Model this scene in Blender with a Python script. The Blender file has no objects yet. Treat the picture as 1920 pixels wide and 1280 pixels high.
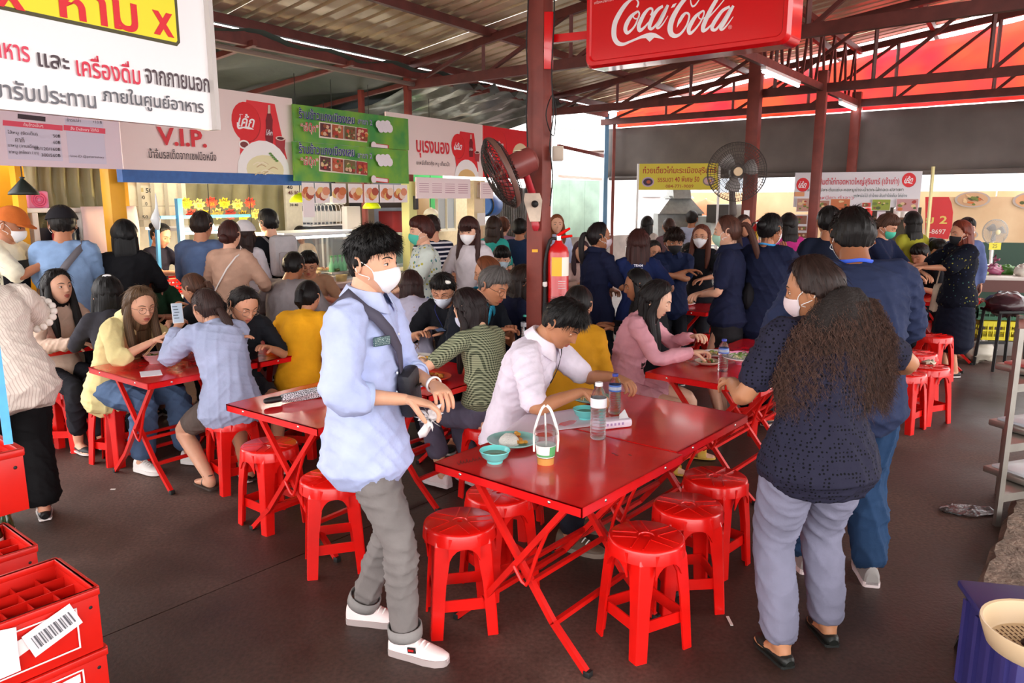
import bpy, bmesh, math, random
import numpy as np
from mathutils import Vector, Matrix
R = math.radians
random.seed(7); RNG = np.random.default_rng(7)
sc = bpy.context.scene; col = sc.collection
# ---------------------------------------------------------------- camera, sky, exposure
F = 1430.0; HZ = 372.0; H = 1.80
TH = math.atan((640-HZ)/F)
cam = bpy.data.objects.new('camera', bpy.data.cameras.new('camera')); col.objects.link(cam)
cam.data.sensor_width = 36; cam.data.lens = 36*F/1920; cam.data.clip_start = .05
cam.location = (0, 0, H); cam.rotation_euler = (math.pi/2-TH, 0, 0); sc.camera = cam
w = bpy.data.worlds.new('overcast_sky'); sc.world = w; w.use_nodes = True
nt = w.node_tree; bg = nt.nodes['Background']
bg.inputs['Color'].default_value = (1.0, .965, .955, 1); bg.inputs['Strength'].default_value = 2.6
sc.view_settings.view_transform = 'Standard'; sc.view_settings.look = 'None'
sc.view_settings.gamma = 1; sc.view_settings.use_curve_mapping = False
sc.view_settings.exposure = 1.15
sun = bpy.data.objects.new('sun_light', bpy.data.lights.new('sun_light', 'SUN')); col.objects.link(sun)
sun.data.energy = 1.5; sun.data.angle = R(20); sun.data.color = (1, .97, .93)
sun.rotation_euler = (R(38), 0, R(-14))      # high hazy sun behind the photographer
sc.cycles.max_bounces = 6; sc.cycles.transparent_max_bounces = 10; sc.cycles.caustics_reflective = False; sc.cycles.caustics_refractive = False

def ray(px, py):
    u = (px-960)/F; v = -(py-640)/F
    return Vector((u, math.cos(TH)+v*math.sin(TH), -math.sin(TH)+v*math.cos(TH)))
def P(px, py, z=0.0):
    d = ray(px, py); t = (z-H)/d.z; return Vector((d.x*t, d.y*t, z))
def D(px, py, y):
    d = ray(px, py); t = y/d.y; return Vector((d.x*t, y, H+d.z*t))
UD = Vector((math.sin(R(33)), math.cos(R(33)), 0))     # along the stall row, away to the right
VD = Vector((-math.sin(R(50)), math.cos(R(50)), 0))    # across the hall, away to the left
ND = Vector((math.cos(R(33)), -math.sin(R(33)), 0))    # out of the stall fronts
Z = Vector((0, 0, 1))
def on_line(px, base, d, z=1.8):      # distance s along a horizontal line base + s*d seen in column px
    k = (px-960)/F; c, s_ = math.cos(TH), math.sin(TH)
    # x = k*(y*c-(z-H)*s)
    return (k*(base.y*c-(z-H)*s_)-base.x)/(d.x-k*d.y*c)
def zat(px, py, q):                   # height of the point above q seen in row py
    t = q.y/ray(px, py).y; return H+ray(px, py).z*t

# ---------------------------------------------------------------- materials
MATS = {}
def srgb(c):
    if isinstance(c, str):
        c = c.lstrip('#'); c = [int(c[i:i+2], 16)/255 for i in (0, 2, 4)]
    return tuple(((x/12.92) if x <= .04045 else ((x+.055)/1.055)**2.4) for x in c)+(1,)
def mat(name, c=None, rough=.6, metal=0, var=0, scale=20, bump=0, bscale=80, coat=0, emit=0, alpha=1, trans=0, ior=1.45, sss=0, c2=None, spec=.5, stretch=None, pat=None):
    if name in MATS: return MATS[name]
    m = bpy.data.materials.new(name); m.use_nodes = True; N = m.node_tree.nodes; L = m.node_tree.links
    b = N['Principled BSDF']; b.inputs['Base Color'].default_value = srgb(c); b.inputs['Roughness'].default_value = rough
    b.inputs['Metallic'].default_value = metal; b.inputs['Specular IOR Level'].default_value = spec
    b.inputs['Coat Weight'].default_value = coat; b.inputs['Coat Roughness'].default_value = .08
    b.inputs['IOR'].default_value = ior; b.inputs['Transmission Weight'].default_value = trans; b.inputs['Alpha'].default_value = alpha
    if sss: b.inputs['Subsurface Weight'].default_value = sss; b.inputs['Subsurface Radius'].default_value = (.012, .005, .003); b.inputs['Subsurface Scale'].default_value = 1
    if emit: b.inputs['Emission Color'].default_value = srgb(c); b.inputs['Emission Strength'].default_value = emit
    tc = N.new('ShaderNodeTexCoord'); co = tc.outputs['Object']
    if stretch:
        mp = N.new('ShaderNodeMapping'); mp.inputs['Scale'].default_value = stretch[:3]; L.new(tc.outputs['UV' if len(stretch) > 3 else 'Object'], mp.inputs[0]); co = mp.outputs[0]
    base = None
    if pat:
        kind, pc, k, wd = pat
        def sepc(s):
            n = N.new('ShaderNodeSeparateXYZ'); L.new(tc.outputs['Object'], n.inputs[0]); return n
        def mth(op, a, bb=None, clamp=False):
            n = N.new('ShaderNodeMath'); n.operation = op; n.use_clamp = clamp
            for i, q in enumerate((a, bb)):
                if q is None: continue
                if isinstance(q, (int, float)): n.inputs[i].default_value = q
                else: L.new(q, n.inputs[i])
            return n.outputs[0]
        s = sepc(0); X, Y, ZZ = s.outputs
        def stripe(v, k, wd): return mth('LESS_THAN', mth('FRACT', mth('MULTIPLY', v, k)), wd)
        if kind == 'hs': f = stripe(ZZ, k, wd)
        elif kind == 'vs': f = stripe(mth('ADD', X, mth('MULTIPLY', Y, .7)), k, wd)
        elif kind == 'check': f = mth('MULTIPLY', mth('ADD', stripe(ZZ, k, wd), stripe(mth('ADD', X, mth('MULTIPLY', Y, .8)), k, wd)), .5)
        elif kind in ('dots', 'flor'):
            v = N.new('ShaderNodeTexVoronoi'); v.inputs['Scale'].default_value = k; L.new(tc.outputs['Object'], v.inputs['Vector'])
            if kind == 'dots': v.inputs['Randomness'].default_value = .25
            f = mth('LESS_THAN', v.outputs['Distance'], wd)
        mx = N.new('ShaderNodeMix'); mx.data_type = 'RGBA'; L.new(f, mx.inputs[0]); mx.inputs[6].default_value = srgb(c)
        if kind == 'flor':
            r2 = N.new('ShaderNodeValToRGB'); v2 = N.new('ShaderNodeSeparateColor'); L.new(v.outputs['Color'], v2.inputs[0]); L.new(v2.outputs[0], r2.inputs[0])
            e = r2.color_ramp.elements; e[0].color = srgb(pc); e[1].color = srgb('#b9b04a'); r2.color_ramp.interpolation = 'CONSTANT'; e[1].position = .5
            q = e.new(.25); q.color = srgb('#5e8f86'); L.new(r2.outputs[0], mx.inputs[7])
        else: mx.inputs[7].default_value = srgb(pc)
        base = mx.outputs[2]; L.new(base, b.inputs['Base Color'])
    if var:
        n = N.new('ShaderNodeTexNoise'); n.inputs['Scale'].default_value = scale; n.inputs['Detail'].default_value = 6; L.new(co, n.inputs['Vector'])
        rp = N.new('ShaderNodeValToRGB'); rp.color_ramp.elements[0].position = .35; rp.color_ramp.elements[1].position = .68
        cc = srgb(c2) if c2 else tuple(min(1, x*(1+var)) for x in srgb(c)[:3])+(1,)
        c1 = srgb(c) if c2 else tuple(x*(1-var) for x in srgb(c)[:3])+(1,)
        rp.color_ramp.elements[0].color = c1; rp.color_ramp.elements[1].color = cc; L.new(n.outputs['Fac'], rp.inputs[0])
        if base is None: L.new(rp.outputs[0], b.inputs['Base Color'])
        else:
            q = N.new('ShaderNodeMix'); q.data_type = 'RGBA'; q.blend_type = 'MULTIPLY'; q.inputs[0].default_value = .5
            L.new(base, q.inputs[6]); L.new(rp.outputs[0], q.inputs[7]); L.new(q.outputs[2], b.inputs['Base Color'])
    if bump:
        n = N.new('ShaderNodeTexNoise'); n.inputs['Scale'].default_value = bscale; n.inputs['Detail'].default_value = 5; L.new(co, n.inputs['Vector'])
        bp = N.new('ShaderNodeBump'); bp.inputs['Strength'].default_value = bump; bp.inputs['Distance'].default_value = .01
        L.new(n.outputs['Fac'], bp.inputs['Height']); L.new(bp.outputs[0], b.inputs['Normal'])
    MATS[name] = m; return m
def cloth(hexc, pat=None, rough=.85):
    return mat('cloth_'+str(hexc)+(str(pat) if pat else ''), hexc, rough, var=.10, scale=9, bump=.35, bscale=26, pat=pat, spec=.2)
def skinm(hexc): return mat('skin_'+hexc, hexc, .48, var=.06, scale=14, sss=.12, spec=.4)
def hairm(hexc): return mat('hair_'+hexc, hexc, .5, var=.45, scale=1, bump=.5, bscale=1, stretch=(70, 2.2, 1, 1), spec=.28)
def plain(hexc, rough=.6, **k): return mat('m_'+hexc+'_%d' % int(rough*100)+''.join(sorted(k)), hexc, rough, **k)
RED = mat('red_plastic', '#dc140e', .26, var=.10, scale=5, bump=.05, bscale=30, coat=.25)
REDT = mat('red_paint', '#d61618', .2, var=.10, scale=6, bump=.04, bscale=12, coat=.4)
REDP = mat('red_tube', '#cc1610', .35, var=.12, scale=9)
BLK = mat('black_rubber', '#141414', .6)
STEEL = mat('brown_steel', '#63302a', .5, var=.22, scale=7, bump=.15, bscale=25)
POLE = mat('pole_paint', '#7b362c', .5, var=.2, scale=5, bump=.2, bscale=18)
MET = mat('grey_metal', '#a8a49c', .35, metal=.8, var=.15, scale=5)
WHT = mat('white_plastic', '#e9e6e2', .45, var=.03)
CHROME = mat('bolt_metal', '#d8d4d0', .25, metal=1)

# ---------------------------------------------------------------- mesh collector
class MB:
    def __init__(s): s.v = []; s.f = []; s.m = []; s.uv = []; s.mats = []
    def mi(s, m):
        if m not in s.mats: s.mats.append(m)
        return s.mats.index(m)
    def add(s, v, f, m=None, uv=None):
        o = len(s.v); s.v.extend([tuple(p) for p in v]); s.f.extend([tuple(i+o for i in q) for q in f])
        k = s.mi(m) if m else 0
        s.m.extend([k]*len(f)); s.uv.extend(uv if uv is not None else [(0, 0)]*len(v)); return s
    def box(s, c, size, rot=None, m=None, bev=0):
        x, y, z = [q/2 for q in size]; M = rot.to_3x3() if rot is not None else Matrix.Identity(3); c = Vector(c)
        if not bev:
            vs = [M@Vector((a*x, b*y, d*z))+c for a in (-1, 1) for b in (-1, 1) for d in (-1, 1)]
            return s.add(vs, [(0, 1, 3, 2), (4, 6, 7, 5), (0, 4, 5, 1), (2, 3, 7, 6), (0, 2, 6, 4), (1, 5, 7, 3)], m)
        b = bmesh.new(); bmesh.ops.create_cube(b, size=1)
        for v in b.verts: v.co = Vector((v.co.x*size[0], v.co.y*size[1], v.co.z*size[2]))
        bmesh.ops.bevel(b, geom=b.edges[:]+b.verts[:], offset=bev, segments=2, profile=.5, affect='EDGES')
        b.verts.index_update(); s.add([M@v.co+c for v in b.verts], [[v.index for v in f.verts] for f in b.faces], m); b.free(); return s
    def bar(s, a, b, wd, dp=None, up=Z, m=None, bev=0):
        a = Vector(a); b = Vector(b); d = b-a; L = d.length; d.normalize(); x = d.cross(up)
        if x.length < 1e-4: x = d.cross(Vector((1, 0, 0)))
        x.normalize(); z = x.cross(d); M = Matrix((x, d, z)).transposed()
        return s.box((a+b)/2, (wd, L, dp or wd), M, m, bev)
    def tube(s, pts, ra, rb=None, lat=None, n=10, m=None, cap=True, sub=3, ridge=None, twist=0):
        v, f, uv = tube_geo(pts, ra, rb, lat, n, cap, sub, ridge); return s.add(v, f, m, uv)
    def lathe(s, prof, n=24, c=(0, 0, 0), m=None, M=None, sx=1, sy=1):
        c = Vector(c); v = []; k = len(prof)
        for i in range(n):
            a = 2*math.pi*i/n
            for r, z in prof:
                p = Vector((r*math.cos(a)*sx, r*math.sin(a)*sy, z)); v.append((M@p if M else p)+c)
        f = [(i*k+j, ((i+1) % n)*k+j, ((i+1) % n)*k+j+1, i*k+j+1) for i in range(n) for j in range(k-1)]
        return s.add(v, f, m)
    def ell(s, c, r, m=None, n=12, k=8, M=None):
        prof = [(math.sin(math.pi*j/k), -math.cos(math.pi*j/k)) for j in range(k+1)]
        v = []; c = Vector(c)
        for i in range(n):
            a = 2*math.pi*i/n
            for q, z in prof:
                p = Vector((q*math.cos(a)*r[0], q*math.sin(a)*r[1], z*r[2])); v.append((M@p if M else p)+c)
        kk = k+1
        return s.add(v, [(i*kk+j, ((i+1) % n)*kk+j, ((i+1) % n)*kk+j+1, i*kk+j+1) for i in range(n) for j in range(k)], m)
    def prism(s, poly, O, X, Y, d, m=None):       # polygon in plane (X, Y), extruded d along X x Y
        O = Vector(O); Nn = Vector(X).cross(Vector(Y)).normalized()*d; n = len(poly)
        v = [O+Vector(X)*a+Vector(Y)*b for a, b in poly]; v += [p+Nn for p in v]
        f = [tuple(range(n-1, -1, -1)), tuple(range(n, 2*n))]+[(i, (i+1) % n, (i+1) % n+n, i+n) for i in range(n)]
        return s.add(v, f, m)
    def build(s, name, m=None, parent=None, loc=None, rz=0, smooth=True, kind=None, merge=False):
        me = bpy.data.meshes.new(name); me.from_pydata(s.v, [], s.f)
        mats = [x for x in s.mats]
        if m is not None and not mats: mats = [m]
        for x in mats: me.materials.append(x)
        if len(mats) > 1: me.polygons.foreach_set('material_index', s.m)
        if any(s.uv[i] != (0, 0) for i in range(0, len(s.uv), max(1, len(s.uv)//50))):
            ul = me.uv_layers.new(name='UVMap'); li = np.zeros(len(me.loops), dtype=np.int32); me.loops.foreach_get('vertex_index', li)
            ul.data.foreach_set('uv', np.array(s.uv, dtype=np.float32)[li].ravel())
        if smooth:
            me.polygons.foreach_set('use_smooth', [True]*len(me.polygons))
            try: me.set_sharp_from_angle(angle=R(38))
            except Exception: pass
        me.validate(); me.update()
        o = bpy.data.objects.new(name, me); col.objects.link(o)
        if parent is not None: o.parent = parent
        if loc is not None: o.location = loc
        if rz: o.rotation_euler.z = rz
        if kind: o['kind'] = kind
        return o
def tube_geo(pts, ra, rb=None, lat=None, n=10, cap=True, sub=3, ridge=None):
    pts = [Vector(p) for p in pts]; k = len(pts)
    if not hasattr(ra, '__len__'): ra = [ra]*k
    if rb is None: rb = ra
    if not hasattr(rb, '__len__'): rb = [rb]*k
    Pn, A, B = [], [], []
    for i in range(k-1):
        p0 = pts[max(i-1, 0)]; p1 = pts[i]; p2 = pts[i+1]; p3 = pts[min(i+2, k-1)]
        st = sub if k > 2 else 1
        for j in range(st):
            t = j/st; t2 = t*t; t3 = t2*t
            Pn.append(.5*((2*p1)+(p2-p0)*t+(2*p0-5*p1+4*p2-p3)*t2+(3*p1-p0-3*p2+p3)*t3))
            A.append(ra[i]+(ra[i+1]-ra[i])*t); B.append(rb[i]+(rb[i+1]-rb[i])*t)
    Pn.append(pts[-1]); A.append(ra[-1]); B.append(rb[-1])
    if cap:
        d0 = (Pn[0]-Pn[1]).normalized(); d1 = (Pn[-1]-Pn[-2]).normalized()
        Pn = [Pn[0]+d0*min(A[0], B[0])*.45]+Pn+[Pn[-1]+d1*min(A[-1], B[-1])*.45]
        A = [A[0]*.7]+A+[A[-1]*.7]; B = [B[0]*.7]+B+[B[-1]*.7]
    v = []; uv = []; K = len(Pn); x = Vector(lat) if lat is not None else None; acc = 0
    for i in range(K):
        d = (Pn[min(i+1, K-1)]-Pn[max(i-1, 0)]).normalized()
        if x is None: x = d.cross(Vector((0, 0, 1))) if abs(d.z) < .9 else d.cross(Vector((0, 1, 0)))
        xx = (x-d*x.dot(d)); 
        if xx.length < 1e-5: xx = d.orthogonal()
        xx.normalize(); yy = d.cross(xx)
        if lat is None: x = xx
        if i: acc += (Pn[i]-Pn[i-1]).length
        for j in range(n):
            a = 2*math.pi*j/n; q = 1 if ridge is None else ridge(a, acc)
            v.append(Pn[i]+xx*(math.cos(a)*A[i]*q)+yy*(math.sin(a)*B[i]*q)); uv.append((j/n+.001, acc))
    f = [(i*n+j, i*n+(j+1) % n, (i+1)*n+(j+1) % n, (i+1)*n+j) for i in range(K-1) for j in range(n)]
    if cap: f += [tuple(range(n-1, -1, -1)), tuple((K-1)*n+j for j in range(n))]
    return v, f, uv
def empty(name, label, cat, loc=(0, 0, 0), rz=0, group=None):
    o = bpy.data.objects.new(name, None); o.empty_display_size = .1; col.objects.link(o); o.location = loc; o.rotation_euler.z = rz
    return tag(o, label, cat, group)
def tag(o, label, cat, group=None, kind=None):
    o['label'] = label; o['category'] = cat
    if group: o['group'] = group
    if kind: o['kind'] = kind
    return o
def struct(o): o['kind'] = 'structure'; return o
def copy_tree(o, parent=None):
    c = o.copy(); col.objects.link(c)
    if parent is not None: c.parent = parent
    for ch in KIDS.get(o.name, []): copy_tree(ch, c)
    return c
KIDS = {}
def index_kids(root):
    for o in bpy.data.objects:
        if o.parent: KIDS.setdefault(o.parent.name, [])
    KIDS.clear()
    for o in bpy.data.objects:
        if o.parent: KIDS.setdefault(o.parent.name, []).append(o)
# ---------------------------------------------------------------- deferred writing (all text converted in one pass)
TEXTS = []
def text(s, O, X, Y, m, parent, hgt=None, width=None, bold=0, name='lettering', shear=0, align='CENTER'):
    """writing centred on O in the plane of X (reading direction) and Y (up); X, Y unit vectors; in the parent's space"""
    c = bpy.data.curves.new(name, 'FONT'); c.body = s; c.align_x = align; c.align_y = 'CENTER'; c.offset = bold; c.resolution_u = 2; c.shear = shear
    o = bpy.data.objects.new(name, c); col.objects.link(o)
    TEXTS.append((o, Vector(O), Vector(X), Vector(Y), m, parent, hgt, width, name)); return o
def flush_texts():
    dg = bpy.context.evaluated_depsgraph_get()
    out = []
    for (o, O, X, Y, m, parent, hgt, width, name) in TEXTS:
        me = bpy.data.meshes.new_from_object(o.evaluated_get(dg)); out.append(me)
    for (o, O, X, Y, m, parent, hgt, width, name), me in zip(TEXTS, out):
        n = len(me.vertices)
        if n == 0: bpy.data.objects.remove(o); continue
        a = np.zeros(n*3, dtype=np.float32); me.vertices.foreach_get('co', a); a = a.reshape(-1, 3)
        w_ = a[:, 0].max()-a[:, 0].min(); h_ = a[:, 1].max()-a[:, 1].min()
        sx = (width/w_) if width else (hgt/h_); sy = (hgt/h_) if hgt else sx
        cx = (a[:, 0].max()+a[:, 0].min())/2; cy = (a[:, 1].max()+a[:, 1].min())/2
        Nn = X.cross(Y)
        b = np.array(O)[None]+np.outer((a[:, 0]-cx)*sx, np.array(X))+np.outer((a[:, 1]-cy)*sy, np.array(Y))+np.array(Nn)[None]*.002
        me.vertices.foreach_set('co', b.astype(np.float32).ravel()); me.materials.clear(); me.materials.append(m); me.update()
        q = bpy.data.objects.new(name, me); col.objects.link(q)
        if parent is not None: q.parent = parent
        bpy.data.objects.remove(o)
    TEXTS.clear()
# ---------------------------------------------------------------- deferred voxel union of tubes -> one skin
JOBS = []
def soft(mb, vox, it=3):
    me = bpy.data.meshes.new('t'); me.from_pydata(mb.v, [], mb.f); o = bpy.data.objects.new('t', me); col.objects.link(o)
    r = o.modifiers.new('r', 'REMESH'); r.mode = 'VOXEL'; r.voxel_size = vox
    if it: q = o.modifiers.new('s', 'SMOOTH'); q.iterations = it; q.factor = .5
    return o
def mesh_arrays(me):
    n = len(me.vertices); a = np.zeros(n*3, dtype=np.float32); me.vertices.foreach_get('co', a)
    return a.reshape(-1, 3).astype(float)
def wrinkle(me, amp, seed=0, k=16):
    n = len(me.vertices)
    if not n or not amp: return
    a = mesh_arrays(me); no = np.zeros(n*3, dtype=np.float32); me.vertices.foreach_get('normal', no); no = no.reshape(-1, 3)
    g = np.random.default_rng(seed); d = np.zeros(n)
    for i in range(5):
        kv = g.normal(size=3); kv /= np.linalg.norm(kv); kv[2] *= 1.5; q = k*(1+.7*i)
        wv = g.normal(size=3)*k*.35
        s_ = np.sin(a@(kv*q)+2.2*np.sin(a@wv+g.random()*6)+g.random()*6)
        m_ = .5+.5*np.sin(a@(g.normal(size=3)*6)+g.random()*6)
        d += ((1-np.abs(s_))**2.5-.25)*m_
    a += no*(d*amp*.62)[:, None]
    me.vertices.foreach_set('co', a.astype(np.float32).ravel()); me.update()
# ================================================================ people
HA, HB, HC_ = .076, .096, .113
def sst(a, b, x): t = np.clip((x-a)/(b-a), 0, 1); return t*t*(3-2*t)
def gss(x, s): return np.exp(-(x/s)**2)
def head_base(dx, dy, dz):
    x = HA*dx; y = HB*dy; z = HC_*dz
    t = np.clip(-z/HC_, 0, 1)
    x = x*(1-.36*t**2.2); x = x*(1+.05*gss(z-.03, .05))
    y = np.where(y > 0, y*(.94), y*(1-.50*t**1.1)); y = y+np.where(dy > 0, .016*sst(.2, .95, t)*np.clip(dy*3, 0, 1), 0)
    y = np.where(dy < 0, y*(1+.06*gss(z-.02, .05)), y)
    return x, y, z
def head_grid(nu, nv, feat=1.0):
    u = np.linspace(-math.pi, math.pi, nu, endpoint=False); ph = u-.55*np.sin(u)
    la = np.linspace(-1, 1, nv); la = math.pi/2*(la*.86+.14*la**3)
    PH, LA = np.meshgrid(ph, la, indexing='ij')
    dx = np.sin(PH)*np.cos(LA); dy = np.cos(PH)*np.cos(LA); dz = np.sin(LA)
    x, y, z = head_base(dx, dy, dz)
    f = (dy > 0)*np.clip(dy*2.5, 0, 1)*feat
    nose = gss(x, .0115)*np.where(z > -.024, sst(.026, -.022, -z*-1) if False else np.clip((.024-z)/.048, 0, 1)**1.15, np.clip((z+.037)/.013, 0, 1))
    y = y+f*(.021*nose+.007*gss(np.abs(x)-.012, .007)*gss(z+.026, .008))
    y = y-f*.011*gss(np.abs(x)-.031, .016)*gss(z-.006, .013)
    y = y+f*.0045*gss(z-.030, .009)*gss(x, .05)
    y = y+f*.0075*gss(x, .019)*(gss(z+.052, .0055)+.95*gss(z+.0645, .006))-f*.003*gss(z+.058, .0025)*gss(x, .02)
    y = y+f*.006*gss(x, .02)*gss(z+.093, .013)-f*.004*gss(z+.077, .007)*gss(x, .03)
    y = y+f*.004*gss(np.abs(x)-.042, .016)*gss(z+.018, .018)
    faces = []
    for i in range(nu):
        for j in range(nv-1):
            i2 = (i+1) % nu; faces.append((i*nv+j, i2*nv+j, i2*nv+j+1, i*nv+j+1))
    V = np.stack([x, y, z], -1).reshape(-1, 3)
    return V, faces, PH.ravel(), LA.ravel(), np.stack([dx, dy, dz], -1).reshape(-1, 3)
HEADS = {0: head_grid(64, 58), 1: head_grid(44, 36), 2: head_grid(30, 22)}
def yface(x, z):
    q = 1-(x/(HA*(1-.2*max(0, -z/HC_)**2)))**2-(z/HC_)**2
    return HB*.94*math.sqrt(max(q, .02))+(.012*max(0, -z/HC_) if z < 0 else 0)
def add_head(mb, M, sk, lod, p):
    V, Fc, PH, LA, Dn = HEADS[lod]
    lipm = mat('lips_'+p['lip'], p['lip'], .4); 
    vv = [M@Vector(q) for q in V]
    a = [];  b = []
    for f in Fc:
        c = V[f[0]]
        lip = lod < 2 and c[1] > .06 and abs(c[0]) < .021*(1-abs(c[2]+.058)/.02) and -.071 < c[2] < -.046
        (b if lip else a).append(f)
    o = len(mb.v); mb.add(vv, a, sk); k = mb.mi(lipm)
    mb.f.extend([tuple(i+o for i in f) for f in b]); mb.m.extend([k]*len(b))
    if lod < 2 or True:
        ew = mat('eye_white', '#d9d2cb', .25); ei = mat('eye_dark', '#1a0f0a', .15); lash = mat('lash', '#15100d', .7)
        down = p.get('down', 0)
        for s in (-1, 1):
            ex, ey, ez = s*.031, yface(.031, .006)-.0145, .006
            n = 10 if lod == 0 else 6
            mb.ell(M@Vector((ex, ey, ez)), (.0118*p['hs'],)*3, ew, n, n-2, M.to_3x3().normalized())
            if not down: mb.ell(M@Vector((ex-.001+p.get('gaze', 0)*.004, ey+.0085, ez-.0005)), (.0056, .0046, .0056), ei, n, n-2, M.to_3x3().normalized())
            # upper and lower lids
            for (z0, z1) in ((.0045, .016), (-.016, -.0050)) if not down else ((-.004, .016), (-.016, -.0045)):
                vs = []; nn = 9; mm = 4
                for i in range(nn):
                    aa = -1.35+2.7*i/(nn-1)
                    for j in range(mm+1):
                        zz = z0+(z1-z0)*j/mm; rr = math.sqrt(max(.0132**2-min(abs(zz), .0129)**2, 0))
                        zz += -.0035*abs(math.sin(aa))*(1 if z0 > -.01 and z1 > 0 else -.5)
                        vs.append(M@Vector((ex+math.sin(aa)*rr, ey+math.cos(aa)*rr, ez+zz)))
                mb.add(vs, [(i*(mm+1)+j, (i+1)*(mm+1)+j, (i+1)*(mm+1)+j+1, i*(mm+1)+j+1) for i in range(nn-1) for j in range(mm)], sk)
            zl = .0045 if not down else -.0035
            pts = [M@Vector((ex+math.sin(t)*.0125, ey+math.cos(t)*.0128, ez+zl-.0035*abs(math.sin(t)))) for t in (-1.3, -.65, 0, .65, 1.3)]
            mb.tube(pts, [.0006, .0011, .0014, .0012, .0006], n=4, m=lash, sub=2)
            bz = .029
            pts = [M@Vector((s*bx, yface(bx, zz)+.0035, zz)) for bx, zz in ((.012, bz-.003), (.024, bz+.002), (.036, bz+.003), (.050, bz-.003))]
            mb.tube(pts, [.0018, .0034, .0030, .0012], [.0012, .0016, .0016, .001], lat=M.to_3x3()@Vector((0, 0, 1)), n=6, m=mat('brow_'+p['brow'], p['brow'], .8), sub=2)
    for s in (-1, 1):   # ears
        E0 = Vector((s*.0735, -.008, -.004)); pts = []
        for t in np.linspace(-.4, 4.6, 9):
            pts.append(M@(E0+Vector((s*(.004+.009*(math.cos(t) < .3)), -.013-.016*math.cos(t)*-1*-1+.002, .028*math.sin(t)+.004))))
        mb.tube(pts, .0048*p['hs'], n=6, m=sk, sub=2)
        mb.ell(M@(E0+Vector((s*.003, -.012, -.002))), (.006, .015, .025), sk, 8, 6, M.to_3x3())
def hand_geo(mb, wrist, fdir, pdir, s, side, curl, sk, lod, point=0):
    """wrist point, finger direction, palm normal; side +1 right / -1 left"""
    f = Vector(fdir).normalized(); p = Vector(pdir); p = (p-f*p.dot(f)).normalized(); lat = f.cross(p).normalized()
    # thumb side: for the right hand with palm down and fingers forward the thumb points left
    th = lat*(-side)
    if lod == 2:
        n = 6
    else: n = 8
    def W(a, b, c): return Vector(wrist)+(f*a+th*b+p*c)*s
    mb.tube([W(-.01, 0, 0), W(.03, .004, 0), W(.065, .002, .002), W(.09, 0, .004)], [.024*s, .034*s, .041*s, .038*s], [.019*s, .017*s, .014*s, .011*s], lat=th, n=n+2, m=sk, sub=2)
    c1 = curl
    for i, (off, L, r) in enumerate(((.029, .074, .0088), (.0095, .082, .0090), (-.010, .076, .0086), (-.029, .060, .0075))):
        a0 = c1*.55+(.10*i if curl > .3 else .03*i); a = a0; pt = W(.088-(.006 if i in (0, 3) else 0), off, .003); pts = [W(.07, off*.9, .003), pt]
        if point and i == 0: a = .1
        for k, seg in enumerate((.45, .31, .24)):
            d = f*math.cos(a)+p*math.sin(a)+th*(off*1.2); pt = pt+d*(L*seg*s); pts.append(pt); a += c1*.8
        mb.tube(pts, [r*s, r*s*1.05, r*s, r*s*.92, r*s*.72], n=n, m=sk, sub=2)
    b0 = W(.018, .024, .004); d1 = (f*.62+th*.62+p*(.25+.5*curl)).normalized(); d2 = (f*.85+th*(.30-.5*curl)+p*(.25+.8*curl)).normalized()
    mb.tube([W(.0, .010, .002), b0, b0+d1*.036*s, b0+(d1*.036+d2*.030)*s, b0+(d1*.036+d2*.056)*s], [.012*s, .0145*s, .0112*s, .0102*s, .0078*s], n=n, m=sk, sub=2)
def strand_mesh(mb, pts_list, wd, m):
    for pts in pts_list:
        k = len(pts); v = []; uv = []
        for i, q in enumerate(pts):
            d = (pts[min(i+1, k-1)]-pts[max(i-1, 0)]); x = d.cross(Vector((.3, .8, .5))); 
            if x.length < 1e-6: x = Vector((1, 0, 0))
            x.normalize(); ww = wd*(1-.75*(i/(k-1))**2)
            v += [q-x*ww, q+x*ww]; uv += [(.5, i/k)]*2
        mb.add(v, [(2*i, 2*i+1, 2*i+3, 2*i+2) for i in range(k-1)], m, uv)
def scalp(PH, z, fringe, nape):
    a = np.abs(PH)*180/math.pi
    zl = np.interp(a, [0, 35, 62, 80, 100, 125, 180], [fringe, fringe-.008, (fringe+.024)/2, -.004, -.012, nape+.01, nape])
    return sst(-.006, .010, z-zl)
def hair_cap(M, m, lod, style, top=.024, side=.010, fringe=.062, nape=-.075, rag=.003, seed=0, front=0):
    V, Fc, PH, LA, Dn = HEADS[lod]
    msk = scalp(PH, V[:, 2], fringe, nape)
    ed_ = sst(.0, .034, V[:, 2]-np.interp(np.abs(PH)*180/math.pi, [0, 35, 62, 80, 100, 180], [fringe, fringe, (fringe+.03)/2, -.004, -.05, -.2]))
    th = (side+(top-side)*sst(.0, .10, V[:, 2]))*(.45+.55*ed_)+front*sst(.3, .9, Dn[:, 1])*sst(.03, .08, V[:, 2])
    g = np.random.default_rng(seed); w1, w2 = g.random(2)*6
    cl = rag*(np.sin(PH*17+w1+2*np.sin(V[:, 2]*40))+.7*np.sin(PH*41+w2+V[:, 2]*60))*(.4+.6*msk)*np.cos(LA)
    off = -.012+(th+.012)*msk+cl
    W = V+Dn*off[:, None]
    keep = msk > -.1
    mb = MB(); ff = [f for f in Fc if max(msk[i] for i in f) > .02]
    mb.add([M@Vector(q) for q in W], ff, m, uv=[(a/6.28+.5, l/2) for a, l in zip(PH, LA)])
    return mb, W, msk, Dn, PH
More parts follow.
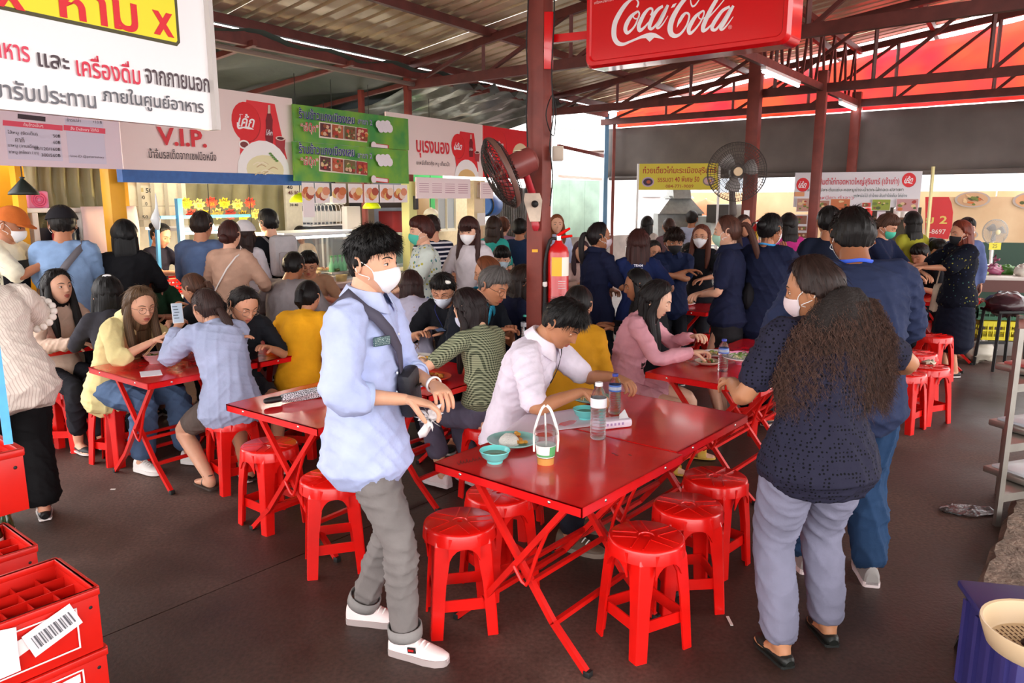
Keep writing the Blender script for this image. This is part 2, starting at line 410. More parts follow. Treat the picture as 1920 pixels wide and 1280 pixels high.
def add_fuzz(mb, M, W, msk, Dn, PH, m, n, L, out=.35, seed=0, fwd=0, wd=.0011, droop=1.0, front_ok=0):
    g = np.random.default_rng(seed+5); idx = np.where((msk > .6)&((Dn[:, 2] > (.34 if front_ok else .18))|((Dn[:, 1] < -.2)&(front_ok < 1)))&((Dn[:, 1] < .35)|(front_ok > 0)))[0]; pl = []
    R3 = M.to_3x3()
    for i in g.choice(idx, n):
        q = Vector(W[i]); d = Vector(Dn[i]); down = Vector((0, 0, -1)); tdir = down-d*down.dot(d)
        if tdir.length < .3: tdir = Vector((math.sin(PH[i]), math.cos(PH[i]), 0))
        tdir.normalize(); v = (tdir*droop+d*out*g.uniform(.4, 1.6)+Vector((g.normal()*.25, g.normal()*.25+fwd, g.normal()*.2))).normalized()
        l = L*g.uniform(.6, 1.3); p0 = q-d*.004; pts = [p0+v*(l*t)+Vector((0, 0, -1))*(l*.35*t*t*droop) for t in (0, .4, .75, 1)]
        pl.append([M@a for a in pts])
    strand_mesh(mb, pl, wd, m)
PEOPLE = []
def person(px, yt, mode='st', depth=None, h=1.62, yaw=0, lean=0, bend=0, roll=0, hy=0, hp=0, hr=0, g=1.0, fem=0, skin='#b98264',
           hair=('short', '#17110e'), top=None, bottom=None, shoes=None, mask=None, glasses=None, Rh=None, Lh=None, Re=None, Le=None,
           RF=None, LF=None, curl=.5, lod=1, label='', group=None, stool=True, down=0, lip='#a8584c', brow=None, gaze=0, cap=None, bangs=0, root=None, Rp=None, Lp=None, Rd=None, Ld=None, clip=None, collar=None, name='person', belly=0, s_fix=None, hscale=1.075, hemw=0):
    top = dict(dict(c='#777777', sl=.45, hem=.10, loose=.012), **(top or {})); bottom = dict(dict(k='t', c='#26262c', L=.95, loose=.012), **(bottom or {}))
    p = dict(locals()); fm = fem; s = h/1.7; sit = mode == 'si'
    p['hs'] = 1; p['brow'] = brow or (hair[1] if hair else '#20150f')
    def build_skel(s):
        K = {}; zp = (.56 if sit else .93*s)
        def dr(a): return Vector((math.sin(R(roll))*math.cos(R(a)), math.sin(R(a)), math.cos(R(a))))
        P0 = Vector((0, 0, zp)); W0 = P0+dr(lean*.6)*.14*s; C0 = W0+dr(lean+bend*.5)*.22*s; NB = C0+dr(lean+bend)*.165*s
        nd = dr(lean+bend+.35*hp+8); HCc = NB+nd*.125*s+dr(lean+bend+90)*.012*s
        K.update(P0=P0, W0=W0, C0=C0, NB=NB, HC=HCc, dl=dr(lean*.6), dm=dr(lean+bend*.5), du=dr(lean+bend), nd=nd)
        hs = hscale*(s**.5); K['hs'] = hs
        Mh = Matrix.Translation(HCc+Vector((0, 0, 0)))@Matrix.Rotation(R(-hy), 4, 'Z')@Matrix.Rotation(R(-hp), 4, 'X')@Matrix.Rotation(R(hr), 4, 'Y')@Matrix.Scale(hs, 4)
        K['Mh'] = Mh; top_ = max(((Mh@Vector((0, HB*.5*math.sin(a), (HC_+.02)*math.cos(a)+.0))) for a in np.linspace(-1.2, 1.2, 9)), key=lambda v: v.z); K['top'] = top_
        return K
    # placement
    yr = -R(yaw); Rz = Matrix.Rotation(yr, 3, 'Z')
    for it in range(4):
        K = build_skel(s); t = Rz@K['top']
        if root is not None: rt = Vector((root[0], root[1], 0)); break
        if depth is None:
            hit = P(px, yt, K['top'].z); rt = hit-t; rt.z = 0; break
        hit = D(px, yt, depth+t.y); zt = hit.z
        s = s*zt/K['top'].z if not sit else s*(zt-.56)/(K['top'].z-.56)
        s = min(max(s, .72), 1.15)
        rt = Vector((hit.x-t.x, hit.y-t.y, 0))
    if s_fix: s = s_fix
    K = build_skel(s); P0, W0, C0, NB, Mh = K['P0'], K['W0'], K['C0'], K['NB'], K['Mh']
    p['hs'] = K['hs']
    X = Vector((1, 0, 0)); sk = skinm(skin)
    gs = s*g; fw = .90 if fm else 1.0
    # torso sections: (centre, half width, half depth)
    sec = [(P0-K['dl']*.10*s, .160, .112), (P0, .165 if fm else .158, .115), (W0, .122 if fm else .140, .094 if fm else .104), (W0*.5+C0*.5+K['dm'].cross(X)*0, .135 if fm else .150, .106),
           (C0, .146 if fm else .166, .116), (NB-K['du']*.06*s, .128 if fm else .150, .090), (NB-K['du']*.005*s, .062, .058)]
    sec = [(c, a*gs, (b+belly*(1 if i in (2, 3) else 0))*gs) for i, (c, a, b) in enumerate(sec)]
    sx = (.143 if fm else .163)*s*(1+(g-1)*.6)
    SH = {+1: NB-K['du']*.062*s+X*sx, -1: NB-K['du']*.062*s-X*sx}
    l1, l2 = .285*s, .25*s
    def ik(a, b, la, lb, hint):
        d = b-a; L = d.length; mx = (la+lb)*.995
        if L > mx: b = a+d*(mx/L); L = mx; d = b-a
        x = (la*la-lb*lb+L*L)/(2*L); hgt = math.sqrt(max(la*la-x*x, 0)); dn = d.normalized(); hv = Vector(hint); hv = hv-dn*hv.dot(dn)
        hv = hv.normalized() if hv.length > 1e-4 else dn.orthogonal().normalized()
        return a+dn*x+hv*hgt, b
    arms = {}
    for sd, tgt, eh, pd, fd in ((1, Rh, Re, Rp, Rd), (-1, Lh, Le, Lp, Ld)):
        A = SH[sd]
        if tgt is None: T = A+Vector((sd*.06*s, .05*s, -.51*s))
        else: T = Vector(tgt)*1.0; T = Vector((T.x, T.y, T.z))
        e, T = ik(A, T, l1, l2, eh or (sd*.8, -.5, -.6)); arms[sd] = (A, e, T, pd, fd)
    hips = {sd: P0+Vector((sd*.088*gs, 0, -.03*s)) for sd in (1, -1)}; legs = {}
    for sd, ft in ((1, RF), (-1, LF)):
        if sit: T = Vector(ft) if ft else Vector((sd*.12*s, .36*s, .08))
        else: T = Vector(ft) if ft else Vector((sd*.10*s, .0, .08*s))
        ft3 = (ft[3] if ft and len(ft) > 3 else 0); T = Vector(T[:3])
        kn, T = ik(hips[sd], T, .43*s, .42*s, (sd*.15, 1, .3) if sit else (0, 1, 0)); legs[sd] = (hips[sd], kn, T, ft3)
    vox = {0: .0095, 1: .015, 2: .023}[lod]
    # skin
    mb = MB(); n = 12
    mb.tube([c for c, a, b in sec], [a*.86 for c, a, b in sec], [b*.84 for c, a, b in sec], lat=X, n=14)
    hb = Mh@Vector((0, -.018, -.045)); nr = (.050 if fm else .060)*s
    mb.tube([NB-K['du']*.05*s, NB*.5+hb*.5, hb], [nr*1.35, nr*1.0, nr*.98], lat=X, n=12)
    ar = gs*fw
    for sd in (1, -1):
        A, e, T, _, _ = arms[sd]
        mb.tube([A-X*sd*.05*s, A], [.05*ar, .050*ar], n=n)
        mb.tube([A, A*.55+e*.45, e, e*.6+T*.4, T], [.050*ar, .044*ar, .035*ar, .036*ar, .0235*ar], n=n)
        hp_, k_, t_, yw = legs[sd]
        mb.tube([hp_, hp_*.5+k_*.5, k_, k_*.62+t_*.38, t_], [.072*gs, .068*gs, .050*gs, .052*gs, .034*gs], n=n)
        fdir = Vector((math.sin(R(yw)), math.cos(R(yw)), 0)) if yw else Vector((sd*.12, 1, 0)).normalized()
        mb.tube([t_, t_-Vector((0, 0, .035*s))-fdir*.02*s, t_+fdir*.05*s-Vector((0, 0, .04*s)), t_+fdir*.12*s-Vector((0, 0, .058*s)), t_+fdir*.165*s-Vector((0, 0, .062*s))], [.032*s, .033*s, .038*s, .042*s, .03*s], [.032*s, .036*s, .03*s, .018*s, .012*s], lat=fdir.cross(Z), n=10)
        legs[sd] = (hp_, k_, t_, fdir)
    jobs = [('body', soft(mb, vox, 3), sk)]
    # upper garment
    lo = top['loose']; mb = MB(); hem = top['hem']*s
    S2 = [(P0-K['dl']*(hem), sec[1][1]*1.03+lo*.9+.020+hemw, sec[1][2]*1.14+lo*.9+.022+hemw)] if hem > -.5 else []
    if hem > .02: S2.append((P0, sec[1][1]+lo*.9+.010, sec[1][2]*1.04+lo*.9+.014))
    S2 += [(c, a+lo*(1 if i < 4 else .8), b+lo*(1 if i < 4 else .8)) for i, (c, a, b) in enumerate(sec) if 2 <= i <= 5]
    if hem < -.04: S2 = S2[0:1]+S2[2:]
    S2.append((NB-K['du']*.012*s, .072*s+lo*.2, .064*s+lo*.2))
    mb.tube([q[0] for q in S2], [q[1] for q in S2], [q[2] for q in S2], lat=X, n=18)
    slf = top['sl']
    for sd in (1, -1):
        A, e, T, _, _ = arms[sd]
        mb.tube([NB-K['du']*.045*s, A+K['du']*.004*s], [.048*s+lo*.3, .056*ar+lo*.5], n=n)
        if slf > 0:
            Q = [A, A*.5+e*.5, e, e*.5+T*.5, T]; Rr = [.055, .049, .041, .040, .030]; l = slf*4; kk = int(l); fr = l-kk
            pts = Q[:kk+1]; rr = Rr[:kk+1]
            if fr > .02 and kk < 4: pts.append(Q[kk].lerp(Q[kk+1], fr)); rr.append(Rr[kk]*(1-fr)+Rr[kk+1]*fr)
            sloo = top.get('sll', lo*.75+.004)
            if len(pts) > 1: mb.tube(pts, [r_*ar+sloo for r_ in rr], n=n)
    if top.get('hood'): mb.tube([NB+Vector((-.1*s, -.05*s, -.0)), NB+Vector((0, -.10*s, -.01)), NB+Vector((.1*s, -.05*s, 0))], .045*s, n=10)
    tn = top.get('name', 'shirt')
    if top['c']: jobs.append((tn, soft(mb, vox*1.05, 4), cloth(top['c'], top.get('pat'))))
    # lower garment
    lo = bottom['loose']; mb = MB(); L = bottom['L']
    if bottom['k'] == 't' or bottom['k'] == 'shorts':
        mb.tube([P0+K['dl']*.10*s, P0+K['dl']*.02*s, P0-K['dl']*.07*s if not sit else P0+Vector((0, .03, -.05))*s], [sec[2][1]*1.0+.002, sec[1][1]+.002, .150*gs+lo*.5], [sec[2][2]*1.0+.002, sec[1][2]+.004, .112*gs+lo*.5], lat=X, n=16)
        if not sit: mb.tube([P0+Vector((.075*gs, -.045*gs, -.03*s)), P0+Vector((.075*gs, -.03*gs, -.14*s))], [.071*gs, .068*gs], n=12).tube([P0+Vector((-.075*gs, -.045*gs, -.03*s)), P0+Vector((-.075*gs, -.03*gs, -.14*s))], [.071*gs, .068*gs], n=12)
        for sd in (1, -1):
            a, k_, t_, fd = legs[sd]; Q = [a, a.lerp(k_, .5), k_, k_.lerp(t_, .45), t_]; Rr = [.083, .077, .060, .058, .046]
            if bottom.get('wide'): Rr = [.092, .088, .078, .078, .082]
            l = L*4; kk = min(int(l), 4); fr = l-kk; pts = Q[:kk+1]; rr = Rr[:kk+1]
            if fr > .02 and kk < 4: pts.append(Q[kk].lerp(Q[kk+1], fr)); rr.append(Rr[kk]*(1-fr)+Rr[kk+1]*fr)
            mb.tube(pts, [r_*gs+lo for r_ in rr], n=14)
    elif bottom['k'] == 'skirt':
        if not sit:
            z1 = P0.z-L*.86*s; fl = bottom.get('flare', .03)+.012
            mb.tube([P0+Z*.10*s, P0, Vector((0, .0, P0.z*.5+z1*.5)), Vector((0, .01, z1))], [sec[2][1]+.012, sec[1][1]+.014, sec[1][1]+.012+fl*.6, sec[1][1]+fl], [sec[2][2]+.012, sec[1][2]+.016, sec[1][2]+.01+fl*.5, sec[1][2]+fl*.8], lat=X, n=20)
        else:
            mb.tube([P0+K['dl']*.10*s, P0, P0-Z*.06*s], [sec[2][1]+.01, sec[1][1]+.012, .15*gs], [sec[2][2]+.01, sec[1][2]+.014, .11*gs], lat=X, n=14)
            mid = []
            for sd in (1, -1):
                a, k_, t_, fd = legs[sd]; e_ = a.lerp(k_, min(1, L*1.4)); mid.append(e_)
                mb.tube([a, a.lerp(e_, .5), e_], [.10*gs, .09*gs, .078*gs], n=12)
                if L > .75: mb.tube([k_, k_.lerp(t_, (L-.7)*2.2)], [.085*gs, .10*gs], n=12)
            mb.tube([P0, (mid[0]+mid[1])/2], [.11*gs, .09*gs], [.08*gs, .07*gs], lat=X, n=12)
    bn = bottom.get('name', {'t': 'trousers', 'skirt': 'skirt', 'shorts': 'shorts'}[bottom['k']])
    jobs.append((bn, soft(mb, vox*1.1, 4), cloth(bottom['c'], bottom.get('pat')) if not bottom.get('mat') else bottom['mat']))
    rec = dict(p=p, K=K, s=s, sec=sec, arms=arms, legs=legs, jobs=jobs, sk=sk, gs=gs, rt=rt, yr=yr, SH=SH, lod=lod, top=top, bottom=bottom)
    e = empty(name, label, 'person', rt, yr, group); rec['e'] = e; PEOPLE.append(rec)
    if sit and stool: STOOLS.append((rt.x, rt.y, .46, yr))
    return rec
STOOLS = []
def W2L(rec, q): return Matrix.Rotation(-rec['yr'], 3, 'Z')@(Vector(q)-rec['rt'])
def L2W(rec, q): return Matrix.Rotation(rec['yr'], 3, 'Z')@Vector(q)+rec['rt']
def torso_at(rec, t, ang, off=.0):
    """point on the garment: t 0 hip .. 1 neck, ang degrees from the front towards the right"""
    sec = rec['sec'][1:]; lo = rec['top']['loose']+off; x = t*(len(sec)-1); i = min(int(x), len(sec)-2); f = x-i
    c = sec[i][0].lerp(sec[i+1][0], f); a = sec[i][1]*(1-f)+sec[i+1][1]*f+lo; b = sec[i][2]*(1-f)+sec[i+1][2]*f+lo
    return c+Vector((math.sin(R(ang))*a, math.cos(R(ang))*b, 0))
def finish_people():
    dg = bpy.context.evaluated_depsgraph_get(); res = []
    for r in PEOPLE:
        for (nm, o, m) in r['jobs']: res.append(bpy.data.meshes.new_from_object(o.evaluated_get(dg)))
    i = 0
    for r in PEOPLE:
        for (nm, o, m) in r['jobs']:
            me = res[i]; i += 1; bpy.data.objects.remove(o); me.name = nm
            me.materials.clear(); me.materials.append(m)
            if nm == 'body':
                mb = MB(); a = mesh_arrays(me); mb.add(a, [tuple(q.vertices) for q in me.polygons], m)
                p = r['p']; s = r['s']; lod = r['lod']; add_head(mb, r['K']['Mh'], m, lod, p)
                for sd in (1, -1):
                    A, e_, T, pd, fd = r['arms'][sd]; d = (T-e_).normalized(); fd_ = Vector(fd) if fd else d
                    pdv = Vector(pd) if pd else Vector((-sd, 0, -.2) if d.z < -.6 else (0, 0, -1))
                    hand_geo(mb, T, fd_, pdv, s*(.92 if p['fem'] else 1.0), sd, p['curl'], m, lod)
                ob = mb.build('body', parent=r['e'])
            else:
                wrinkle(me, {0: .012, 1: .010, 2: .006}[r['lod']]*r['top' if nm == r['top'].get('name', 'shirt') else 'bottom'].get('wr', 1), seed=i, k=13)
                me.polygons.foreach_set('use_smooth', [True]*len(me.polygons))
                ob = bpy.data.objects.new(nm, me); col.objects.link(ob); ob.parent = r['e']
        dress(r)
def dress(r):
    p = r['p']; K = r['K']; M = K['Mh']; s = r['s']; lod = r['lod']; e = r['e']; seed = abs(int(p['px']))
    R3 = M.to_3x3().normalized(); iv = R3.inverted()
    if p['hair']:
        st, hc = p['hair'][0], p['hair'][1]; o = p['hair'][2] if len(p['hair']) > 2 else {}
        m = hairm(hc); L = o.get('L', .35); bangs = p['bangs']
        kw = dict(top=.022, side=.010, fringe=.062, nape=-.078)
        if st == 'short': kw = dict(top=o.get('t', .030), side=o.get('sd', .008), fringe=o.get('fr', .052), nape=-.06, front=o.get('front', .006), rag=.004)
        if st in ('bob', 'long', 'curly'): kw = dict(top=.022, side=.016, fringe=.040 if bangs else .088, nape=-.09)
        if st in ('pony', 'bun'): kw = dict(top=.014, side=.009, fringe=.036 if bangs else .086, nape=-.07, rag=.0015)
        mb, Wv, msk, Dn, PH = hair_cap(M, m, lod, st, seed=seed, **kw)
        g = random.Random(seed); ph0 = g.random()*6
        def ridge(a, q): return 1+.05*math.sin(11*a+ph0+q*5)+.035*math.sin(23*a+q*9)+.03*math.sin(5*a-q*14)
        n = {0: 44, 1: 26, 2: 16}[lod]; wz = Vector((0, 0, 1)); back = M.to_3x3().normalized()@Vector((0, -1, 0)); back.z = 0
        back = back.normalized(); latv = wz.cross(back).normalized()
        def at(x, y, z): return M@Vector((x, y, z))
        ld = Vector(o.get('dir', (0, 0, -1))).normalized() if o.get('dir') else (Vector((0, 0, -1))+back*.10).normalized()
        if st == 'bob':
            c = at(0, -.030, -.01); mb.tube([at(0, -.025, .045), c, c+ld*.07, c+ld*L*.75, c+ld*L], [.070, .094, .098, .098, .085], [.060, .080, .078, .072, .06], lat=latv, n=n, m=m, ridge=ridge)
        if st == 'long':
            c = at(0, -.032, -.01); wv = o.get('w', 1)
            mb.tube([at(0, -.02, .045), c, c+ld*.10, c+ld*L*.45+back*.02, c+ld*L*.8+back*.015, c+ld*L], [.070, .092, .096*wv, .098*wv, .085*wv, .045*wv], [.060, .080, .070, .055, .042, .02], lat=latv, n=n, m=m, ridge=ridge)
            if o.get('front', 1):
                for sd in (1, -1):
                    a = at(sd*.066, .012, .05); f2 = -back
                    mb.tube([a, at(sd*.083, .012, -.02), at(sd*.084, .018, -.09)+f2*.0, at(sd*.086, .02, -.10)+Vector((0, 0, -L*.35))+f2*.03, at(sd*.08, .02, -.10)+Vector((0, 0, -L*.62))+f2*.045], [.016, .020, .026, .030, .012], [.02, .026, .030, .026, .012], n=max(10, n//2), m=m, ridge=ridge)
        if st == 'pony':
            a = at(0, -.098, o.get('z', .03)); b = at(0, -.135, o.get('z', .03)+.005)
            dn = Vector(o.get('tail', (0, 0, -1))); dn = dn.normalized()
            mb.tube([at(0, -.08, o.get('z', .03)), a, b, b+back*.02+dn*.07, b+dn*L*.6+back*.015, b+dn*L], [.02, .016, .022, .032, .030, .008], [.02, .016, .020, .026, .024, .006], n=max(12, n//2), m=m, ridge=ridge)
        if st == 'bun':
            mb.ell(at(0, -.112, o.get('z', .05)), (.040, .034, .038), m, max(10, n//2), 10)
        if lod == 0 or o.get('fuzz'):
            add_fuzz(mb, M, Wv, msk, Dn, PH, m, o.get('n', 1300 if st == 'short' else 500), o.get('fl', .026 if st == 'short' else .04), out=o.get('out', .16 if st == 'short' else .04), seed=seed, fwd=.15 if st == 'short' else 0, front_ok=1 if st == 'short' else 0, droop=.6 if st == 'short' else 1)
        r['hairmb'] = mb
        if st != 'curly': mb.build('hair', parent=e)
        if bangs:
            b = MB(); nn = 26; pl = []
            for i in range(nn*(3 if lod < 2 else 1)):
                x = -.052+.104*(i+.5)/(nn*(3 if lod < 2 else 1)); y0 = yface(min(abs(x), .07), .05)
                z1 = .020+random.uniform(-.006, .006)
                pl.append([M@Vector((x*.8, y0*.75, .085)), M@Vector((x, y0+.012, .060)), M@Vector((x*1.02, yface(abs(x), .04)+.010, .04)), M@Vector((x*1.03, yface(abs(x), z1)+.008, z1))])
            strand_mesh(b, pl, .0045, m); b.build('fringe', parent=e)
        if p['clip']:
            b = MB(); b.ell(M@Vector(p['clip'][1:4]), (.03, .012, .014), None, 10, 6); b.build('hair_clip', plain(p['clip'][0], .4), e)
    if p['mask']:
        mc = p['mask']; b = MB(); nu, nv = 17, 11; v = []
        for i in range(nu):
            sx = -1+2*i/(nu-1)
            for j in range(nv):
                t = j/(nv-1); ztop = -.004-.018*abs(sx)**1.6; zbot = -.108+.058*abs(sx)**1.5
                z = ztop+(zbot-ztop)*t; x = sx*.069*(1-.12*t)
                y = yface(min(abs(x), .069), max(z, -.095))+.004+.020*(1-abs(sx)**1.4)*math.sin(math.pi*min(1, t*.85+.12))
                v.append(M@Vector((x, y, z)))
        b.add(v, [(i*nv+j, i*nv+j+1, (i+1)*nv+j+1, (i+1)*nv+j) for i in range(nu-1) for j in range(nv-1)])
        mo = b.build('mask', mat('mask_'+mc, mc, .8, bump=.1, bscale=200, var=.03), e)
        so = mo.modifiers.new('s', 'SOLIDIFY'); so.thickness = .002
        b = MB()
        for sd in (1, -1):
            for z0, z1 in ((-.024, .016), (-.052, -.03)):
                b.tube([M@Vector((sd*.068, yface(.066, z0)+.002, z0)), M@Vector((sd*.079, .03, (z0+z1)/2)), M@Vector((sd*.084, -.012, z1)), M@Vector((sd*.080, -.030, -.004))], .0017, n=5)
        b.build('ear_loop', plain('#e8e8e6', .7), mo)
    if p['glasses']:
        b = MB()
        for sd in (1, -1):
            pts = [M@Vector((sd*.033+.024*math.cos(t), yface(.03, .004)+.012-.003*abs(math.cos(t)), .002+.019*math.sin(t))) for t in np.linspace(0, 2*math.pi, 13)]
            b.tube(pts, .0014 if lod < 2 else .002, n=5, sub=2, cap=False)
            b.tube([M@Vector((sd*.057, yface(.05, .006)+.010, .008)), M@Vector((sd*.074, .055, .010)), M@Vector((sd*.081, -.01, .012))], .0014, n=5)
        b.tube([M@Vector((-.010, yface(0, .004)+.014, .006)), M@Vector((.010, yface(0, .004)+.014, .006))], .0012, n=5)
        b.build('glasses', mat('glasses_'+p['glasses'], p['glasses'], .3, metal=.5), e)
    if p['cap']:
        cc = p['cap']; b = MB(); V, Fc, PHh, LA, Dn = HEADS[1 if lod < 2 else 2]
        W = V+Dn*.030; f = [q for q in Fc if min(V[i][2] for i in q) > .030]
        b.add([M@Vector(x) for x in W], f, cloth(cc))
        nn = 12; v = []
        for i in range(nn+1):
            a = -1.15+2.3*i/nn
            for q in (0, 1): v.append(M@Vector((math.sin(a)*(.085+.0*q), (.085+.070*q)*math.cos(a)*1.0+.012, .045-.018*q)))
        o = len(v); v += [q+R3@Vector((0, 0, .006)) for q in v]
        b.add(v, [(2*i, 2*i+1, 2*i+3, 2*i+2) for i in range(nn)]+[(o+2*i, o+2*i+2, o+2*i+3, o+2*i+1) for i in range(nn)]+[(2*i+1, o+2*i+1, o+2*i+3, 2*i+3) for i in range(nn)], cloth(cc))
        b.build('baseball_cap', parent=e)
    c = p['collar']
    if c:
        b = MB(); nn = 22; v = []; NB = K['NB']; du = K['du']; fx = du.cross(Vector((1, 0, 0)))*-1
        Ax = Vector((1, 0, 0)); Ay = fx.normalized()*1.0
        if Ay.y < 0: Ay = -Ay
        for i in range(nn+1):
            a = R(16)+R(328)*i/nn; sx, cy = math.sin(a), math.cos(a); sh = (1+math.cos(a))/2
            for rr, hh in ((.060, -.012), (.064, .040-.022*sh), (.072, .040-.022*sh), (.098+.02*sh, -.006-.052*sh**2.2)):
                v.append(NB+(Ax*sx*rr+Ay*(cy*(rr-.004)+.012*sh))*s+du*hh*s)
        b.add(v, [(4*i+j, 4*i+j+1, 4*i+j+5, 4*i+j+4) for i in range(nn) for j in range(3)])
        co = b.build('collar', cloth(c), e); so = co.modifiers.new('s', 'SOLIDIFY'); so.thickness = .003
    if p['shoes']:
        kind, cc = p['shoes'][0], p['shoes'][1]; sole = p['shoes'][2] if len(p['shoes']) > 2 else '#cfc8c4'
        for sd in (1, -1):
            hp_, k_, t_, fd = r['legs'][sd]; shoe(e, t_, fd, s*(.92 if p['fem'] else 1.0), kind, cc, sole, sd)
def shoe(e, t_, fd, s, kind, cc, sole, sd):
    lat = fd.cross(Z); g = t_-Z*.08*s
    def W(a, b, c): return g+fd*a*s+lat*b*s+Z*c*s
    st = [(-.068, .026, .02), (-.06, .034, .035), (-.02, .038, .035), (.04, .040, .035), (.10, .046, .03), (.15, .042, .02), (.182, .026, .01), (.19, .012, .0)]
    n = 12; b = MB(); v = []
    th = .028 if kind == 'sneaker' else .014
    for a, wd, _ in st:
        for q, z in ((wd*1.06, 0), (wd*1.08, th), (-wd*1.08, th), (-wd*1.06, 0)): v.append(W(a, q, z))
    K = len(st); f = [(4*i+j, 4*i+(j+1) % 4, 4*i+4+(j+1) % 4, 4*i+4+j) for i in range(K-1) for j in range(4)]+[(3, 2, 1, 0), tuple(4*(K-1)+j for j in range(4))]
    if kind == 'sneaker':
        up = MB(); H_ = [.075, .095, .092, .085, .062, .048, .040, .030]; H_ = [.080, .100, .096, .088, .064, .050, .042, .032]
        vv = []
        for (a, wd, _), hh in zip(st, H_):
            for j in range(9):
                t = math.pi*j/8; vv.append(W(a, math.cos(t)*wd*(1.0 if math.sin(t) < .75 else .95), th*.6+(hh-th*.6)*math.sin(t)**.7))
        up.add(vv, [(9*i+j, 9*i+9+j, 9*i+10+j, 9*i+1+j) for i in range(K-1) for j in range(8)]+[tuple(range(9)), tuple(9*(K-1)+8-j for j in range(9))])
        o = up.build('shoe', mat('shoe_'+cc, cc, .55, var=.04), e)
        so = b.add(v, f).build('sole', mat('sole_'+sole, sole, .6), o)
        lc = MB()
        for i in range(4):
            a = .035+.020*i; z = .088-.008*i+.004
            lc.tube([W(a, -.024, z-.012), W(a+.006, 0, z+.002), W(a, .024, z-.012)], .0035*s, n=5)
        lc.tube([W(.03, 0, .094), W(.02, .022, .10), W(.035, .03, .088)], .003*s, n=5).build('lace', plain('#eeeae6', .8), o)
        return o
    o = b.add(v, f).build('shoe', mat('sole_'+sole, sole, .6), e)
    up = MB()
    if kind == 'slide':
        pts = [W(.085, -.050, .012), W(.085, -.044, .05), W(.085, 0, .070), W(.085, .044, .05), W(.085, .050, .012)]
        up.tube(pts, [.034*s]*5, [.005*s]*5, lat=fd, n=10)
    elif kind == 'sandal':
        up.tube([W(.14, 0, .02), W(.10, 0, .045), W(.04, 0, .075), W(.01, 0, .085)], .004*s, n=6)
        up.tube([W(.04, -.04, .015), W(.045, -.03, .055), W(.05, 0, .072), W(.045, .03, .055), W(.04, .04, .015)], .005*s, n=6)
        up.tube([W(.01, -.035, .09), W(.03, 0, .10), W(.01, .035, .09), W(-.035, 0, .10), W(.01, -.035, .09)], .004*s, n=6)
    else:   # flat shoe
        up.tube([W(-.062, 0, .03), W(-.03, 0, .035), W(.06, 0, .03), W(.13, 0, .028), W(.18, 0, .022)], [.030*s, .038*s, .041*s, .043*s, .018*s], [.028*s, .024*s, .022*s, .028*s, .015*s], lat=lat, n=14)
    up.build('upper', mat('shoe_'+cc, cc, .5), o); return o
# ================================================================ the people in the hall (px, py of the top of the head)
SKA, SKB, SKC, SKD = '#d8a58a', '#c68d6f', '#a96f50', '#8a5640'
HB_, HBR, HRD = '#120e0d', '#3a241b', '#5a2a1c'
NAVY = '#161a33'
man = person(700, 428, 'st', 2.88, yaw=104, hy=8, hp=2, g=.93, skin='#dba587', hair=('short', '#0c0a0a', dict(t=.036, fr=.052, front=.016, n=2600, fl=.026, sd=.006, out=.14)), lod=0, bend=4,
  top=dict(c='#b2bde4', sl=.66, hem=.14, loose=.034, sll=.034, wr=.85), bottom=dict(c='#77716f', L=.97, loose=.014, wr=1.5), shoes=('sneaker', '#ecd7d5', '#a89a98'), mask='#f4f1f2', collar='#bac4e6', gaze=-.4,
  Rh=(.10, .22, 1.07), Lh=(-.06, .27, 1.09), Re=(.8, -.6, -.75), Le=(-.7, -.4, -.8), Rd=(-.5, 1, -.25), Ld=(.75, .6, -.1), RF=(.06, .17, .08), LF=(-.12, -.10, .08), curl=.75, stool=False, hscale=1.0, hemw=.012,
  label='young man in a pale blue shirt and grey jeans standing front centre in white mask')
curly = person(1512, 478, 'st', 2.80, yaw=-8, hy=-48, hp=14, lean=4, bend=8, g=1.27, fem=1, skin='#b07a58', hair=('curly', '#2a1c18', {}), lod=0, mask='#e0cfd2',
  top=dict(c='#35344a', pat=('dots', '#0b0b14', 66, .30), sl=.38, hem=.10, loose=.020, wr=1.0), bottom=dict(c='#757487', L=.96, loose=.012, wr=.9), shoes=('flat', '#171a17', '#161816'),
  Rh=(.30, .26, 1.10), Lh=(-.24, .28, 1.06), Re=(1.5, -.4, -.6), Le=(-.7, -.5, -1), curl=.8, RF=(.13, .05, .08), LF=(-.13, -.06, .08),
  label='woman with huge frizzy brown curls, dark perforated top and grey trousers, seen from behind')
big = person(1598, 385, 'st', 3.38, yaw=6, hp=12, lean=3, bend=12, g=1.20, skin='#8e5a3e', hair=('short', '#120e0d', dict(t=.016, fr=.045, front=0, n=900, fl=.022, sd=.009)), lod=0, belly=.02, mask='#d8d8dc',
  top=dict(c='#28304c', sl=.97, hem=.12, loose=.030, sll=.022, wr=1.2, name='sweatshirt'), bottom=dict(c='#243c5c', L=.97, loose=.020, wr=1.4), shoes=('sneaker', '#9a9592', '#e6d6d6'),
  Rh=(.12, .36, 1.15), Lh=(-.12, .36, 1.15), Re=(1.2, -.4, -.7), Le=(-1.2, -.4, -.7), RF=(.16, .02, .08), LF=(-.12, .12, .08), label='tall man in navy sweatshirt and blue jeans, seen from behind beside curly haired woman')
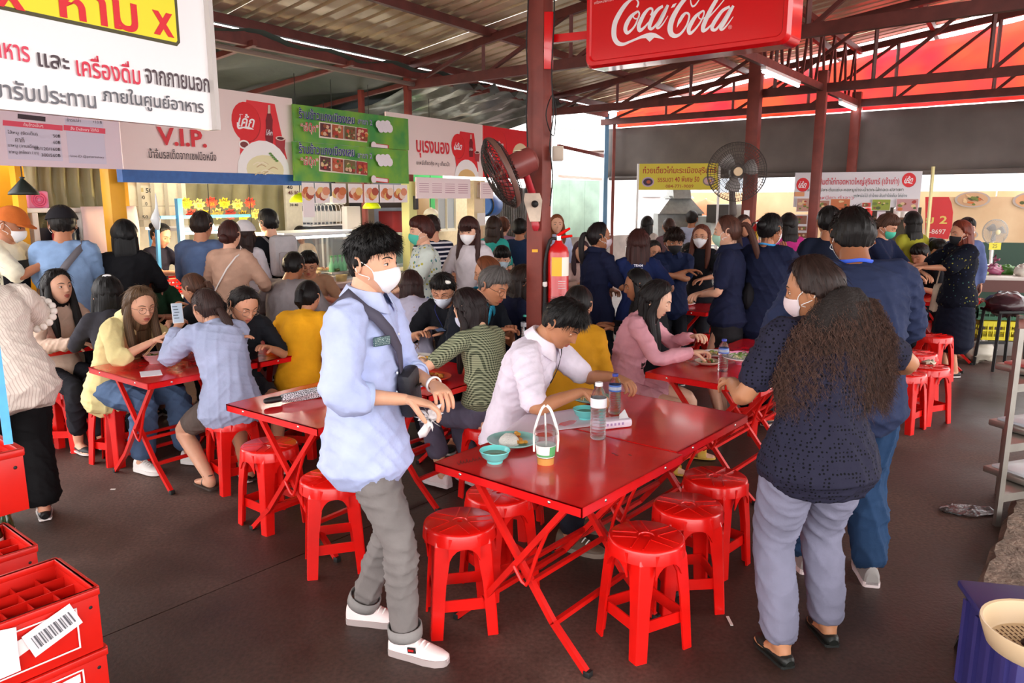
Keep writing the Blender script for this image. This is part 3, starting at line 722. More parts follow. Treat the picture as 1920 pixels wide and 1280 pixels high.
green = person(868, 541, 'si', None, h=1.60, yaw=-46, lean=9, bend=6, hp=26, hy=-14, fem=1, skin='#dbab8e', hair=('long', '#1c1112', dict(L=.44, dir=(0, .0, -1))), lod=0, mask='#cdd6ea',
  top=dict(c='#bcc0a4', pat=('check', '#3a4236', 74, .5), sl=.42, hem=-.06, loose=.008, sll=.012, wr=.25), bottom=dict(c='#5f5a6c', L=.84, loose=.014, wr=1.4), shoes=('sneaker', '#dccaca', '#e0d4d4'), bangs=0,
  Lh=(-.24, .34, .84), Rh=(.16, .36, .66), Re=(1.0, -.5, -.4), Le=(-1, -.3, -.4), LF=(-.12, .30, .09), RF=(.02, .18, .10), label='woman in a green checked crop top sitting with her back turned, grey jeans')
polo = person(1078, 568, 'si', 3.98, h=1.68, yaw=112, lean=12, bend=14, hp=38, hy=6, skin='#b9805e', hair=('short', '#0e0c0c', dict(t=.030, fr=.055, n=1900, fl=.030, front=.012)), lod=0, down=1,
  top=dict(c='#e9dfee', sl=.46, hem=.05, loose=.022, sll=.022), bottom=dict(c='#1d1e28', L=.96), shoes=('sneaker', '#5b4a3a', '#8a7d70'), collar='#efe6f2',
  Rh=(.16, .44, .86), Lh=(-.14, .52, .88), Re=(1, -.2, -.8), Le=(-1, -.2, -.8), Rd=(-.4, .9, -.1), Ld=(.3, 1, -.2), curl=.85, hscale=1.05, label='man in a white polo shirt bent over his bowl at the front table')
pink = person(1243, 526, 'si', None, h=1.64, yaw=112, lean=10, bend=8, hp=24, hy=-4, fem=1, skin='#dcae94', hair=('long', '#140f10', dict(L=.46)), lod=0, down=1,
  top=dict(c='#d79aa6', sl=.97, hem=.16, loose=.020, sll=.014, name='cardigan'), bottom=dict(k='skirt', c='#d59aa6', L=.45), shoes=('slide', '#d9b04a', '#d9b04a'),
  Rh=(.12, .46, .84), Lh=(-.12, .42, .90), Re=(1, -.4, -.7), Le=(-1, -.4, -.7), curl=.8, LF=(-.30, .42, .08), RF=(.06, .30, .08), label='woman in a pink cardigan with long black hair eating at the middle table')
mustard = person(1088, 532, 'si', None, h=1.58, yaw=24, lean=6, bend=6, hp=14, fem=1, skin=SKB, hair=('pony', '#120e0e', dict(z=-.01, L=.10)), lod=1,
  top=dict(c='#c48a1c', sl=.75, hem=.12, loose=.03, name='blouse'), bottom=dict(k='skirt', c='#c48a1c', L=.6), shoes=('flat', '#2a2424'), Rh=(.10, .34, .80), Lh=(-.10, .34, .80), Re=(.4, -.5, -1), Le=(-.4, -.5, -1), label='woman in a loose mustard yellow dress seen from behind, hair tied low')
yel = person(247, 546, 'si', None, h=1.64, root=(-2.74, 5.10), yaw=110, lean=20, bend=12, hp=12, hy=16, fem=1, skin='#d6a184', hair=('long', '#5a4430', dict(L=.34)), lod=0, down=1, glasses='#6b5a50',
  top=dict(c='#e6d69a', sl=.62, hem=.14, loose=.03, sll=.022), bottom=dict(c='#4f6484', L=.92, wide=1, loose=.012, wr=1.3), shoes=('sneaker', '#dcd6d2', '#e3dedb'), collar='#ead9a0',
  Rh=(.10, .50, .90), Lh=(-.08, .56, .84), Re=(1, -.3, -.8), Le=(-1, -.3, -.8), curl=.8, RF=(.14, .34, .08), LF=(-.10, .52, .08), label='woman in a pale yellow shirt, jeans and white sneakers eating with chopsticks')
lav = person(378, 551, 'si', None, h=1.64, root=(-1.76, 4.62), yaw=-42, lean=17, bend=13, hp=12, hy=-12, fem=1, g=1.05, skin='#c8957a', hair=('pony', '#33221f', dict(z=-.03, L=.22, tail=(.25, -.3, -1))), lod=0,
  top=dict(c='#a3acca', sl=.95, hem=.08, loose=.026, sll=.024, name='sweater'), bottom=dict(k='skirt', c='#5d514c', L=.52), shoes=('sandal', '#2a221e', '#3a302a'),
  Lh=(-.12, .50, .96), Rh=(.04, .54, .80), Re=(1, -.3, -.8), Le=(-.7, .1, -1), curl=.7, RF=(.10, .02, .09), LF=(-.16, .02, .09), label='woman in a pale grey-blue sweater and short skirt reading a phone, ponytail to the camera')
stripe = person(-42, 428, 'st', 3.75, root=(P(40, 985).x, 4.05), yaw=-40, lean=30, bend=16, roll=-6, fem=1, g=1.15, skin='#c48a6e', hair=('long', '#3b2a24', dict(L=.25)), lod=0, 
  top=dict(c='#ece4dc', pat=('vs', '#cfc0b6', 55, .22), sl=.42, hem=.16, loose=.035, sll=.045, name='blouse'), bottom=dict(c='#0f0e10', L=.95, wide=1), shoes=('flat', '#141314'),
  Rh=(.12, .62, 1.02), Lh=(-.1, .6, 1.0), Re=(1.2, -.3, -.15), label='woman in a cream pinstriped blouse with scalloped sleeves at the left edge')
blk = person(463, 538, 'si', None, h=1.60, yaw=142, lean=14, bend=8, hp=30, hy=-10, fem=1, skin=SKB, hair=('pony', '#16100f', dict(z=0, L=.12)), lod=0, glasses='#8a7a70', down=1,
  top=dict(c='#1b1d22', sl=.45, hem=.05, loose=.018), bottom=dict(k='skirt', c='#2a2c33', L=.5), shoes=('flat', '#222222'), Rh=(.12, .34, .90), Lh=(-.10, .34, .84), label='woman in a black t-shirt and glasses eating from a green bowl')
def mp(*a, **k): k.setdefault('lod', 1); return person(*a, **k)
hairg = None
kid = mp(580, 523, 'si', None, h=1.5, yaw=12, lean=10, bend=8, hp=14, fem=1, skin=SKB, hair=('pony', '#0f0c0d', dict(z=.02, L=.12)), top=dict(c='#e2a01c', sl=.5, hem=.16, loose=.035, sll=.03), bottom=dict(c='#17161a', L=.9), shoes=('flat', '#222222'), Rh=(.18, .34, .84), Lh=(-.18, .34, .84), label='person in a bright yellow t-shirt with a black ponytail, back to the camera')
mp(103, 503, 'si', None, h=1.62, yaw=118, lean=6, bend=4, hp=-4, hy=-4, fem=1, skin=SKA, hair=('long', '#120d0d', dict(L=.42)), top=dict(c='#d6b9a6', sl=.95, hem=.1, loose=.02, name='cardigan'), bottom=dict(c='#202026', L=.9), Rh=(.1, .4, .80), Lh=(-.1, .42, .82), label='long haired woman in a beige cardigan looking up beside the left edge table', shoes=('flat', '#222222'), lod=0)
mp(198, 514, 'si', None, h=1.6, yaw=-35, lean=8, bend=6, hp=10, fem=1, skin=SKB, hair=('long', '#0d0b0c', dict(L=.36)), top=dict(c='#39383f', sl=.9, hem=.1), bottom=dict(c='#202026'), clip=('#e8e8ea', 0, -.05, .115), Rh=(.1, .4, .80), Lh=(-.1, .42, .82), label='woman in dark grey seen from behind, long black hair with a white clip', shoes=('flat', '#222222'))
mp(265, 490, 'si', None, h=1.68, yaw=165, lean=12, bend=8, hp=28, hy=10, skin=SKB, hair=('short', '#0f0d0d', dict(t=.035, fr=.035, front=.015, fuzz=1, n=500)), glasses='#5a4a40', down=1, top=dict(c='#23402c', sl=.5, hem=.05, loose=.02), bottom=dict(c='#202026'), Rh=(.14, .36, .86), Lh=(-.14, .36, .82), label='man in a dark green t-shirt and glasses eating, facing the camera', shoes=('flat', '#222222'), lod=0)
mp(352, 511, 'si', None, h=1.6, yaw=-62, lean=16, bend=8, hp=22, hy=-10, fem=1, skin=SKB, hair=('pony', '#4b3023', dict(z=.0, L=.16)), top=dict(c='#1a1a1d', sl=.6, hem=.06), bottom=dict(c='#202026'), Rh=(.08, .38, .95), Lh=(-.12, .40, .84), label='woman in black with a brown ponytail eating, turned to the left', shoes=('flat', '#222222'))
mp(552, 471, 'si', 6.7, h=1.72, yaw=14, lean=12, bend=8, hp=10, g=1.08, skin=SKC, hair=('short', '#100d0d', dict(t=.022, fr=.05)), top=dict(c='#8d8588', sl=.5, hem=.06, loose=.022), bottom=dict(c='#2a2a2e'), Rh=(.18, .36, .84), Lh=(-.2, .36, .82), label='broad man in a grey t-shirt seated with his back turned by the pink counter', shoes=('flat', '#222222'))
mp(577, 472, 'si', 7.6, h=1.6, yaw=170, lean=8, bend=6, hp=22, skin=SKB, hair=('short', '#100d0d'), glasses='#5a4a40', top=dict(c='#b08a6e', sl=.5), bottom=dict(c='#202026'), Rh=(.14, .3, .86), Lh=(-.14, .3, .86), label='seated person with glasses facing the man in the grey t-shirt')
mp(768, 506, 'si', None, h=1.6, yaw=-14, lean=14, bend=10, hp=22, fem=1, skin=SKA, hair=('long', '#2c1715', dict(L=.16, front=0)), top=dict(c='#c3bfd6', sl=.82, hem=.08, loose=.026, sll=.024, name='blouse'), bottom=dict(c='#26262c'), Rh=(.12, .36, .84), Lh=(-.16, .36, .84), label='woman in a lilac blouse with a lace strip down the back', shoes=('flat', '#222222'))
mp(828, 513, 'si', None, h=1.66, yaw=-162, lean=12, bend=10, hp=26, hy=-8, skin=SKB, hair=('short', '#14100f', dict(t=.022, fr=.055, fuzz=1, n=500)), glasses='#3a3430', mask='#d3dae8', down=1, clip=('#efece4', -.05, .05, .10), top=dict(c='#15161c', sl=.5, hem=.05, loose=.02), bottom=dict(c='#202026'), Rh=(.13, .36, .84), Lh=(-.06, .36, .86), label='man in a black t-shirt, face mask and blue lanyard looking at his phone', shoes=('flat', '#222222'), lod=0)
mp(935, 500, 'si', 5.5, h=1.7, yaw=124, lean=20, bend=10, hp=24, skin='#b87e5e', hair=('short', '#54504e', dict(t=.020, fr=.058, fuzz=1, n=600)), glasses='#2a2624', down=1, top=dict(c='#171b24', sl=.5, hem=.05, loose=.022), bottom=dict(c='#202026'), collar='#2fa4c8', Rh=(.14, .42, .88), Lh=(-.1, .42, .88), label='grey haired man with glasses in a black polo with a turquoise collar', shoes=('flat', '#222222'), lod=0)
mp(905, 480, 'si', 6.3, h=1.62, yaw=-88, lean=8, bend=6, hp=14, fem=1, skin=SKB, hair=('long', '#6b3a22', dict(L=.22)), top=dict(c='#6a4a3a', sl=.5), bottom=dict(c='#202026'), Rh=(.1, .36, .84), Lh=(-.1, .36, .84), label='seated woman with auburn hair in profile behind the grey haired man')
mp(941, 461, 'si', None, h=1.62, yaw=178, hp=8, skin=SKA, hair=('short', '#0e0c0c', dict(t=.03, fr=.03, front=.012)), mask='#bcd4e0', glasses='#4a4440', top=dict(c='#6f3f3c', sl=.5), bottom=dict(c='#202026'), Rh=(.12, .36, .80), Lh=(-.12, .36, .80), label='seated person with a black fringe and pale blue mask facing the camera')
mp(978, 447, 'si', None, h=1.66, yaw=165, lean=6, hp=18, skin=SKC, hair=('short', '#14100e'), top=dict(c='#b8a596', pat=('check', '#8a7264', 30, .3), sl=.9), bottom=dict(c='#202026'), Rh=(.04, .22, 1.10), Lh=(-.14, .34, .84), label='man in a beige checked shirt with his hand at his mouth')
mp(990, 496, 'si', None, h=1.62, yaw=70, lean=8, hp=20, fem=1, skin=SKC, hair=('long', '#22140f', dict(L=.30)), top=dict(c='#191d36', sl=.5), bottom=dict(c='#202026'), Rh=(.14, .36, .84), Lh=(-.1, .36, .84), label='woman in navy with long dark brown hair partly behind the red-brown post')
mp(975, 409, 'st', 9.3, yaw=10, skin=SKC, hair=('short', '#14100e'), lod=2, top=dict(c='#22304e', sl=.5), label='man in a blue t-shirt, back turned, beyond the seated diners')
# ---- queue at the stalls
mp(28, 389, 'st', 5.9, yaw=84, hp=18, bend=8, skin=SKC, hair=None, cap='#b8612a', mask='#e6e4e4', top=dict(c='#d9d3bd', sl=.5, hem=.1, loose=.03), Rh=(.08, .40, 1.33), Lh=(-.08, .40, 1.31), label='cook in a cream t-shirt, black apron, red and yellow cap and white mask', name='person')
mp(113, 386, 'st', 5.9, yaw=-16, hy=-16, hp=6, skin=SKC, hair=('short', '#17120f'), cap='#1c1a1e', mask='#e6e4e4', top=dict(c='#7d98bd', sl=.9, hem=.16, loose=.032, sll=.026), bottom=dict(c='#2a2a30'), Rh=(.12, .36, 1.05), Lh=(-.14, .36, 1.05), label='man in a faded denim shirt and black cap with a grey sling strap', shoes=('sneaker', '#444444'))
mp(231, 410, 'st', 6.1, yaw=-10, hy=-14, fem=1, skin=SKA, hair=('bob', '#09090b', dict(L=.17)), mask='#e6e4e4', top=dict(c='#101014', sl=.9, hem=.16, loose=.03), bottom=dict(c='#15151a'), Rh=(.12, .36, 1.05), Lh=(-.14, .36, 1.05), label='woman all in black with a black bob at the stall queue', shoes=('flat', '#222222'))
mp(306, 418, 'st', 7.6, yaw=104, hp=24, bend=8, fem=1, skin=SKB, hair=('bun', '#0f0c0c'), top=dict(c='#1d1b2a', sl=.4), Rh=(.1, .42, 1.08), Lh=(-.1, .42, 1.05), label='stall vendor in a dark top leaning over the pans beside the hanging bulb')
mp(378, 394, 'st', 6.7, yaw=4, hp=6, skin=SKB, hair=('short', '#241a17', dict(t=.018)), top=dict(c='#55698f', sl=.6, hem=.16, loose=.03), bottom=dict(c='#22232b'), Rh=(.14, .36, 1.05), Lh=(-.16, .30, 1.0), label='man in a slate blue shirt, back turned, in front of the sale signs', shoes=('flat', '#222222'))
bei = mp(429, 410, 'st', 6.5, yaw=8, fem=1, skin=SKA, hair=('bun', '#3a1c18', dict(z=-.02)), top=dict(c='#b5907c', sl=.95, hem=.06, loose=.03, sll=.024), bottom=dict(k='skirt', c='#131217', L=.85), Rh=(.16, .30, 1.02), Lh=(-.16, .30, 1.02), label='woman in a beige blouse and black skirt with a thin white bag strap', shoes=('flat', '#222222'))
mp(457, 413, 'st', 7.4, yaw=0, fem=1, skin=SKA, hair=('long', '#2a1815', dict(L=.32)), cap='#ddd8da', top=dict(c='#d9d5de', sl=.5, hem=.1), bottom=dict(c='#1a1a20'), label='woman with a white baseball cap and long brown hair in the queue', shoes=('flat', '#222222'))
mp(500, 392, 'st', 7.6, yaw=-52, hp=6, skin=SKA, hair=('short', '#110e0e', dict(t=.03)), top=dict(c='#1b1c22', sl=.95, hem=.1), bottom=dict(c='#1a1a20'), Rh=(.12, .36, 1.05), Lh=(-.14, .36, 1.05), label='young man in a black sweater wearing a pale backpack', shoes=('flat', '#222222'))
mp(562, 424, 'st', 10.6, yaw=170, skin=SKC, hair=('short', '#1c1613'), lod=2, top=dict(c='#cbb59a', sl=.5), label='cook in a tan shirt behind the lit glass display case')
mp(787, 405, 'st', 6.8, yaw=-104, hy=-6, hp=4, fem=1, g=1.08, skin=SKA, hair=('short', '#3f1a15', dict(t=.030, sd=.018, fr=.05)), mask='#4fb7a0', top=dict(c='#d6dcd6', pat=('flor', '#7d8fb8', 26, .30), sl=.5, hem=.12, loose=.03, sll=.024), bottom=dict(c='#2a2a30'), Rh=(.12, .30, 1.0), Lh=(-.14, .30, 1.0), label='woman with short auburn hair, teal mask and a flower print blouse', shoes=('flat', '#222222'))
mp(806, 405, 'st', 7.9, yaw=-28, hp=24, skin=SKB, hair=('short', '#241815'), top=dict(c='#e2e0e4', pat=('hs', '#191d33', 22, .6), sl=.5, hem=.1), bottom=dict(c='#2a2a30'), label='person in a navy and white striped t-shirt bending by the yellow post')
mp(877, 405, 'st', 7.0, yaw=-160, hp=10, fem=1, skin=SKA, hair=('long', '#3a1f1c', dict(L=.30)), bangs=1, mask='#efecee', top=dict(c='#cdc3c8', sl=.9, hem=.2, loose=.02, sll=.018, hood=1, name='hoodie'), bottom=dict(c='#55525c'), Rh=(.14, .2, 1.0), Lh=(-.14, .2, 1.0), label='long haired woman in a pale hooded top and white mask facing the camera', shoes=('flat', '#222222'))
mp(926, 404, 'st', 9.0, yaw=20, fem=1, skin=SKA, hair=('long', '#2a1a14', dict(L=.26)), lod=2, top=dict(c='#2f9a92', sl=.5), label='woman in a teal t-shirt with long hair near the blue barrel')
mp(943, 404, 'st', 9.6, yaw=10, fem=1, skin=SKA, hair=('pony', '#5b3524', dict(L=.2)), lod=2, top=dict(c='#a98fa8', sl=.5), label='woman in mauve with a brown ponytail near the blue barrel')
# ---- behind and right of the post
mp(1044, 401, 'st', 10.0, yaw=175, fem=1, skin=SKA, hair=('long', '#7a4426', dict(L=.22)), lod=2, top=dict(c='#b9c4e0', sl=.9), label='woman with copper hair in a pale blue top by the green sheet wall')
mp(1055, 438, 'si', None, h=1.66, yaw=150, fem=1, skin=SKB, hair=('long', '#2a1a18', dict(L=.26)), lod=2, top=dict(c='#d9cfc9', sl=.7), bottom=dict(c='#3a3a40'), label='seated woman in white blouse partly hidden by the fire extinguisher')
mp(1091, 450, 'si', None, h=1.66, yaw=168, hp=8, fem=1, skin=SKA, hair=('long', '#3a2028', dict(L=.24)), top=dict(c='#d3b3aa', sl=.95), bottom=dict(c='#3a3a40'), Rh=(.1, .3, .86), Lh=(-.1, .3, .86), label='seated woman in a cream cardigan looking at her phone beside the fire extinguisher')
mp(1124, 414, 'st', 6.6, yaw=62, hy=14, fem=1, g=1.08, skin=SKC, hair=('pony', '#1b1314', dict(z=.02, L=.30)), mask='#e2cfd8', glasses='#8a7a70', top=dict(c=NAVY, sl=.45, hem=.12, loose=.02), bottom=dict(k='skirt', c='#11131d', L=.7), collar=NAVY, Rh=(.10, .30, 1.02), Lh=(-.10, .32, 1.10), label='woman in a navy polo with a pink mask and ponytail standing in profile', shoes=('flat', '#222222'), lod=0)
nbk = mp(1198, 428, 'st', 6.5, yaw=8, fem=1, skin=SKB, hair=('bob', '#3a1c18', dict(L=.24)), top=dict(c='#1b2752', sl=.42, hem=.12, loose=.024), bottom=dict(c='#15161d'), label='woman in a blue t-shirt with straight auburn hair, back turned', shoes=('flat', '#222222'), Rh=(.2, .2, 1.0), Lh=(-.2, .2, 1.0), lod=0)
mp(1266, 428, 'st', 7.4, yaw=178, hp=12, skin=SKC, hair=('short', '#20130f', dict(t=.032, fr=.035, sd=.016, front=.01)), mask='#15151a', glasses='#3a3430', top=dict(c='#18213f', sl=.45, hem=.12, loose=.022), bottom=dict(c='#14151c'), collar='#18213f', Rh=(-.10, .20, 1.13), Lh=(.10, .24, 1.10), Re=(1.2, .1, -.8), Le=(-1.2, .1, -.8), Rd=(-1, .1, .1), Ld=(1, .1, .1), label='person in a navy polo with arms crossed and a black mask', shoes=('flat', '#222222'), lod=0)
mp(1228, 450, 'si', None, h=1.64, yaw=165, hp=14, fem=1, skin=SKB, hair=('bob', '#14100f'), glasses='#3a3430', lod=2, top=dict(c='#d8cfd4', sl=.5), label='seated woman with glasses and a white top behind the auburn haired woman')
mp(1188, 503, 'si', None, h=1.6, yaw=-86, lean=10, bend=8, hp=14, fem=1, skin=SKC, hair=('long', '#0e0b0d', dict(L=.30)), clip=('#efe6e8', .0, -.07, .09), top=dict(c='#1a191e', sl=.9), bottom=dict(c='#17171c'), Rh=(.1, .38, .82), Lh=(-.1, .38, .82), label='woman in black with a white hair clip seated in profile facing left', shoes=('flat', '#222222'))
pst = mp(1362, 401, 'st', 6.0, yaw=-66, hp=6, fem=1, skin=SKA, hair=('pony', '#4a2c22', dict(z=.04, L=.36, tail=(.1, -.35, -1))), mask='#a8d0b8', top=dict(c=NAVY, sl=.42, hem=.06, loose=.016), bottom=dict(k='skirt', c='#1d1b1e', L=.62, flare=.0), collar=NAVY, Rh=(-.02, .20, 1.06), Lh=(-.02, .22, 1.04), label='woman in a navy polo and long black skirt with a high brown ponytail', shoes=('flat', '#222222'), lod=0)
mp(1316, 420, 'st', 8.0, yaw=-150, fem=1, skin=SKB, hair=('long', '#5a2c1e', dict(L=.34)), mask='#e2dfe2', glasses='#6a5a50', top=dict(c='#15161c', sl=.45), Rh=(.1, .3, 1.0), Lh=(-.1, .3, 1.0), label='woman with long auburn hair, glasses and white mask in black')
mp(1300, 455, 'si', None, h=1.62, yaw=130, hp=30, lean=10, fem=1, skin=SKA, hair=('pony', '#14100f', dict(L=.12)), top=dict(c='#a9a2aa', sl=.5), Rh=(.12, .40, .88), Lh=(-.12, .40, .86), down=1, label='seated woman looking down at her food behind the navy ponytail woman')
mp(1298, 395, 'st', 12.2, yaw=20, skin=SKC, hair=('short', '#1c1512'), lod=2, top=dict(c='#a9b0c8', sl=.5), label='man in a pale blue shirt ordering at the far hood stall')
mp(1255, 407, 'st', 10.6, yaw=0, fem=1, skin=SKB, hair=('bun', '#3a241c', dict(z=-.01)), lod=2, top=dict(c='#6b5054', sl=.6), label='woman in a dull plum shirt with her hair up facing the hood stall')
mp(1214, 404, 'st', 11.4, yaw=30, fem=1, skin=SKA, hair=('bob', '#17110f', dict(L=.2)), lod=2, top=dict(c='#c9bdb2', sl=.5), label='black haired woman in a cream top at the far food wall')
mp(1395, 402, 'st', 9.0, yaw=150, fem=1, skin=SKB, hair=('long', '#3a2018', dict(L=.3)), lod=2, top=dict(c='#1a2040', sl=.5), label='woman in navy just behind the far red-brown post')
hnd = mp(1450, 397, 'st', 6.0, yaw=46, hy=8, hp=10, fem=1, g=1.12, skin=SKC, hair=('bun', '#0f0d0e', dict(z=.02)), mask='#e6dfe2', top=dict(c='#161c35', sl=.42, hem=.14, loose=.022), bottom=dict(c='#13151f'), Rh=(.02, .24, 1.34), Lh=(-.14, .26, 1.05), Re=(.9, .3, -.8), Rd=(-.2, .2, 1), label='woman in navy with a blue lanyard holding her hand to her mask', shoes=('flat', '#222222'), lod=0)
mp(1480, 398, 'st', 8.6, yaw=0, fem=1, skin=SKB, hair=('long', '#17100f', dict(L=.3)), lod=2, top=dict(c='#b8307c', sl=.5), label='woman in a magenta top seen from behind near the menu photos')
mp(1556, 387, 'st', 6.6, yaw=14, skin=SKC, hair=('short', '#120f0f'), top=dict(c='#141a2c', sl=.9), label='man in a dark shirt just left of the tall man in navy', bottom=dict(c='#15161d'))
mp(1510, 449, 'si', None, h=1.66, yaw=0, skin=SKB, hair=('short', '#17110f'), lod=2, top=dict(c='#9fb2d8', sl=.5), bottom=dict(c='#22222a'), label='seated diner in a light blue shirt behind the frizzy haired woman')
mp(1673, 402, 'st', 8.0, yaw=140, hp=26, skin=SKB, hair=('short', '#4a3024', dict(t=.028, sd=.018)), mask='#4fc0a0', top=dict(c='#1c2440', sl=.5), Rh=(.1, .4, 1.06), Lh=(-.1, .4, 1.06), label='person in navy with a green mask looking down at the stall')
mp(1712, 395, 'st', 8.9, yaw=-10, fem=1, skin=SKA, hair=('long', '#15110f', dict(L=.32, front=0)), top=dict(c='#98942e', sl=.8), bottom=dict(c='#22222a'), label='woman in an olive green blouse with long black hair')
mp(1722, 458, 'si', None, h=1.68, yaw=-112, lean=16, hp=26, skin=SKB, hair=('short', '#15100e', dict(t=.03)), top=dict(c='#17181d', sl=.45), bottom=dict(c='#17181d'), Rh=(.12, .36, .82), Lh=(-.12, .36, .82), label='young man in a black t-shirt seated bending forward beside the navy dress', down=1)
mp(1750, 448, 'si', None, h=1.66, yaw=-150, hp=24, skin=SKB, hair=('short', '#17110f'), lod=2, top=dict(c='#c9bfd0', pat=('check', '#6a6a8a', 30, .3), sl=.5), bottom=dict(c='#22222a'), label='seated diner in a checked shirt behind the young man in black')
mp(1764, 449, 'si', 8.9, yaw=175, hp=20, skin=SKB, hair=('short', '#15100e'), lod=2, top=dict(c='#3a3a4a', sl=.5), bottom=dict(c='#22222a'), label='seated diner with dark hair facing the camera beside the checked shirt')
drs = mp(1800, 412, 'st', 7.7, yaw=-88, hy=-6, hp=10, fem=1, g=1.1, skin=SKB, hair=('bob', '#6b2c1c', dict(L=.20)), mask='#15151a', top=dict(c='#131729', pat=('flor', '#3a4468', 30, .2), sl=.5, hem=.1, loose=.035, sll=.05), bottom=dict(k='skirt', c='#121626', L=.66, flare=.07), Rh=(.1, .42, 1.12), Lh=(-.08, .42, 1.12), label='woman with red-brown curls in a navy dress carrying a cream tote', shoes=('flat', '#15151a'))
mp(1815, 408, 'st', 8.8, yaw=-170, skin=SKB, hair=('short', '#17110f'), mask='#e6e4e4', lod=2, top=dict(c='#5a6690', sl=.9), label='man in a blue shirt and white mask behind the navy dress', bottom=dict(c='#22222a'))
# ================================================================ setting
def xz(v, z): return Vector((v.x, v.y, z))
S0 = Vector((-2.38, 7.5, 0))                 # a point under the stall fronts; the row runs along UD
def sl(s, off=0, z=0): return S0+UD*s-ND*off+Z*z      # off = into the stalls
def srow(px, z=2.4, off=0):
    b = S0-ND*off; return on_line(px, b, UD, z)
YAW = math.atan2(UD.y, UD.x)
def RM(x, z=Z): x = Vector(x).normalized(); y = Vector(z).cross(x); return Matrix((x, y, z)).transposed()
MU = RM(UD); MV = RM(VD)
# floor
fm = bpy.data.materials.new('worn_concrete'); fm.use_nodes = True; N = fm.node_tree.nodes; L = fm.node_tree.links; b_ = N['Principled BSDF']
tc = N.new('ShaderNodeTexCoord'); n1 = N.new('ShaderNodeTexNoise'); n1.inputs['Scale'].default_value = .55; n1.inputs['Detail'].default_value = 7; n1.inputs['Roughness'].default_value = .62
n2 = N.new('ShaderNodeTexNoise'); n2.inputs['Scale'].default_value = 55; n2.inputs['Detail'].default_value = 8
r1 = N.new('ShaderNodeValToRGB'); e = r1.color_ramp.elements; e[0].position = .36; e[0].color = srgb('#2d1e19'); e[1].position = .68; e[1].color = srgb('#6e5248')
q = e.new(.5); q.color = srgb('#46322b')
r2 = N.new('ShaderNodeValToRGB'); e = r2.color_ramp.elements; e[0].position = .3; e[0].color = (.55, .55, .55, 1); e[1].position = .7; e[1].color = (1.25, 1.25, 1.25, 1)
mx = N.new('ShaderNodeMix'); mx.data_type = 'RGBA'; mx.blend_type = 'MULTIPLY'; mx.inputs[0].default_value = 1
for n_ in (n1, n2): L.new(tc.outputs['Object'], n_.inputs['Vector'])
L.new(n1.outputs['Fac'], r1.inputs[0]); L.new(n2.outputs['Fac'], r2.inputs[0]); L.new(r1.outputs[0], mx.inputs[6]); L.new(r2.outputs[0], mx.inputs[7]); L.new(mx.outputs[2], b_.inputs['Base Color'])
r3 = N.new('ShaderNodeMapRange'); r3.inputs[1].default_value = .35; r3.inputs[2].default_value = .65; r3.inputs[3].default_value = .36; r3.inputs[4].default_value = .78; L.new(n1.outputs['Fac'], r3.inputs[0]); L.new(r3.outputs[0], b_.inputs['Roughness'])
bp = N.new('ShaderNodeBump'); bp.inputs['Strength'].default_value = .22; bp.inputs['Distance'].default_value = .006; L.new(n2.outputs['Fac'], bp.inputs['Height']); L.new(bp.outputs[0], b_.inputs['Normal'])
mb = MB()
j0 = P(190, 1195); j1 = P(575, 1035); jd = (j1-j0).normalized(); jn = Vector((-jd.y, jd.x, 0)); g_ = .004
mb.prism([(-30, g_), (60, g_), (60, 40), (-30, 40)], j0-Z*.08, jd, jn, .08)
mb.prism([(-30, -20), (60, -20), (60, -g_), (-30, -g_)], j0-Z*.08, jd, jn, .08)
mb.box((0, 8, -.07), (60, 60, .02))
struct(mb.build('floor', fm, smooth=False))
# roof sheets : box-profile metal, rising away from the stalls
def roofz(p): return 3.42+.12*max(0, (Vector(p)-S0).dot(-VD)) 
RW = 13.0; U0, U1 = -7.5, 7.5
roofm = mat('roof_sheet', '#f2e8cc', .38, metal=.35, var=.14, scale=3, c2='#d4c8a8')
nrib = int((U1-U0)/.20)
per_sheet = 4
for k in range(0, nrib, per_sheet):
    mb = MB(); vs = []; prof = []
    for i in range(k, min(k+per_sheet, nrib)):
        u = U0+i*.20; prof += [(u, 0), (u+.135, 0), (u+.148, .050), (u+.187, .050)]
    prof.append((U0+min(k+per_sheet, nrib)*.20, 0))
    if k % 12: prof = [(u, z+.003*(k//4 % 3)) for u, z in prof]
    for (u, z) in prof:
        for s in (-.25, RW): vs.append(S0+UD*u-VD*s+Z*(3.42+.12*s+z))
    mb.add(vs, [(2*i, 2*i+2, 2*i+3, 2*i+1) for i in range(len(prof)-1)])
    o = mb.build('roof_sheet', roofm, smooth=False)
    so = o.modifiers.new('s', 'SOLIDIFY'); so.thickness = .004
    if k == 0: ROOT_ROOF = bpy.data.objects.new('ceiling', None); col.objects.link(ROOT_ROOF); struct(ROOT_ROOF)
    o.parent = ROOT_ROOF
# purlins along the row
for s in (.0, 1.25, 2.5, 3.75, 5.0, 6.25, 7.5, 8.75, 10.0, 11.3):
    MB().box(S0+UD*((U0+8.3)/2)-VD*s+Z*(3.37+.12*s), (8.3-U0, .055, .085), MU, STEEL).build('purlin', parent=ROOT_ROOF)
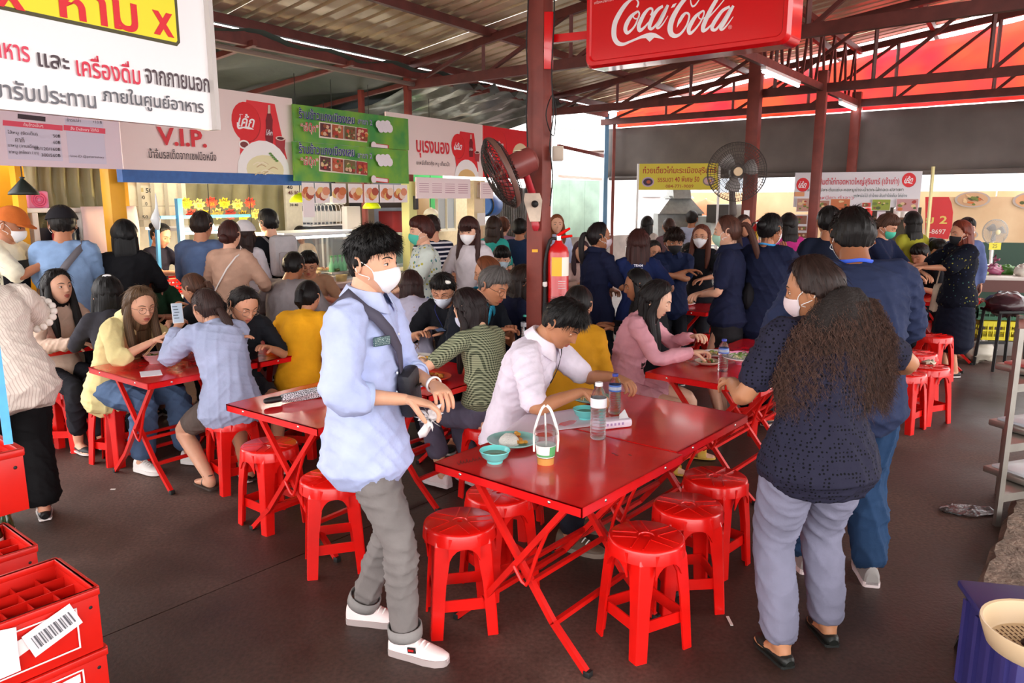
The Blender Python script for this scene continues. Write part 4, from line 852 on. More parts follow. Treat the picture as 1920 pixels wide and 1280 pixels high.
# trusses across the hall
def truss(s, L_, name_lbl, zb=3.10, cat='truss'):
    a = S0+UD*s; e = empty('roof_truss', name_lbl, cat, xz(a, 0)); o = -a
    d = -VD
    def pt(t, z): return d*t+Z*z
    MB().bar(pt(-.1, zb), pt(L_, zb), .06, .10, m=STEEL).build('bottom_chord', parent=e)
    MB().bar(pt(-.1, 3.30), pt(L_, 3.32+.12*L_-.0), .05, .08, m=STEEL).build('top_chord', parent=e)
    t = 0.0; step = 1.15; proto = None
    while t+step < L_:
        z1 = 3.30+.12*(t+step)
        MB().bar(pt(t, zb), pt(t+step, z1), .035, .035, m=STEEL).build('web_diagonal', parent=e)
        MB().bar(pt(t+step, zb), pt(t+step, z1), .035, .035, m=STEEL).build('web_post', parent=e); t += step
    return e
sA = on_line(770, S0, UD, 3.1); sB = on_line(1037, S0, UD, 3.1); sC = on_line(1137, S0, UD, 3.1)
truss(sA, 12.5, 'nearest red-brown roof truss, passing behind the hanging red sign')
truss(sB, 12.0, 'middle red-brown roof truss on the slim far posts')
truss(sC, 11.0, 'farthest red-brown truss, in front of the red cloth gable')
truss(-3.2, 12.5, 'roof truss over the camera side of the hall')
# lengthwise truss with a tube lamp
pB = S0+UD*sB; pC = S0+UD*sC
q15 = P(1527, 900, 0); 
def on_truss(px, s, z=3.1): a = S0+UD*s; t = on_line(px, a, -VD, z); return a-VD*t
p1535 = on_truss(1532, sB, 2.2); p1600 = on_truss(1601, sC, 2.6); p1405 = on_truss(1406, sB-.12, 1.9)
e = empty('lengthwise_truss', 'short red-brown lattice girder joining the two slim far posts', 'truss', xz(p1535, 0))
dd = (p1600-p1535); Ln = dd.length; dd.normalize(); n0 = p1535-dd*4.2
def lp(t, z): return (n0+dd*t-p1535)*1.0+Z*z
LL = Ln+4.2
MB().bar(lp(0, 3.1), lp(LL, 3.1), .05, .08, m=STEEL).build('bottom_chord', parent=e); MB().bar(lp(0, 3.78), lp(LL, 3.78), .05, .07, m=STEEL).build('top_chord', parent=e)
t = 0
while t+.4 < LL:
    MB().bar(lp(t, 3.1), lp(t+.2, 3.78), .028, m=STEEL).build('web_diagonal', parent=e); MB().bar(lp(t+.4, 3.1), lp(t+.2, 3.78), .028, m=STEEL).build('web_diagonal', parent=e); t += .55
tube_m = mat('tube_glow', '#f4f6ff', emit=5); tube_off = mat('tube_white', '#eef0f2', .4, emit=1.2)
def tube_lamp(a, b, label, parent_e=None):
    e = empty('tube_lamp', label, 'lamp', a); d = b-a
    MB().bar((0, 0, .045), d+Z*.045, .05, .03, m=WHT).build('housing', parent=e); MB().tube([(0, 0, .01), d*.5+Z*.01, d+Z*.01], .016, n=8, m=tube_m).build('tube', parent=e)
a0 = D(1462, 122, (p1535-dd*2.3).y); tube_lamp(p1535-dd*2.2+Z*3.0, p1535-dd*1.0+Z*3.0, 'fluorescent tube under the lengthwise girder nearer the red sign'); tube_lamp(p1535+dd*.9+Z*3.0, p1535+dd*2.1+Z*3.0, 'fluorescent tube under the lengthwise girder beyond the slim post')
# posts
def post(p, wd, h, label, m=POLE, name='post', flange=True):
    e = empty(name, label, 'post', xz(p, 0), YAW)
    MB().box((0, 0, h/2), (wd, wd, h), m=m, bev=.006).build('shaft', parent=e); MB().box((0, 0, .012), (wd*1.7, wd*1.7, .024), m=m).build('base_plate', parent=e); return e
pm = D(1010, 470, 5.35); pm = Vector((pm.x, pm.y, 0)); PM = post(pm, .125, 4.35, 'thick red-brown steel post in the middle, carrying the fire extinguisher and fan')
post(p1405, .15, 4.2, 'red-brown post behind the big round fan, second from the centre'); post(p1535, .11, 3.3, 'slim red-brown post in front of the stall banner on the right'); post(p1600, .12, 3.25, 'slim farthest red-brown post against the grey curtain')
pe = sl(sA, .05); post(pe, .07, 3.2, 'rusty thin post above the green food banner'); post(sl(sA-.05, .75), .06, 3.1, 'dark thin post behind the rusty one above the banners')
# wires on main post
for i, (dx, dy) in enumerate(((-.07, -.02), (.068, -.05))):
    pts = [pm+Vector((dx*1.15+random.uniform(-.012, .012), -.03+dy, z)) for z in np.linspace(4.0, 1.75, 12)]
    tag(MB().tube(pts, .005, n=5, m=BLK).build('power_cable'), ['black cable down the left side of the central post', 'black cable down the right side of the central post'][i], 'cable')
lps = [pm+ND*.085+UD*q+Z*z for q, z in ((-.03, 2.42), (.03, 2.48), (.07, 2.38), (.05, 2.22), (-.01, 2.25), (-.06, 2.34), (-.03, 2.42))]
tag(MB().tube([a+Vector((0, -.02, 0)) for a in lps], .004, n=5, m=BLK).build('power_cable'), 'loose loop of black cable hanging on the central post', 'cable')
bx = pm+Vector((.125, -.03, 2.10)); jb = empty('junction_box', 'small cream junction box on the right side of the central post', 'junction box', bx)
MB().box((0, 0, 0), (.075, .06, .10), m=plain('#cdbfae', .5), bev=.008).build('box_body', parent=jb); MB().box((0, -.033, 0), (.06, .008, .085), m=plain('#bfae9c', .5), bev=.004).build('lid', parent=jb)
# dark tarpaulin roof over the stalls, silver end
tarp = mat('dark_tarp', '#35403a', .55, var=.25, scale=1.2, bump=.8, bscale=4); silver = mat('silver_tarp', '#77807d', .3, metal=.5, var=.4, scale=3, bump=1, bscale=6)
def sheet(name, f, nu, nv, m, lab=None, cat=None, thick=.004, parent=None):
    mb = MB(); v = [f(i/nu, j/nv) for i in range(nu+1) for j in range(nv+1)]
    mb.add(v, [(i*(nv+1)+j, (i+1)*(nv+1)+j, (i+1)*(nv+1)+j+1, i*(nv+1)+j+1) for i in range(nu) for j in range(nv)])
    o = mb.build(name, m, parent=parent); so = o.modifiers.new('s', 'SOLIDIFY'); so.thickness = thick
    if lab: tag(o, lab, cat)
    return o
def wob(u, v, k=1): return .03*math.sin(u*23*k+3*math.sin(v*5))+.02*math.sin(v*17+u*9*k)
sheet('tarpaulin', lambda u, v: sl(-3+u*(sA+4.5), -.1+v*5.2, 3.28-.55*v-.12*math.sin(math.pi*(v*3 % 1))*.5+wob(u*2, v)), 40, 14, tarp, 'dark green-grey tarpaulin roof over the stalls, left of the rusty post', 'tarpaulin')
sheet('tarpaulin', lambda u, v: sl(sA+.4+u*(sB-sA+.2), -.2+v*4.2, 3.22-.75*v+wob(u*3, v)*1.4), 30, 14, silver, 'crumpled silver tarpaulin sloping down right of the rusty post', 'tarpaulin')
for i, off in enumerate((1.2, 2.4, 3.6)):
    for s in (-2.2, -.6, 1.1, 2.8, 4.2): pass
for i, s in enumerate(np.arange(-2.6, sB, 1.25)):
    tag(MB().bar(sl(s, -.1, 3.20), sl(s, 4.6, 2.66), .05, .05, m=STEEL).build('rafter'), ['leftmost', 'second', 'third', 'fourth', 'fifth', 'sixth', 'seventh', 'eighth'][i]+' thin dark rafter under the stall tarpaulin, counted from the left', 'rafter', 'rafters under the stall tarpaulins')
tag(MB().bar(sl(-3, 0, 3.24), sl(sC, 0, 3.24), .06, .12, m=STEEL).build('eaves_beam'), 'long red-brown eaves beam above the stall banners', 'beam')
tag(MB().tube([sl(-3, -.08, 3.12), sl(0, -.08, 3.11), sl(sA+.2, -.08, 3.10)], .025, n=8, m=plain('#8a7a72', .4, metal=.3)).build('gutter_pipe'), 'grey pipe running below the eaves beam', 'pipe')
# red cloth gable and grey roll-down curtain at the far truss
C0_ = S0+UD*(sC+.06)
redc = bpy.data.materials.new('red_cloth'); redc.use_nodes = True; N = redc.node_tree.nodes; L = redc.node_tree.links
b_ = N['Principled BSDF']; b_.inputs['Base Color'].default_value = srgb('#f0504c'); b_.inputs['Roughness'].default_value = .8
tr = N.new('ShaderNodeBsdfTranslucent'); tr.inputs[0].default_value = srgb('#ff7a70'); mxs = N.new('ShaderNodeMixShader'); mxs.inputs[0].default_value = .75
nn = N.new('ShaderNodeTexNoise'); nn.inputs['Scale'].default_value = 1.1; tcn = N.new('ShaderNodeTexCoord'); L.new(tcn.outputs['Object'], nn.inputs['Vector'])
rr = N.new('ShaderNodeValToRGB'); rr.color_ramp.elements[0].color = srgb('#ff7484'); rr.color_ramp.elements[1].color = srgb('#ff9a7c'); rr.color_ramp.elements[0].position = .4; rr.color_ramp.elements[1].position = .62; L.new(nn.outputs['Fac'], rr.inputs[0]); L.new(rr.outputs[0], tr.inputs[0])
L.new(b_.outputs[0], mxs.inputs[1]); L.new(tr.outputs[0], mxs.inputs[2]); L.new(mxs.outputs[0], N['Material Output'].inputs[0])
sheet('shade_cloth', lambda u, v: C0_-VD*(.0+u*11)+UD*(.35+wob(u*5, v)*.8)+Z*(3.04+v*(.26+u*1.30)), 60, 8, redc, 'red translucent cloth filling the far gable above the grey curtain', 'shade cloth')
cur = mat('grey_curtain', '#6d645f', .6, var=.16, scale=2, bump=.3, bscale=3)
Cu = lambda u, v: C0_-VD*(-.05+u*11.2)+UD*(.12+.03*math.sin(u*50)*(1-v))+Z*(2.16+v*.84)
sheet('roll_curtain', Cu, 110, 6, cur, 'long dark grey roll-down curtain across the far end', 'curtain')
tag(MB().tube([C0_-VD*0+UD*.12+Z*2.15, C0_-VD*5+UD*.12+Z*2.15, C0_-VD*11+UD*.12+Z*2.15], .035, n=8, m=cur).build('curtain_pole'), 'round bottom rail of the long grey curtain', 'curtain rail')
tag(MB().bar(C0_+VD*.02+Z*0, C0_+VD*.02+Z*3.25, .07, m=plain('#5c86a8', .4)).build('corner_post'), 'blue-grey corner post at the left end of the grey curtain', 'post')
tag(MB().bar(C0_-VD*.16+UD*-.05+Z*0, C0_-VD*.16+UD*-.05+Z*3.1, .05, m=POLE).build('corner_post'), 'thin rust brown pipe beside the blue-grey corner post', 'post')
# far grounds: green sheet fence, tan food-picture panels, pale building
gs_ = mat('green_sheet', '#90ab9c', .35, metal=.3, var=.22, scale=2)
def wallpanel(a, b, z0, z1, m, th=.03): 
    d = (b-a); return MB().box((a+b)/2+Z*((z0+z1)/2), (d.length, th, z1-z0), RM(d), m)
G0 = D(1036, 450, 14.8); G0.z = 0; G1 = D(1122, 450, 15.6); G1.z = 0
e = empty('sheet_fence', 'pale green metal sheet fence beside the blue-grey corner post', 'fence', G0)
for i in range(3):
    a = (G1-G0)*(i/3); b = (G1-G0)*((i+1)/3)*.995; wallpanel(a, b, 1.05, 2.15, gs_).build('panel', parent=e)
brk = mat('brown_sheet', '#6d625c', .5, var=.2, scale=4)
wallpanel(Vector((0, 0, 0)), (G1-G0)*1.9, 0, 1.05, brk).build('lower_panel', parent=e)
# food wall panels behind the right stalls (printed)
tan = mat('tan_print', '#e6cda4', .6, var=.12, scale=1.4, c2='#cfae84')
food_cols = ['#8a4a2a', '#c46a2e', '#6d7a32', '#d9b98a', '#a8322a', '#e0c08a', '#4f5a28']
def food_plate(mb_parent, O, X, Y, r, seed, rim='#e6ddd2', name='food_picture', squash=.62, nblob=16):
    rg = random.Random(seed); mb = MB(); Nn = Vector(X).cross(Vector(Y))
    def disc(c, ra, rb, m, off, n=18, rot=0):
        v = [c+Vector(X)*(math.cos(t+rot)*ra)+Vector(Y)*(math.sin(t)*rb)+Nn*off for t in [2*math.pi*i/n for i in range(n)]]; mb.add(v, [tuple(range(n))], m)
    O = Vector(O); disc(O, r, r*squash, plain(rim, .5), .004); disc(O, r*.86, r*squash*.84, plain(rg.choice(['#d8a878', '#c89060', '#caa27a']), .5), .0055)
    for i in range(nblob):
        a = rg.uniform(0, 6.28); q = rg.uniform(0, .62)*r; disc(O+Vector(X)*q*math.cos(a)+Vector(Y)*q*math.sin(a)*squash, rg.uniform(.08, .22)*r, rg.uniform(.06, .14)*r, plain(rg.choice(food_cols), .5), .007+.0007*i, 8, rg.uniform(0, 3))
    return mb.build(name, parent=mb_parent, smooth=False)
def flat(parent, name, O, X, Y, w, h, m, off=.003, th=.0012):
    X = Vector(X); Y = Vector(Y); O = Vector(O)
    return MB().prism([(-w/2, -h/2), (w/2, -h/2), (w/2, h/2), (-w/2, h/2)], O+X.cross(Y)*off, X, Y, th, m).build(name, parent=parent, smooth=False)
Xv = -VD; 
e = None
W0_ = S0+UD*(sC+2.2)-VD*.55
fw = empty('food_panel_wall', 'tan wall of large food pictures behind the hood stall', 'wall panel', xz(W0_, 0))
for i in range(6):
    flat(fw, 'panel', Xv*(i*1.35+.6)+Z*1.42, Xv, Z, 1.33, .98, tan, 0, .03); food_plate(fw, Xv*(i*1.35+.6)+Z*1.62-UD*.01, Xv, Z, .42, 40+i)
    food_plate(fw, Xv*(i*1.35+.3)+Z*1.10-UD*.01, Xv, Z, .36, 60+i)
wallpanel(Vector((0, 0, 0)), Xv*8, 0, .92, plain('#49524e', .6)).build('lower_panel', parent=fw)
pb = empty('distant_building', 'washed out pale building beyond the open end of the hall', 'building', S0+UD*(sC+9)-VD*2)
MB().box((0, 0, 1.6), (14, .4, 3.2), MV, plain('#e9e4e2', .8)).build('wall', parent=pb)
for i in range(9): MB().box(Xv*(-5+i*1.25)+Z*2.25-UD*.3, (.7, .08, .8), MV, plain('#a9b3bd', .4)).build('window', parent=pb)
MB().box(Z*3.3, (14.6, 1.2, .14), MV, plain('#c8b8b0', .8)).build('roof', parent=pb)

for i, (p0, p1) in enumerate(((D(1046, 273, 13.2), D(1134, 293, 14.0)), (D(1046, 330, 14.2), D(1128, 336, 14.6)), (D(1050, 238, 15.5), D(1128, 248, 16.0)))):
    tag(MB().bar(p0, p1, .05, m=[POLE, plain('#c8b0a4', .6), plain('#d8a8a0', .6)][i]).build('cross_bar'), ['red-brown bar between the central post and the blue-grey corner post', 'pale ledge bar above the green sheet fence', 'faint pink bar high in the white gap beside the central post'][i], 'bar')
# ================================================================ printed signs, banners and stalls
class Face:
    """a flat sign: plane through O with in-plane axes X (reading direction) and Y; prints are thin layers on it"""
    def __init__(s, O, X, Y=Z): s.O = Vector(O); s.X = Vector(X).normalized(); s.Y = Vector(Y).normalized(); s.N = s.X.cross(s.Y); s.e = None; s.k = 1
    def ab(s, px, py):
        d = ray(px, py); C = Vector((0, 0, H)); t = (s.O-C).dot(s.N)/d.dot(s.N); q = C+d*t-s.O; return q.dot(s.X), q.dot(s.Y)
    def new(s, name, label, cat): s.e = empty(name, label, cat, s.O); return s
    def poly(s, pts, c, name='print', th=.0008, pix=True, parent=None, off=None, m=None):
        ab = [s.ab(*p) for p in pts] if pix else pts
        A = sum(ab[i][0]*ab[(i+1) % len(ab)][1]-ab[(i+1) % len(ab)][0]*ab[i][1] for i in range(len(ab)))
        if A < 0: ab = ab[::-1]
        zb = getattr(s, 'zb', None)
        if zb is not None:
            o_ = []
            for i in range(len(ab)):
                p, q = ab[i], ab[(i+1) % len(ab)]
                if p[1] >= zb: o_.append(p)
                if (p[1] >= zb) != (q[1] >= zb): t = (zb-p[1])/(q[1]-p[1]); o_.append((p[0]+(q[0]-p[0])*t, zb))
            ab = o_
            if len(ab) < 3: return None
        if off is None: off = s.k*.0005; s.k += 1
        return MB().prism(ab, s.N*off, s.X, s.Y, th, m or plain(c, .5)).build(name, parent=parent or s.e, smooth=False)
    def rect(s, x0, y0, x1, y1, c, **k): 
        a0, b0 = s.ab(x0, y0); a1, b1 = s.ab(x1, y1); b0b = s.ab(x1, y0)
        return s.poly([(a0, b1), (a1, b1), (a1, b0), (a0, b0)], c, pix=False, **k)
    def disc(s, px, py, r, c, sq=1, name='print', n=22):
        a, b = s.ab(px, py); rr = abs(s.ab(px+r, py)[0]-a)
        return s.poly([(a+rr*math.cos(t), b+rr*sq*math.sin(t)) for t in [2*math.pi*i/n for i in range(n)]], c, pix=False, name=name)
    def strokes(s, lst, c, name='logo'):
        mb = MB(); off = s.k*.0005; s.k += 1
        for st in lst:
            P_ = [s.ab(x, y) for x, y, w in st]; W_ = [abs(s.ab(x+w/2, y)[0]-s.ab(x-w/2, y)[0])/2 for x, y, w in st]
            v, f, uv = tube_geo([Vector((a, b, 0)) for a, b in P_], [w for w in W_], [.0001]*len(W_), lat=None, n=2, cap=False, sub=4)
            # rebuild as flat ribbon
            k = len(v)//2; cen = [(v[2*i]+v[2*i+1])/2 for i in range(k)]; hw = [(v[2*i]-v[2*i+1]).length/2 for i in range(k)]
            vv = []
            for i in range(k):
                d = cen[min(i+1, k-1)]-cen[max(i-1, 0)]; n_ = Vector((-d.y, d.x, 0)).normalized(); h_ = hw[i]
                for q in (1, -1): w_ = cen[i]+n_*h_*q; vv.append(s.X*w_.x+s.Y*w_.y+s.N*off)
            mb.add(vv, [(2*i, 2*i+1, 2*i+3, 2*i+2) for i in range(k-1)], plain(c, .4))
        return mb.build(name, parent=s.e, smooth=False)
    def text(s, t, px, py, wpx=None, hpx=None, c='#222222', bold=0, shear=0, m=None):
        a, b = s.ab(px, py); off = s.k*.0005+.001*(bold > 0 and c in ('#2a2a76', '#d02a30', '#3a3a86')); s.k += 1
        w = abs(s.ab(px+wpx/2, py)[0]-s.ab(px-wpx/2, py)[0]) if wpx else None
        h = abs(s.ab(px, py+hpx/2)[1]-s.ab(px, py-hpx/2)[1]) if hpx else None
        text(t, s.X*a+s.Y*b+s.N*off, s.X, s.Y, m or plain(c, .5), s.e, h, w, bold, shear=shear)
# ---- hanging white notice at upper left
nd_ = D(402, 244, 3.05); XN = UD*.97+ND*.10; XN = Vector((math.sin(R(27)), math.cos(R(27)), 0))
nf = Face(nd_, XN); nf.new('notice_board', 'big white hanging notice with a yellow panel and red Thai writing, upper left', 'sign')
MB().prism([(-1.9, 0), (0, 0), (0, .95), (-1.9, .95)], -nf.N*.03, nf.X, Z, .03, mat('board_white', '#f3f0f0', .3)).build('board', parent=nf.e)
MB().box((0, 0, .475), (.02, .05, .95), RM(nf.X), plain('#c9c2bd', .5)).build('edge_strip', parent=nf.e)
a0, b0 = nf.ab(338, 88); hh = .5
nf.poly([(a0-1.6, b0), (a0-.015, b0), (a0, b0+.015), (a0, b0+hh), (a0-1.6, b0+hh)], '#4a4424', pix=False, name='panel_border')
nf.poly([(a0-1.6, b0+.012), (a0-.018, b0+.012), (a0-.012, b0+.020), (a0-.012, b0+hh), (a0-1.6, b0+hh)], '#f3e52a', pix=False, name='yellow_panel')
nf.text('x', 305, 45, wpx=38, hpx=44, c='#e0202c', bold=.03); nf.text('ห้าม', 185, 6, wpx=145, hpx=84, c='#e0202c', bold=.02); nf.text('x', 14, -14, wpx=58, hpx=58, c='#e0202c', bold=.03)
nf.text('อาหาร', 12, 96, wpx=84, hpx=30, c='#e0405a', bold=.012); nf.text('และ', 99, 116, wpx=58, hpx=26, c='#4a3a40', bold=.012); nf.text('เครื่องดื่ม', 203, 130, wpx=118, hpx=42, c='#d8304a', bold=.012); nf.text('จากภายนอก', 333, 152, wpx=118, hpx=27, c='#4a3a40', bold=.012)
nf.text('เข้ามารับประทาน', 60, 172, wpx=248, hpx=38, c='#6a6a70', bold=.012); nf.text('ภายในศูนย์อาหาร', 291, 192, wpx=186, hpx=36, c='#5a5a60', bold=.012)
tag(MB().bar(nd_+Z*.95-nf.X*.02, nd_+Z*1.75-nf.X*.02, .03, m=STEEL).build('hanger_bar'), 'thin steel bar holding up the right end of the white notice', 'bar')
# ---- red cola light box
cd = D(1097, 130, 5.15); cf = Face(cd, -VD); cf.new('light_box_sign', 'large glossy red light box sign with white script, hung from the post', 'sign')
cr = cf.ab(1480, 86)[0]; redb = mat('sign_red', '#e01018', .22, coat=.6)
def rrect(w, h, r, x0=0, y0=0, n=6):
    o = []
    for cx, cy, a in ((w-r, r, -90), (w-r, h-r, 0), (r, h-r, 90), (r, r, 180)):
        for i in range(n+1): t = R(a+90*i/n); o.append((x0+cx+r*math.cos(t), y0+cy+r*math.sin(t)))
    return o
b = MB().prism(rrect(cr, .80, .05), -cf.N*.16, cf.X, Z, .145, redb); b.build('case', parent=cf.e)
fr = MB(); outer = rrect(cr, .80, .05); inner = rrect(cr-.09, .71, .035, .045, .045); n = len(outer)
vv = [cf.X*a+Z*b_2+cf.N*o for ring, o in ((outer, -.015), (rrect(cr-.03, .77, .045, .015, .015), .012), (rrect(cr-.075, .725, .04, .0375, .0375), .012), (inner, .0)) for a, b_2 in ring]
fr.add(vv, [(k*n+i, k*n+(i+1) % n, (k+1)*n+(i+1) % n, (k+1)*n+i) for k in range(3) for i in range(n)], redb); fr.build('rim', parent=cf.e)
MB().prism(inner, cf.N*-.012, cf.X, Z, .011, redb).build('face', parent=cf.e)
def cv(l): return [(1130+x/7.111, y/7.111, w/7.111*1.0) for x, y, w in l]
LG = [[(455,98,22),(474,60,24),(474,25,20),(440,-12,16),(380,0,26),(300,70,52),(220,190,62),(165,310,66),(150,430,66),(162,515,60),(205,575,50),(275,590,34),(360,558,26),(450,520,26),(520,492,34),(580,478,50),(640,468,56),(700,474,46),(760,496,26),(822,524,3)],
 [(470,150,22),(385,215,44),(325,310,58),(303,390,52),(330,438,38),(385,400,28),(435,335,24),(470,250,18),(490,185,22),(470,148,22)], [(425,190,12),(412,230,14),(450,252,14),(495,222,10)],
 [(640,205,22),(664,160,26),(660,118,24),(618,118,28),(560,180,46),(512,270,54),(482,350,52),(496,405,44),(552,370,30),(620,290,14)],
 [(805,82,30),(740,125,42),(680,205,52),(640,295,54),(625,362,46),(655,385,32),(705,340,26),(765,250,18),(815,150,20),(850,90,22)], [(872,66,34),(812,190,58),(762,290,58),(728,350,46),(748,374,24),(805,318,18),(872,212,8)],
 [(1105,-20,50),(1040,60,54),(970,170,62),(920,280,72),(900,380,74),(920,455,60),(980,480,42),(1050,440,30),(1120,340,26),(1150,250,24),(1152,195,26),(1115,172,26),(1070,210,44),(1030,275,46),(1008,318,26),(990,368,3)], [(1172,-5,14),(1180,50,18),(1202,86,22),(1242,62,20),(1288,-5,14)],
 [(1335,145,22),(1245,215,44),(1182,310,58),(1148,390,54),(1165,445,40),(1225,400,28),(1295,310,22),(1345,210,18),(1352,155,20),(1330,140,20)], [(1292,190,12),(1282,232,14),(1320,256,14),(1375,222,10)],
 [(1525,-15,50),(1452,110,56),(1392,230,60),(1346,340,60),(1340,408,46),(1390,390,30),(1452,328,16)], [(1625,-8,14),(1545,90,16),(1455,190,18),(1405,245,16)],
 [(1695,88,30),(1602,140,42),(1532,230,52),(1476,320,54),(1460,385,44),(1505,398,34),(1565,330,24),(1635,220,18),(1705,100,20)], [(1745,76,34),(1672,200,58),(1612,310,58),(1576,375,46),(1602,393,26),(1665,328,18),(1742,222,8)]]
cf.k = 2; cf.strokes([cv(l) for l in LG], '#f6f0f0')
cf.poly([cv([(x, y, 1)])[0][:2] for x, y in ((560, 490), (628, 558), (700, 490), (640, 462))], '#f6f0f0'); cf.poly([cv([(x, y, 1)])[0][:2] for x, y in ((940, 58), (988, 42), (960, 95), (912, 108))], '#f6f0f0')
cf.text('®', 1369.5, 51, hpx=8, c='#f6c0c0'); cf.text('เครื่องหมายการค้า', 1133, 2, wpx=36, hpx=6, c='#f6e0e0')
MB().bar(cf.N*-.08-cf.X*0+Z*.22, pm+Vector((.07, 0, 0))+Z*(cd.z+.22)-cd, .05, .05, m=redb).build('arm', parent=cf.e)
MB().box(pm+Vector((.045, -.07, 0))+Z*(cd.z+.20)-cd, (.08, .016, .36), None, redb, .006).build('bracket_plate', parent=cf.e)
MB().bar(cf.X*cr*.85-cf.N*.08+Z*.8, cf.X*cr*.85-cf.N*.08+Z*1.6, .03, m=STEEL).build('hanger', parent=cf.e); MB().bar(cf.X*cr*.15-cf.N*.08+Z*.8, cf.X*cr*.15-cf.N*.08+Z*1.6, .03, m=STEEL).build('hanger', parent=cf.e)
# ---- stall fascia banners
PINKW = '#efd9d4'
def bottle_glass(f, x, y0, h, px_w=1.0):
    f.poly([(x-h*.03, y0), (x+h*.03, y0), (x+h*.035, y0+h*.18), (x+h*.09, y0+h*.36), (x+h*.08, y0+h*.55), (x+h*.10, y0+h*.75), (x+h*.09, y0+h), (x-h*.07, y0+h), (x-h*.09, y0+h*.75), (x-h*.07, y0+h*.55), (x-h*.08, y0+h*.36), (x-h*.035, y0+h*.18)], '#7a1420')
    f.poly([(x-h*.028, y0), (x+h*.028, y0), (x+h*.033, y0+h*.2), (x-h*.033, y0+h*.2)], '#d9b8a8'); f.text('โค้ก', x, y0+h*.66, wpx=h*.16, hpx=h*.14, c='#f5ecec', shear=.3, bold=.01)
    gx = x+h*.27; f.poly([(gx-h*.12, y0+h*.78), (gx+h*.12, y0+h*.82), (gx+h*.09, y0+h*1.22), (gx-h*.08, y0+h*1.2)], '#a8323a'); f.disc(gx, y0+h*.80, h*.115, '#e0c8bc', .35); f.disc(gx, y0+h*.80, h*.085, '#54161a', .3)
def colalogo(f, x, y, r, c='#e02028'):
    f.disc(x+r*.06, y+r*.06, r*1.0, '#b8161e', 1.12); f.disc(x, y, r, c, 1.12); f.text('โค้ก', x, y-r*.08, wpx=r*1.25, hpx=r*.95, c='#f8f2f2', bold=.02, shear=.35)
    f.strokes([[(x-r*.62, y+r*.05, r*.08), (x-r*.55, y+r*.45, r*.14), (x-r*.2, y+r*.42, r*.08), (x+r*.15, y+r*.45, r*.16), (x+r*.55, y+r*.56, r*.03)]], '#f8f2f2')
def banner(x0, x1, zb, zt, label, c, off=-.05, name='stall_banner', m=None):
    s0 = srow(x0, (zb+zt)/2, off); s1 = srow(x1, (zb+zt)/2, off); f = Face(sl(s0, off), UD); f.new(name, label, 'banner')
    f.w = s1-s0; f.zb = zb; f.zt = zt
    MB().prism([(0, zb), (f.w, zb), (f.w, zt), (0, zt)], -f.N*.02, f.X, Z, .02, m or plain(c, .5)).build('panel', parent=f.e); return f
f = banner(-70, 222, 2.02, 2.78, 'pink menu board with red headings and prices, left of the first banner', '#dfc9d2', off=-.30, name='menu_board')
f.rect(8, 232, 118, 302, '#cfc5d6'); f.rect(121, 222, 200, 308, '#cfc5d6'); f.poly([(33, 213), (85, 219), (85, 228), (33, 222)], '#2c1420')
f.poly([(5, 225), (117, 235), (117, 245), (5, 235)], '#e0455e'); f.poly([(119, 234), (197, 241), (197, 251), (119, 244)], '#e0455e')
f.text('ค้นข้าวเน้นๆ', 62, 235, wpx=36, hpx=8, c='#f8e8ec'); f.text('สั่ง Delivery ได้ที่นี่', 158, 243, wpx=52, hpx=8, c='#f8e8ec')
for t1, t2, y in (('ไส้หมู (จัดเต็ม)', '50฿', 253), ('คากิ', '60฿', 265), ('ขาหมู (จานเดี่ยว)', '80/120/160฿', 277), ('ขาหมู (ครึ่งขา / ขา)', '300/560฿', 289)):
    f.text(t1, 34+len(t1)*.5, y-3, wpx=min(56, len(t1)*4.2), hpx=9, c='#3a3038'); f.text(t2, 112-len(t2)*2.2, y+2, wpx=len(t2)*4.4, hpx=7, c='#3a3038')
f.text('ข้าวเปล่า', 137, 225, wpx=26, hpx=7, c='#3a3038'); f.text('+10 ฿', 181, 229, wpx=17, hpx=6, c='#3a3038'); f.text('Line ID @petereatery', 163, 294, wpx=62, hpx=6, c='#4a4048')
ZB, ZT = 2.06, 2.76
f = banner(224, 551, ZB-.03, ZT, 'white fascia banner reading V.I.P. with a red disc, bottle and noodle bowl', PINKW)
f.poly([(462, 187), (515, 195), (538, 298), (480, 318), (450, 290), (450, 250)], '#e8323a'); colalogo(f, 461, 228, 26); bottle_glass(f, 504, 197, 78)
f.disc(457, 271, 10, '#f4ece8', .7); f.disc(457, 271, 7.5, '#7a3030', .6); f.disc(495, 322, 47, '#f4efec', .95); f.disc(497, 318, 34, '#e6dcae', .62)
rg = random.Random(3)
for i in range(12): x = 480+rg.random()*34; y = 306+rg.random()*20; f.strokes([[(x-9, y+3, 1.4), (x, y-2, 2.0), (x+9, y+2, 1.2)]], rg.choice(['#d9c79a', '#efe3c4', '#c9ae80']))
for i in range(5): f.disc(505+i*3, 288+i*3.4, 3, '#5f8a3c', .5)
f.text('V.I.P.', 340, 258, wpx=92, hpx=33, c='#d8303a', bold=.028); f.text('น้ำจิ้มรสเด็ดจากเชฟมือหนึ่ง', 342, 290, wpx=126, hpx=18, c='#4a3a3c', bold=.006)
f = banner(725, 905, ZB+.02, ZT, 'white fascia banner with red Thai name between two cola motifs', PINKW)
f.poly([(728, 226), (752, 229), (762, 300), (762, 335), (728, 330)], '#e02832'); bottle_glass(f, 740, 231, 55); f.disc(738, 322, 22, '#f0e8e2', .9); f.disc(738, 320, 16, '#a8502c', .7)
f.text('บุเรงนอง', 812, 281, wpx=62, hpx=32, c='#d8303a', bold=.02); f.text('บะหมี่เกี๊ยวกุ้ง หมู เกี๊ยวน้ำ', 812, 307, wpx=62, hpx=11, c='#4a3a3c')
